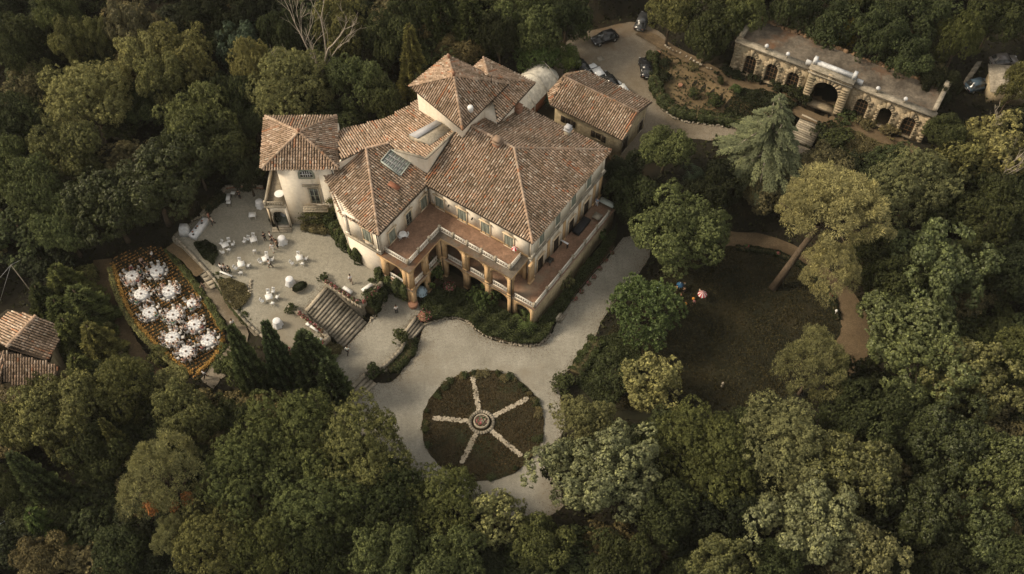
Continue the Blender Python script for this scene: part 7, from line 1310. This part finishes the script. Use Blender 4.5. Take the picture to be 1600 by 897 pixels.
# ------------------------------------------------------------------ trees: species, picture x, y of the crown, radius, height, colour, what singles it out
TR = [
('oak', 28, 70, 44, 12, 'dark', 'dark tree in the top left corner'), ('oak', 88, 22, 36, 13, 'mid', 'second tree from the corner on the top edge, mid green'), ('young', 40, 130, 34, 9, 'brown', 'brownish thin tree near the upper left edge'),
('young', 68, 118, 26, 9, 'olive', 'small olive tree left of the biggest bright tree'), ('oak', 112, 62, 34, 12, 'olive', 'olive-green tree above the big bright tree at upper left'), ('glossy', 202, 40, 42, 13, 'brown', 'brown-green domed tree on the top edge left of centre'), ('oak', 158, 60, 26, 11, 'olive', 'small olive tree tucked between domed trees at the top'),
('puffy', 136, 148, 80, 15, 'light', 'biggest bright grey-green tree of the upper left wood'), ('oak', 284, 84, 58, 13, 'olive', 'round dark olive tree right of the brown domed one'), ('oak', 222, 92, 42, 12, 'light', 'greyish tree in front of the brown domed tree'), ('young', 370, 62, 42, 11, 'blue', 'blue-green open tree in front of the dark gap at the top'),
('oak', 308, 178, 62, 13, 'mid', 'mid green tree left of the tall pale tree by the tower'), ('oak', 255, 125, 45, 12, 'olive', 'olive tree in the middle of the upper left wood'), ('puffy', 444, 128, 74, 15, 'light', 'tall pale yellow-green tree right behind the left tower'), ('puffy', 400, 100, 40, 14, 'light', 'smaller pale crown touching the tall pale tree by the tower'),
('glossy', 236, 288, 84, 14, 'dark', 'large dark glossy tree overhanging the buffet table'), ('glossy', 170, 320, 70, 13, 'dark', 'dark glossy tree left of the one over the buffet'), ('oak', 100, 232, 58, 13, 'olive', 'olive tree below the biggest bright tree'), ('oak', 58, 300, 56, 13, 'mid', 'mid green tree on the left side halfway down'),
('oak', 22, 190, 46, 12, 'dark', 'dark tree at the left edge above the middle'), ('oak', 14, 262, 44, 12, 'mid', 'green tree cut by the left edge, a third of the way down'), ('oak', 96, 350, 54, 12, 'mid', 'green tree above the hidden farmhouse'), ('glossy', 300, 240, 46, 12, 'dark', 'dark glossy crown behind the courtyard top left corner'),
('oak', 360, 150, 38, 11, 'dark', 'dark tree between the mid green and tall pale trees'), ('oak', 350, 232, 50, 10, 'dark', 'dark low tree left of the left tower'), ('oak', 385, 270, 30, 8, 'deep', 'very dark tree at the foot of the left tower'), ('oak', 320, 20, 46, 12, 'deep', 'very dark tree on the top edge above the blue-green one'), ('oak', 395, 18, 42, 12, 'deep', 'very dark tree on the top edge left of the bare tree'),
('oak', 440, 50, 32, 11, 'dark', 'dark tree under the bare tree branches'), ('oak', 560, 122, 46, 12, 'mid', 'green tree directly behind the linking roof'), ('oak', 600, 160, 38, 10, 'dark', 'dark tree close behind the linking roof'), ('oak', 535, 40, 44, 13, 'olive', 'green tree right of the bare tree on the top edge'), ('oak', 606, 56, 46, 12, 'dark', 'dark tree left of the slender conifer'),
('conifer', 644, 86, 27, 15, 'olive', 'slender yellow-green conifer just behind the belvedere tower'), ('conifer', 690, 28, 36, 15, 'dark', 'broad dark conifer on the top edge above the belvedere'), ('conifer', 735, 40, 36, 14, 'dark', 'dark conifer right of the broad dark conifer'), ('oak', 780, 58, 36, 11, 'deep', 'very dark tree behind the lower roof of the villa'), ('oak', 830, 30, 50, 13, 'mid', 'green tree on the top edge above the marquee'),
('oak', 885, 12, 42, 12, 'dark', 'dark tree on the top edge beside the lane'), ('puffy', 842, 76, 42, 7, 'fresh', 'fresh green low spreading tree behind the marquee'), ('puffy', 884, 90, 24, 6, 'fresh', 'small fresh green crown between marquee and parked cars'), ('oak', 640, 20, 40, 12, 'dark', 'dark tree on the top edge left of the conifers'),
('oak', 1050, 14, 42, 12, 'olive', 'olive tree on the top edge right of the lane'), ('oak', 1110, 40, 46, 12, 'dark', 'dark tree left of the orangery'), ('oak', 1160, 10, 44, 12, 'mid', 'green tree above the left end of the orangery'), ('oak', 1240, 8, 50, 12, 'dark', 'dark tree on the top edge behind the orangery left half'), ('oak', 1300, 34, 46, 11, 'dark', 'dark tree right behind the orangery centre'),
('young', 1318, 44, 26, 9, 'yellow', 'yellowish small tree behind the orangery roof'), ('oak', 1372, 56, 48, 12, 'dark', 'dark tree behind the orangery right half'), ('oak', 1420, 88, 46, 11, 'dark', 'dark tree at the back right corner of the orangery'), ('oak', 1440, 20, 48, 12, 'dark', 'dark tree on the top edge right of the orangery'), ('puffy', 1504, 52, 38, 12, 'mid', 'round green tree beside the dark yard'),
('oak', 1560, 20, 46, 12, 'dark', 'dark tree in the top right corner'), ('oak', 1470, 130, 34, 9, 'deep', 'very dark tree between orangery end and yard'), ('oak', 1588, 132, 28, 10, 'olive', 'small olive tree at the right edge by the shed'), ('young', 1552, 222, 62, 11, 'light', 'feathery yellow-green tree at the right edge'), ('young', 1500, 240, 44, 10, 'olive', 'feathery green tree left of the yellow-green one'), ('oak', 1478, 212, 36, 8, 'dark', 'dark low tree at the right front corner of the orangery'),
('puffy', 1424, 302, 74, 13, 'grey', 'wide grey-green tree below the orangery right end'), ('pine', 1306, 328, 78, 14, 'pinelt', 'leaning umbrella pine with yellowish crown'), ('cedar', 1193, 244, 78, 15, 'cedar', 'pale spreading cedar in front of the orangery steps'), ('oak', 1398, 450, 56, 12, 'dark', 'dark tree right of the dirt path bend'), ('glossy', 1462, 420, 84, 14, 'mid', 'large green tree in the middle of the right side'),
('oak', 1560, 330, 56, 12, 'dark', 'dark tree at the right edge above the middle'), ('oak', 1590, 430, 50, 12, 'deep', 'very dark tree cut by the right edge'), ('glossy', 1440, 545, 96, 14, 'mid', 'large speckled tree below the big green one on the right'), ('glossy', 1515, 590, 74, 13, 'olive', 'olive speckled tree near the right edge'), ('oak', 1585, 560, 50, 12, 'mid', 'green tree cut by the right edge, beyond the speckled ones'),
('oak', 1064, 356, 80, 13, 'mid', 'big green tree right of the long villa terrace'), ('oak', 985, 300, 44, 11, 'dark', 'dark tree beside the far end of the right terrace'), ('oak', 1042, 232, 46, 8, 'mid', 'green tree beside the lane below the outbuilding'), ('oak', 975, 262, 30, 7, 'deep', 'small dark tree between villa and outbuilding'), ('oak', 1120, 300, 46, 9, 'deep', 'very dark tree under the left side of the cedar'), ('tuft', 1010, 480, 58, 9, (.115, .15, .055), 'bright magnolia with big upright leaves beside the drive'),
('young', 1016, 592, 56, 9, 'light', 'olive yellow-green tree on the near side of the lawn'), ('young', 962, 580, 42, 6, 'dark', 'dark thin tree between the drive hedge and the yellow-green tree'), ('pine', 1276, 562, 62, 11, 'grey', 'grey-green airy tree at the lower rim of the lawn'), ('puffy', 915, 650, 48, 12, 'grey', 'pale tree leaning over the drive right of the wheel bed'), ('glossy', 942, 735, 96, 14, 'grey', 'largest pale speckled tree right of the wheel bed'),
('puffy', 1098, 712, 92, 13, 'mid', 'wide mid green tree below the lawn'), ('puffy', 1232, 695, 94, 14, 'grey', 'bright grey-green dome below the airy tree'), ('glossy', 1322, 740, 80, 13, 'olive', 'olive tree right of the bright grey-green dome'), ('glossy', 1265, 815, 90, 13, 'grey', 'pale speckled tree at the bottom right of centre'), ('oak', 1402, 652, 66, 12, 'dark', 'dark tree in the gap right of the bright dome'),
('glossy', 1485, 690, 72, 13, 'dark', 'dark speckled tree in the lower right part'), ('glossy', 1560, 740, 70, 13, 'mid', 'green tree at the lower right edge'), ('glossy', 1440, 800, 66, 12, 'dark', 'dark tree of the lower right wood'), ('glossy', 1530, 840, 66, 12, 'mid', 'green tree in the bottom right corner area'), ('oak', 1590, 880, 50, 12, 'dark', 'dark tree in the very bottom right corner'),
('glossy', 1360, 870, 62, 12, 'grey', 'pale speckled tree on the bottom edge right side'), ('oak', 1130, 815, 60, 11, 'deep', 'very dark tree below the wide mid green one'), ('oak', 1040, 800, 58, 12, 'dark', 'dark tree below the largest pale speckled one'), ('glossy', 1130, 885, 54, 12, 'olive', 'olive tree on the bottom edge right of centre'), ('oak', 975, 880, 60, 12, 'dark', 'dark green tree on the bottom edge near the centre'), ('oak', 1210, 890, 48, 11, 'dark', 'dark tree on the bottom edge between two pale ones'),
('oak', 1480, 880, 48, 11, 'deep', 'very dark tree on the bottom edge near the right corner'), ('oak', 1330, 640, 56, 11, 'dark', 'dark tree between airy tree and speckled tree'),
('puffy', 450, 688, 94, 14, 'mid', 'large green domed tree left of the short steps at the bottom'), ('puffy', 556, 698, 92, 14, 'olive', 'large olive domed tree left of the wheel bed'), ('puffy', 392, 750, 84, 13, 'mid', 'green tree right of the pale pine at lower left'), ('puffy', 495, 790, 92, 13, 'mid', 'green tree in the bottom wood left of centre'), ('puffy', 600, 775, 66, 12, 'dark', 'dark green tree below the olive dome'),
('puffy', 688, 780, 74, 11, 'mid', 'green tree touching the lower rim of the wheel bed'), ('young', 772, 805, 50, 10, 'light', 'lighter yellow-green tree below the wheel bed'), ('oak', 845, 845, 52, 10, 'mid', 'green tree at the bottom centre beside the drive end'), ('oak', 700, 868, 60, 12, 'mid', 'green tree on the bottom edge below the wheel bed'), ('oak', 600, 868, 60, 12, 'mid', 'green tree on the bottom edge left of the wheel bed'), ('puffy', 500, 878, 58, 12, 'dark', 'dark tree on the bottom edge below the green wood'),
('puffy', 330, 845, 72, 13, 'olive', 'olive tree on the bottom edge below the pale pine'), ('puffy', 412, 860, 56, 12, 'mid', 'green tree on the bottom edge right of the olive one'), ('pine', 252, 738, 72, 14, 'pine', 'pale green pine with orange dead tufts at lower left'), ('pine', 270, 830, 34, 10, 'pine', 'small pine crown below the pale pine'), ('oak', 92, 650, 80, 14, 'olive', 'large olive tree below the farmhouse roof'), ('oak', 30, 660, 44, 12, 'olive', 'olive tree at the left edge below the farmhouse'),
('puffy', 185, 600, 56, 12, 'olive', 'domed brown-green tree below the curved dirt lane'), ('oak', 290, 650, 58, 12, 'olive', 'olive tree below the banquet terrace'), ('oak', 150, 705, 56, 13, 'dark', 'dark tree left of the pale pine'), ('oak', 362, 655, 44, 10, 'dark', 'dark tree below the long cypresses'), ('cypress', 55, 750, 30, 17, 'cyp', 'dark cypress standing alone at lower left'), ('cypress', 185, 692, 18, 15, 'olive', 'slender cypress behind the pale pine'),
('conifer', 64, 818, 36, 9, 'fresh', 'fern-like green conifer near the bottom left'), ('oak', 190, 868, 54, 9, 'dark', 'dark low tree at the bottom left'), ('oak', 62, 872, 48, 9, 'brown', 'brownish low tree in the bottom left corner'), ('oak', 8, 760, 34, 10, 'dark', 'dark tree cut by the left edge near the bottom'),
('conifer', 100, 440, 36, 9, 'mid', 'soft green tree above the farmhouse'), ('conifer', 130, 475, 38, 9, 'mid', 'soft green tree between farmhouse and olive hedge'), ('conifer', 70, 470, 32, 9, 'dark', 'dark soft tree right of the mast'), ('conifer', 112, 520, 34, 9, 'mid', 'soft green tree touching the farmhouse roof'), ('conifer', 150, 530, 34, 9, 'olive', 'olive soft tree beside the curved dirt lane'), ('conifer', 96, 488, 30, 8, 'mid', 'small soft tree behind the farmhouse ridge'), ('conifer', 130, 580, 36, 9, 'mid', 'soft green tree above the domed brown-green one'), ('oak', 40, 610, 30, 8, 'olive', 'small tree on the near side of the farmhouse roof') if False else ('oak', 60, 600, 24, 7, 'olive', 'small leafy tree over the lower farmhouse roof'),
('cypress', 383, 562, 24, 18, 'cyp', 'leftmost of the three big cypresses below the courtyard'), ('cypress', 432, 552, 24, 17, 'cyp', 'middle cypress below the courtyard'), ('cypress', 486, 560, 36, 13, 'cyp', 'thick rounded cypress nearest the wide steps'), ('young', 362, 562, 34, 8, 'mid', 'green leafy tree at the lower right corner of the banquet terrace'), ('cypress', 516, 592, 26, 11, 'cyp', 'dark cypress right behind the rounded one'), ('young', 250, 552, 20, 4, 'olive', 'small olive tree hanging over the banquet terrace lower left') , ('young', 268, 590, 34, 7, 'light', 'light green small tree below the banquet terrace tip')]
skip = set()
for i, (k_, x, y, r, h, c, lab) in enumerate(TR):
    if k_ == 'pine' and x == 1306: continue
    tree(k_, x, y, r, h, c, lab)
# the leaning umbrella pine: trunk foot on the lawn, crown far over to the right
ft = Vector((*P(1208, 450, 0), -.1)); zc = 13.5; cp = Vector(P3(1303, 322, zc)); pn = thing('umbrella_pine', tuple(ft), 'tall leaning umbrella pine with yellowish crown over the dirt path', 'tree')
m_ = MB(); a = [ft, ft.lerp(cp, .25)+UZ*.4, ft.lerp(cp, .5)+UZ*.7, ft.lerp(cp, .75)+UZ*.3, cp-UZ*1.5]; m_.tube(a, [.62, .48, .42, .38, .3], 9); rr_ = random.Random(2)
for i in range(22): an = rr_.uniform(0, 6.28); q = rr_.uniform(3, 7); e = cp+Vector((math.cos(an)*q, math.sin(an)*q, rr_.uniform(-1.5, 2.5))); s = a[3].lerp(a[4], rr_.random()); m_.tube([s, (s+e)/2-UZ*.3, e], [.2, .12, .05], 5)
m_.build('trunk', 'bark', pn, True)
me = SPEC['pine'][0][0]; 
for q, (x, y, z, sx, sz) in enumerate(((1309, 322, 9.5, .86, .9), (1345, 322, 9.5, .38, .6), (1300, 420, 5.0, .5, .8), (1262, 318, 9, .5, .7))):
    o = bpy.data.objects.new('crown', SPEC['pine'][q % 2][0]); col.objects.link(o); o.parent = pn; c_ = Vector(P3(x, y, z+5)); o.location = c_-ft-UZ*10.5*sz*.9; o.scale = (sx, sx, sz); o.rotation_euler = (0, 0, q*1.3); o.color = (*COLS['pinelt'], 1)
# orange dead tufts in the lower pine
X, Y = P(250, 790, 9); rng = np.random.default_rng(3); m_ = MB(); Q = []
for cx_, cy_, cz_ in ((233, 790, 9), (238, 797, 8.5), (291, 775, 9), (293, 783, 8.6), (272, 792, 8.3)):
    c_ = np.array(P3(cx_, cy_, cz_)); d = sph(rng, 170); p = c_+d*.75*rng.uniform(.5, 1, (170, 1)); Q.append(cardsQ(p, d, .16, rng, .35))
Q = np.concatenate(Q); m_.quads(Q, rng.random(len(Q))); tag(m_.build('dead_pine_tufts', 'leaf_soft', color=(.34, .15, .06)), 'orange dead needle tufts low in the pale pine at lower left', 'dead branch')
# bare trees
def bare(px, py, px2, py2, H_, lab, seed, fork=3):
    a = Vector((*P(px, py, 5), 0)); a.z = T(a.x, a.y); top = Vector(P3(px2, py2, a.z+H_)); t_ = thing('bare_tree', tuple(a), lab, 'dead tree'); rr = random.Random(seed); tr = MB(); br = MB()
    def grow(p, d, L, r, dep):
        pts = [p]; 
        for i in range(4): d = (d+Vector((rr.uniform(-.12, .12), rr.uniform(-.12, .12), rr.uniform(-.02, .12)))).normalized(); pts.append(pts[-1]+d*L/4)
        (tr if dep == 0 else br).tube(pts, [r*(1-.4*i/4) for i in range(5)], 5 if dep < 2 else 3, cap=False)
        if dep < 4:
            for i in range(rr.choice((2, 3, 4))): q = pts[rr.choice((2, 3, 4, 4))]; nd = (d+Vector((rr.uniform(-.75, .75), rr.uniform(-.75, .75), rr.uniform(-.25, .5)))).normalized(); grow(q, nd, L*rr.uniform(.5, .75), r*.5, dep+1)
    grow(a, (top-a).normalized(), (top-a).length*.55, .26, 0); tr.build('trunk', 'dead_wood', t_); br.build('branches', 'dead_wood', t_)
bare(508, 125, 480, -15, 17, 'pale leafless tree rising above the tall pale tree at the top', 4); bare(500, 130, 510, -10, 16, 'second pale leafless stem right beside the first at the top', 9)
bare(1535, 318, 1590, 235, 9, 'grey leafless tree leaning out at the right edge', 6); bare(1545, 225, 1565, 180, 6, 'grey dead branches in the feathery yellow-green tree', 8)
# understorey: low dark trees wherever the wood would show bare soil
keep = [np.array(f[0]) for f in FLATS]
allT = np.array(TREES_XY); rr_ = random.Random(77); fill = 0
build_pts = [V(a, b)[:2] for a in (-9, 0, 9, 18, 28) for b in (0, 6, 12, 18, 24)]
big = [np.array([V(-11, -4)[:2], V(34, -4)[:2], V(34, 24)[:2], V(5, 30)[:2], V(-13, 30)[:2]]), np.array([(-36, 80), (-19, 80), (-19, 94), (-36, 94)]), np.array([tuple(OP(-1, -4, 0))[:2], tuple(OP(30, -4, 0))[:2], tuple(OP(30, 7, 0))[:2], tuple(OP(-1, 7, 0))[:2]]), np.array(W([(900, 480), (1010, 400), (1150, 350), (1290, 380), (1370, 520), (1330, 570), (1200, 640), (1040, 640), (880, 620)], 0)), np.array(W([(1480, 60), (1600, 40), (1600, 160), (1500, 180)], 6)), np.array(W([(-30, 460), (60, 480), (100, 500), (110, 600), (-30, 640)], 0)), np.array(W([(880, 40), (1060, 20), (1440, 230), (1260, 260), (900, 240)], 4))]
tries = 0
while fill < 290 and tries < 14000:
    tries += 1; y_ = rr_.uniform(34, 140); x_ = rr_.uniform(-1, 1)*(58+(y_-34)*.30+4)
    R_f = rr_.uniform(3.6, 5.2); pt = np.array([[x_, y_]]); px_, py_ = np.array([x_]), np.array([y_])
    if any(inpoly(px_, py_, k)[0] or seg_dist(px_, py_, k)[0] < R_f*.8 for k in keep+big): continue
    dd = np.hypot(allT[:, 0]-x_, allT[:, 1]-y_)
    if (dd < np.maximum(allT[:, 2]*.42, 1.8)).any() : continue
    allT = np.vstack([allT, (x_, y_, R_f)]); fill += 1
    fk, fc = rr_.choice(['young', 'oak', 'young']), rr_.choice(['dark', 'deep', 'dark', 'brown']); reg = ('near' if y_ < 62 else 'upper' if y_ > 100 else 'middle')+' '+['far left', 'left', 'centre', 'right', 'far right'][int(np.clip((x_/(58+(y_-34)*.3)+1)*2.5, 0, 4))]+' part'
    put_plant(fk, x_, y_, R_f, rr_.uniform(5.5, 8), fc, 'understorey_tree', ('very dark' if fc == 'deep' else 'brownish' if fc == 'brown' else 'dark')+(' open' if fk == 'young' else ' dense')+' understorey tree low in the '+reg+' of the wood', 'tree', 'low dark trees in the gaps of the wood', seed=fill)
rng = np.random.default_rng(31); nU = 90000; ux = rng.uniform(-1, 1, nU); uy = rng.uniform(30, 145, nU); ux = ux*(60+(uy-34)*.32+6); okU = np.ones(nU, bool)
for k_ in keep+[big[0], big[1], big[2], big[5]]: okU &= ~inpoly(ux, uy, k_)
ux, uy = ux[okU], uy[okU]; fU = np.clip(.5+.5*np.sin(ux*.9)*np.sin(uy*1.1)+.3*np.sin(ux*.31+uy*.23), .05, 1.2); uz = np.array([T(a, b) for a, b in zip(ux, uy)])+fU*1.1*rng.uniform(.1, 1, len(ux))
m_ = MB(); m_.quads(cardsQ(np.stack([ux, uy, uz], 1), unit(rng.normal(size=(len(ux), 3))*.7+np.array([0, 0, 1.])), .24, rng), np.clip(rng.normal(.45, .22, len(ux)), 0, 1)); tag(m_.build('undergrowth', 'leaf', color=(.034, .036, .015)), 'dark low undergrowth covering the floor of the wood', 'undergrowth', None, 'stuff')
hz = MB(); hz.box((-420, -160, -12), (840, 0, 0), (0, 900, 0), (0, 0, 126)); mhz = bpy.data.materials.new('haze_lift'); mhz.use_nodes = True; th_ = mhz.node_tree; th_.nodes.clear(); oh = th_.nodes.new('ShaderNodeOutputMaterial'); vh = th_.nodes.new('ShaderNodeVolumePrincipled')  # haze volume added to lift the blacks
vh.inputs['Density'].default_value = .00007; vh.inputs['Color'].default_value = (.90, .91, .86, 1); vh.inputs['Anisotropy'].default_value = .1; th_.links.new(vh.outputs[0], oh.inputs['Volume']); MAT['haze_lift'] = mhz
tag(hz.build('haze', 'haze_lift'), 'thin pale haze volume added to lift the dark tones of garden and woods', 'haze', None, 'stuff')
print('fillers', fill, 'objects', len(bpy.data.objects), 'faces', sum(len(m.polygons) for m in bpy.data.meshes))
# fallen leaves and dust gathered along the edges of the gravel
def litter(outline, z, n, label, spread=.7, seed=1, colr=(.13, .10, .066)):
    rng = np.random.default_rng(seed); P_ = np.array(outline)[:, :2]; nx_ = np.roll(P_, -1, 0); L = np.hypot(*(nx_-P_).T); k_ = rng.choice(len(P_), n, p=L/L.sum()); u = rng.random((n, 1)); q = P_[k_]*(1-u)+nx_[k_]*u+rng.normal(size=(n, 2))*spread*rng.random((n, 1))
    q = q[inpoly(q[:, 0], q[:, 1], P_)]; p = np.column_stack([q, np.full(len(q), z+.02)]); m_ = MB(); m_.quads(cardsQ(p, unit(np.array([0, 0, 1.])+rng.normal(size=(len(q), 3))*.15), .05, rng, .8), rng.random(len(q))); return tag(m_.build('leaf_litter', 'leaf_soft', color=colr), label, 'fallen leaves', None, 'stuff')
litter(drive, 0, 15000, 'brown fallen leaves and dust along the edge of the forecourt gravel', 1.4, 1)
litter(court_pts, Z_COURT, 9000, 'brown fallen leaves along the edge of the table courtyard', 1.0, 2)
litter(park, Z_PARK, 9000, 'brown fallen leaves along the edge of the parking lane', 1.3, 3)
litter(land, Z_LAND, 4000, 'brown fallen leaves along the edge of the gravel landing', .9, 4)
for o in bpy.data.objects:
    for k_ in ('base', 'own'):
        if k_ in o: del o[k_]
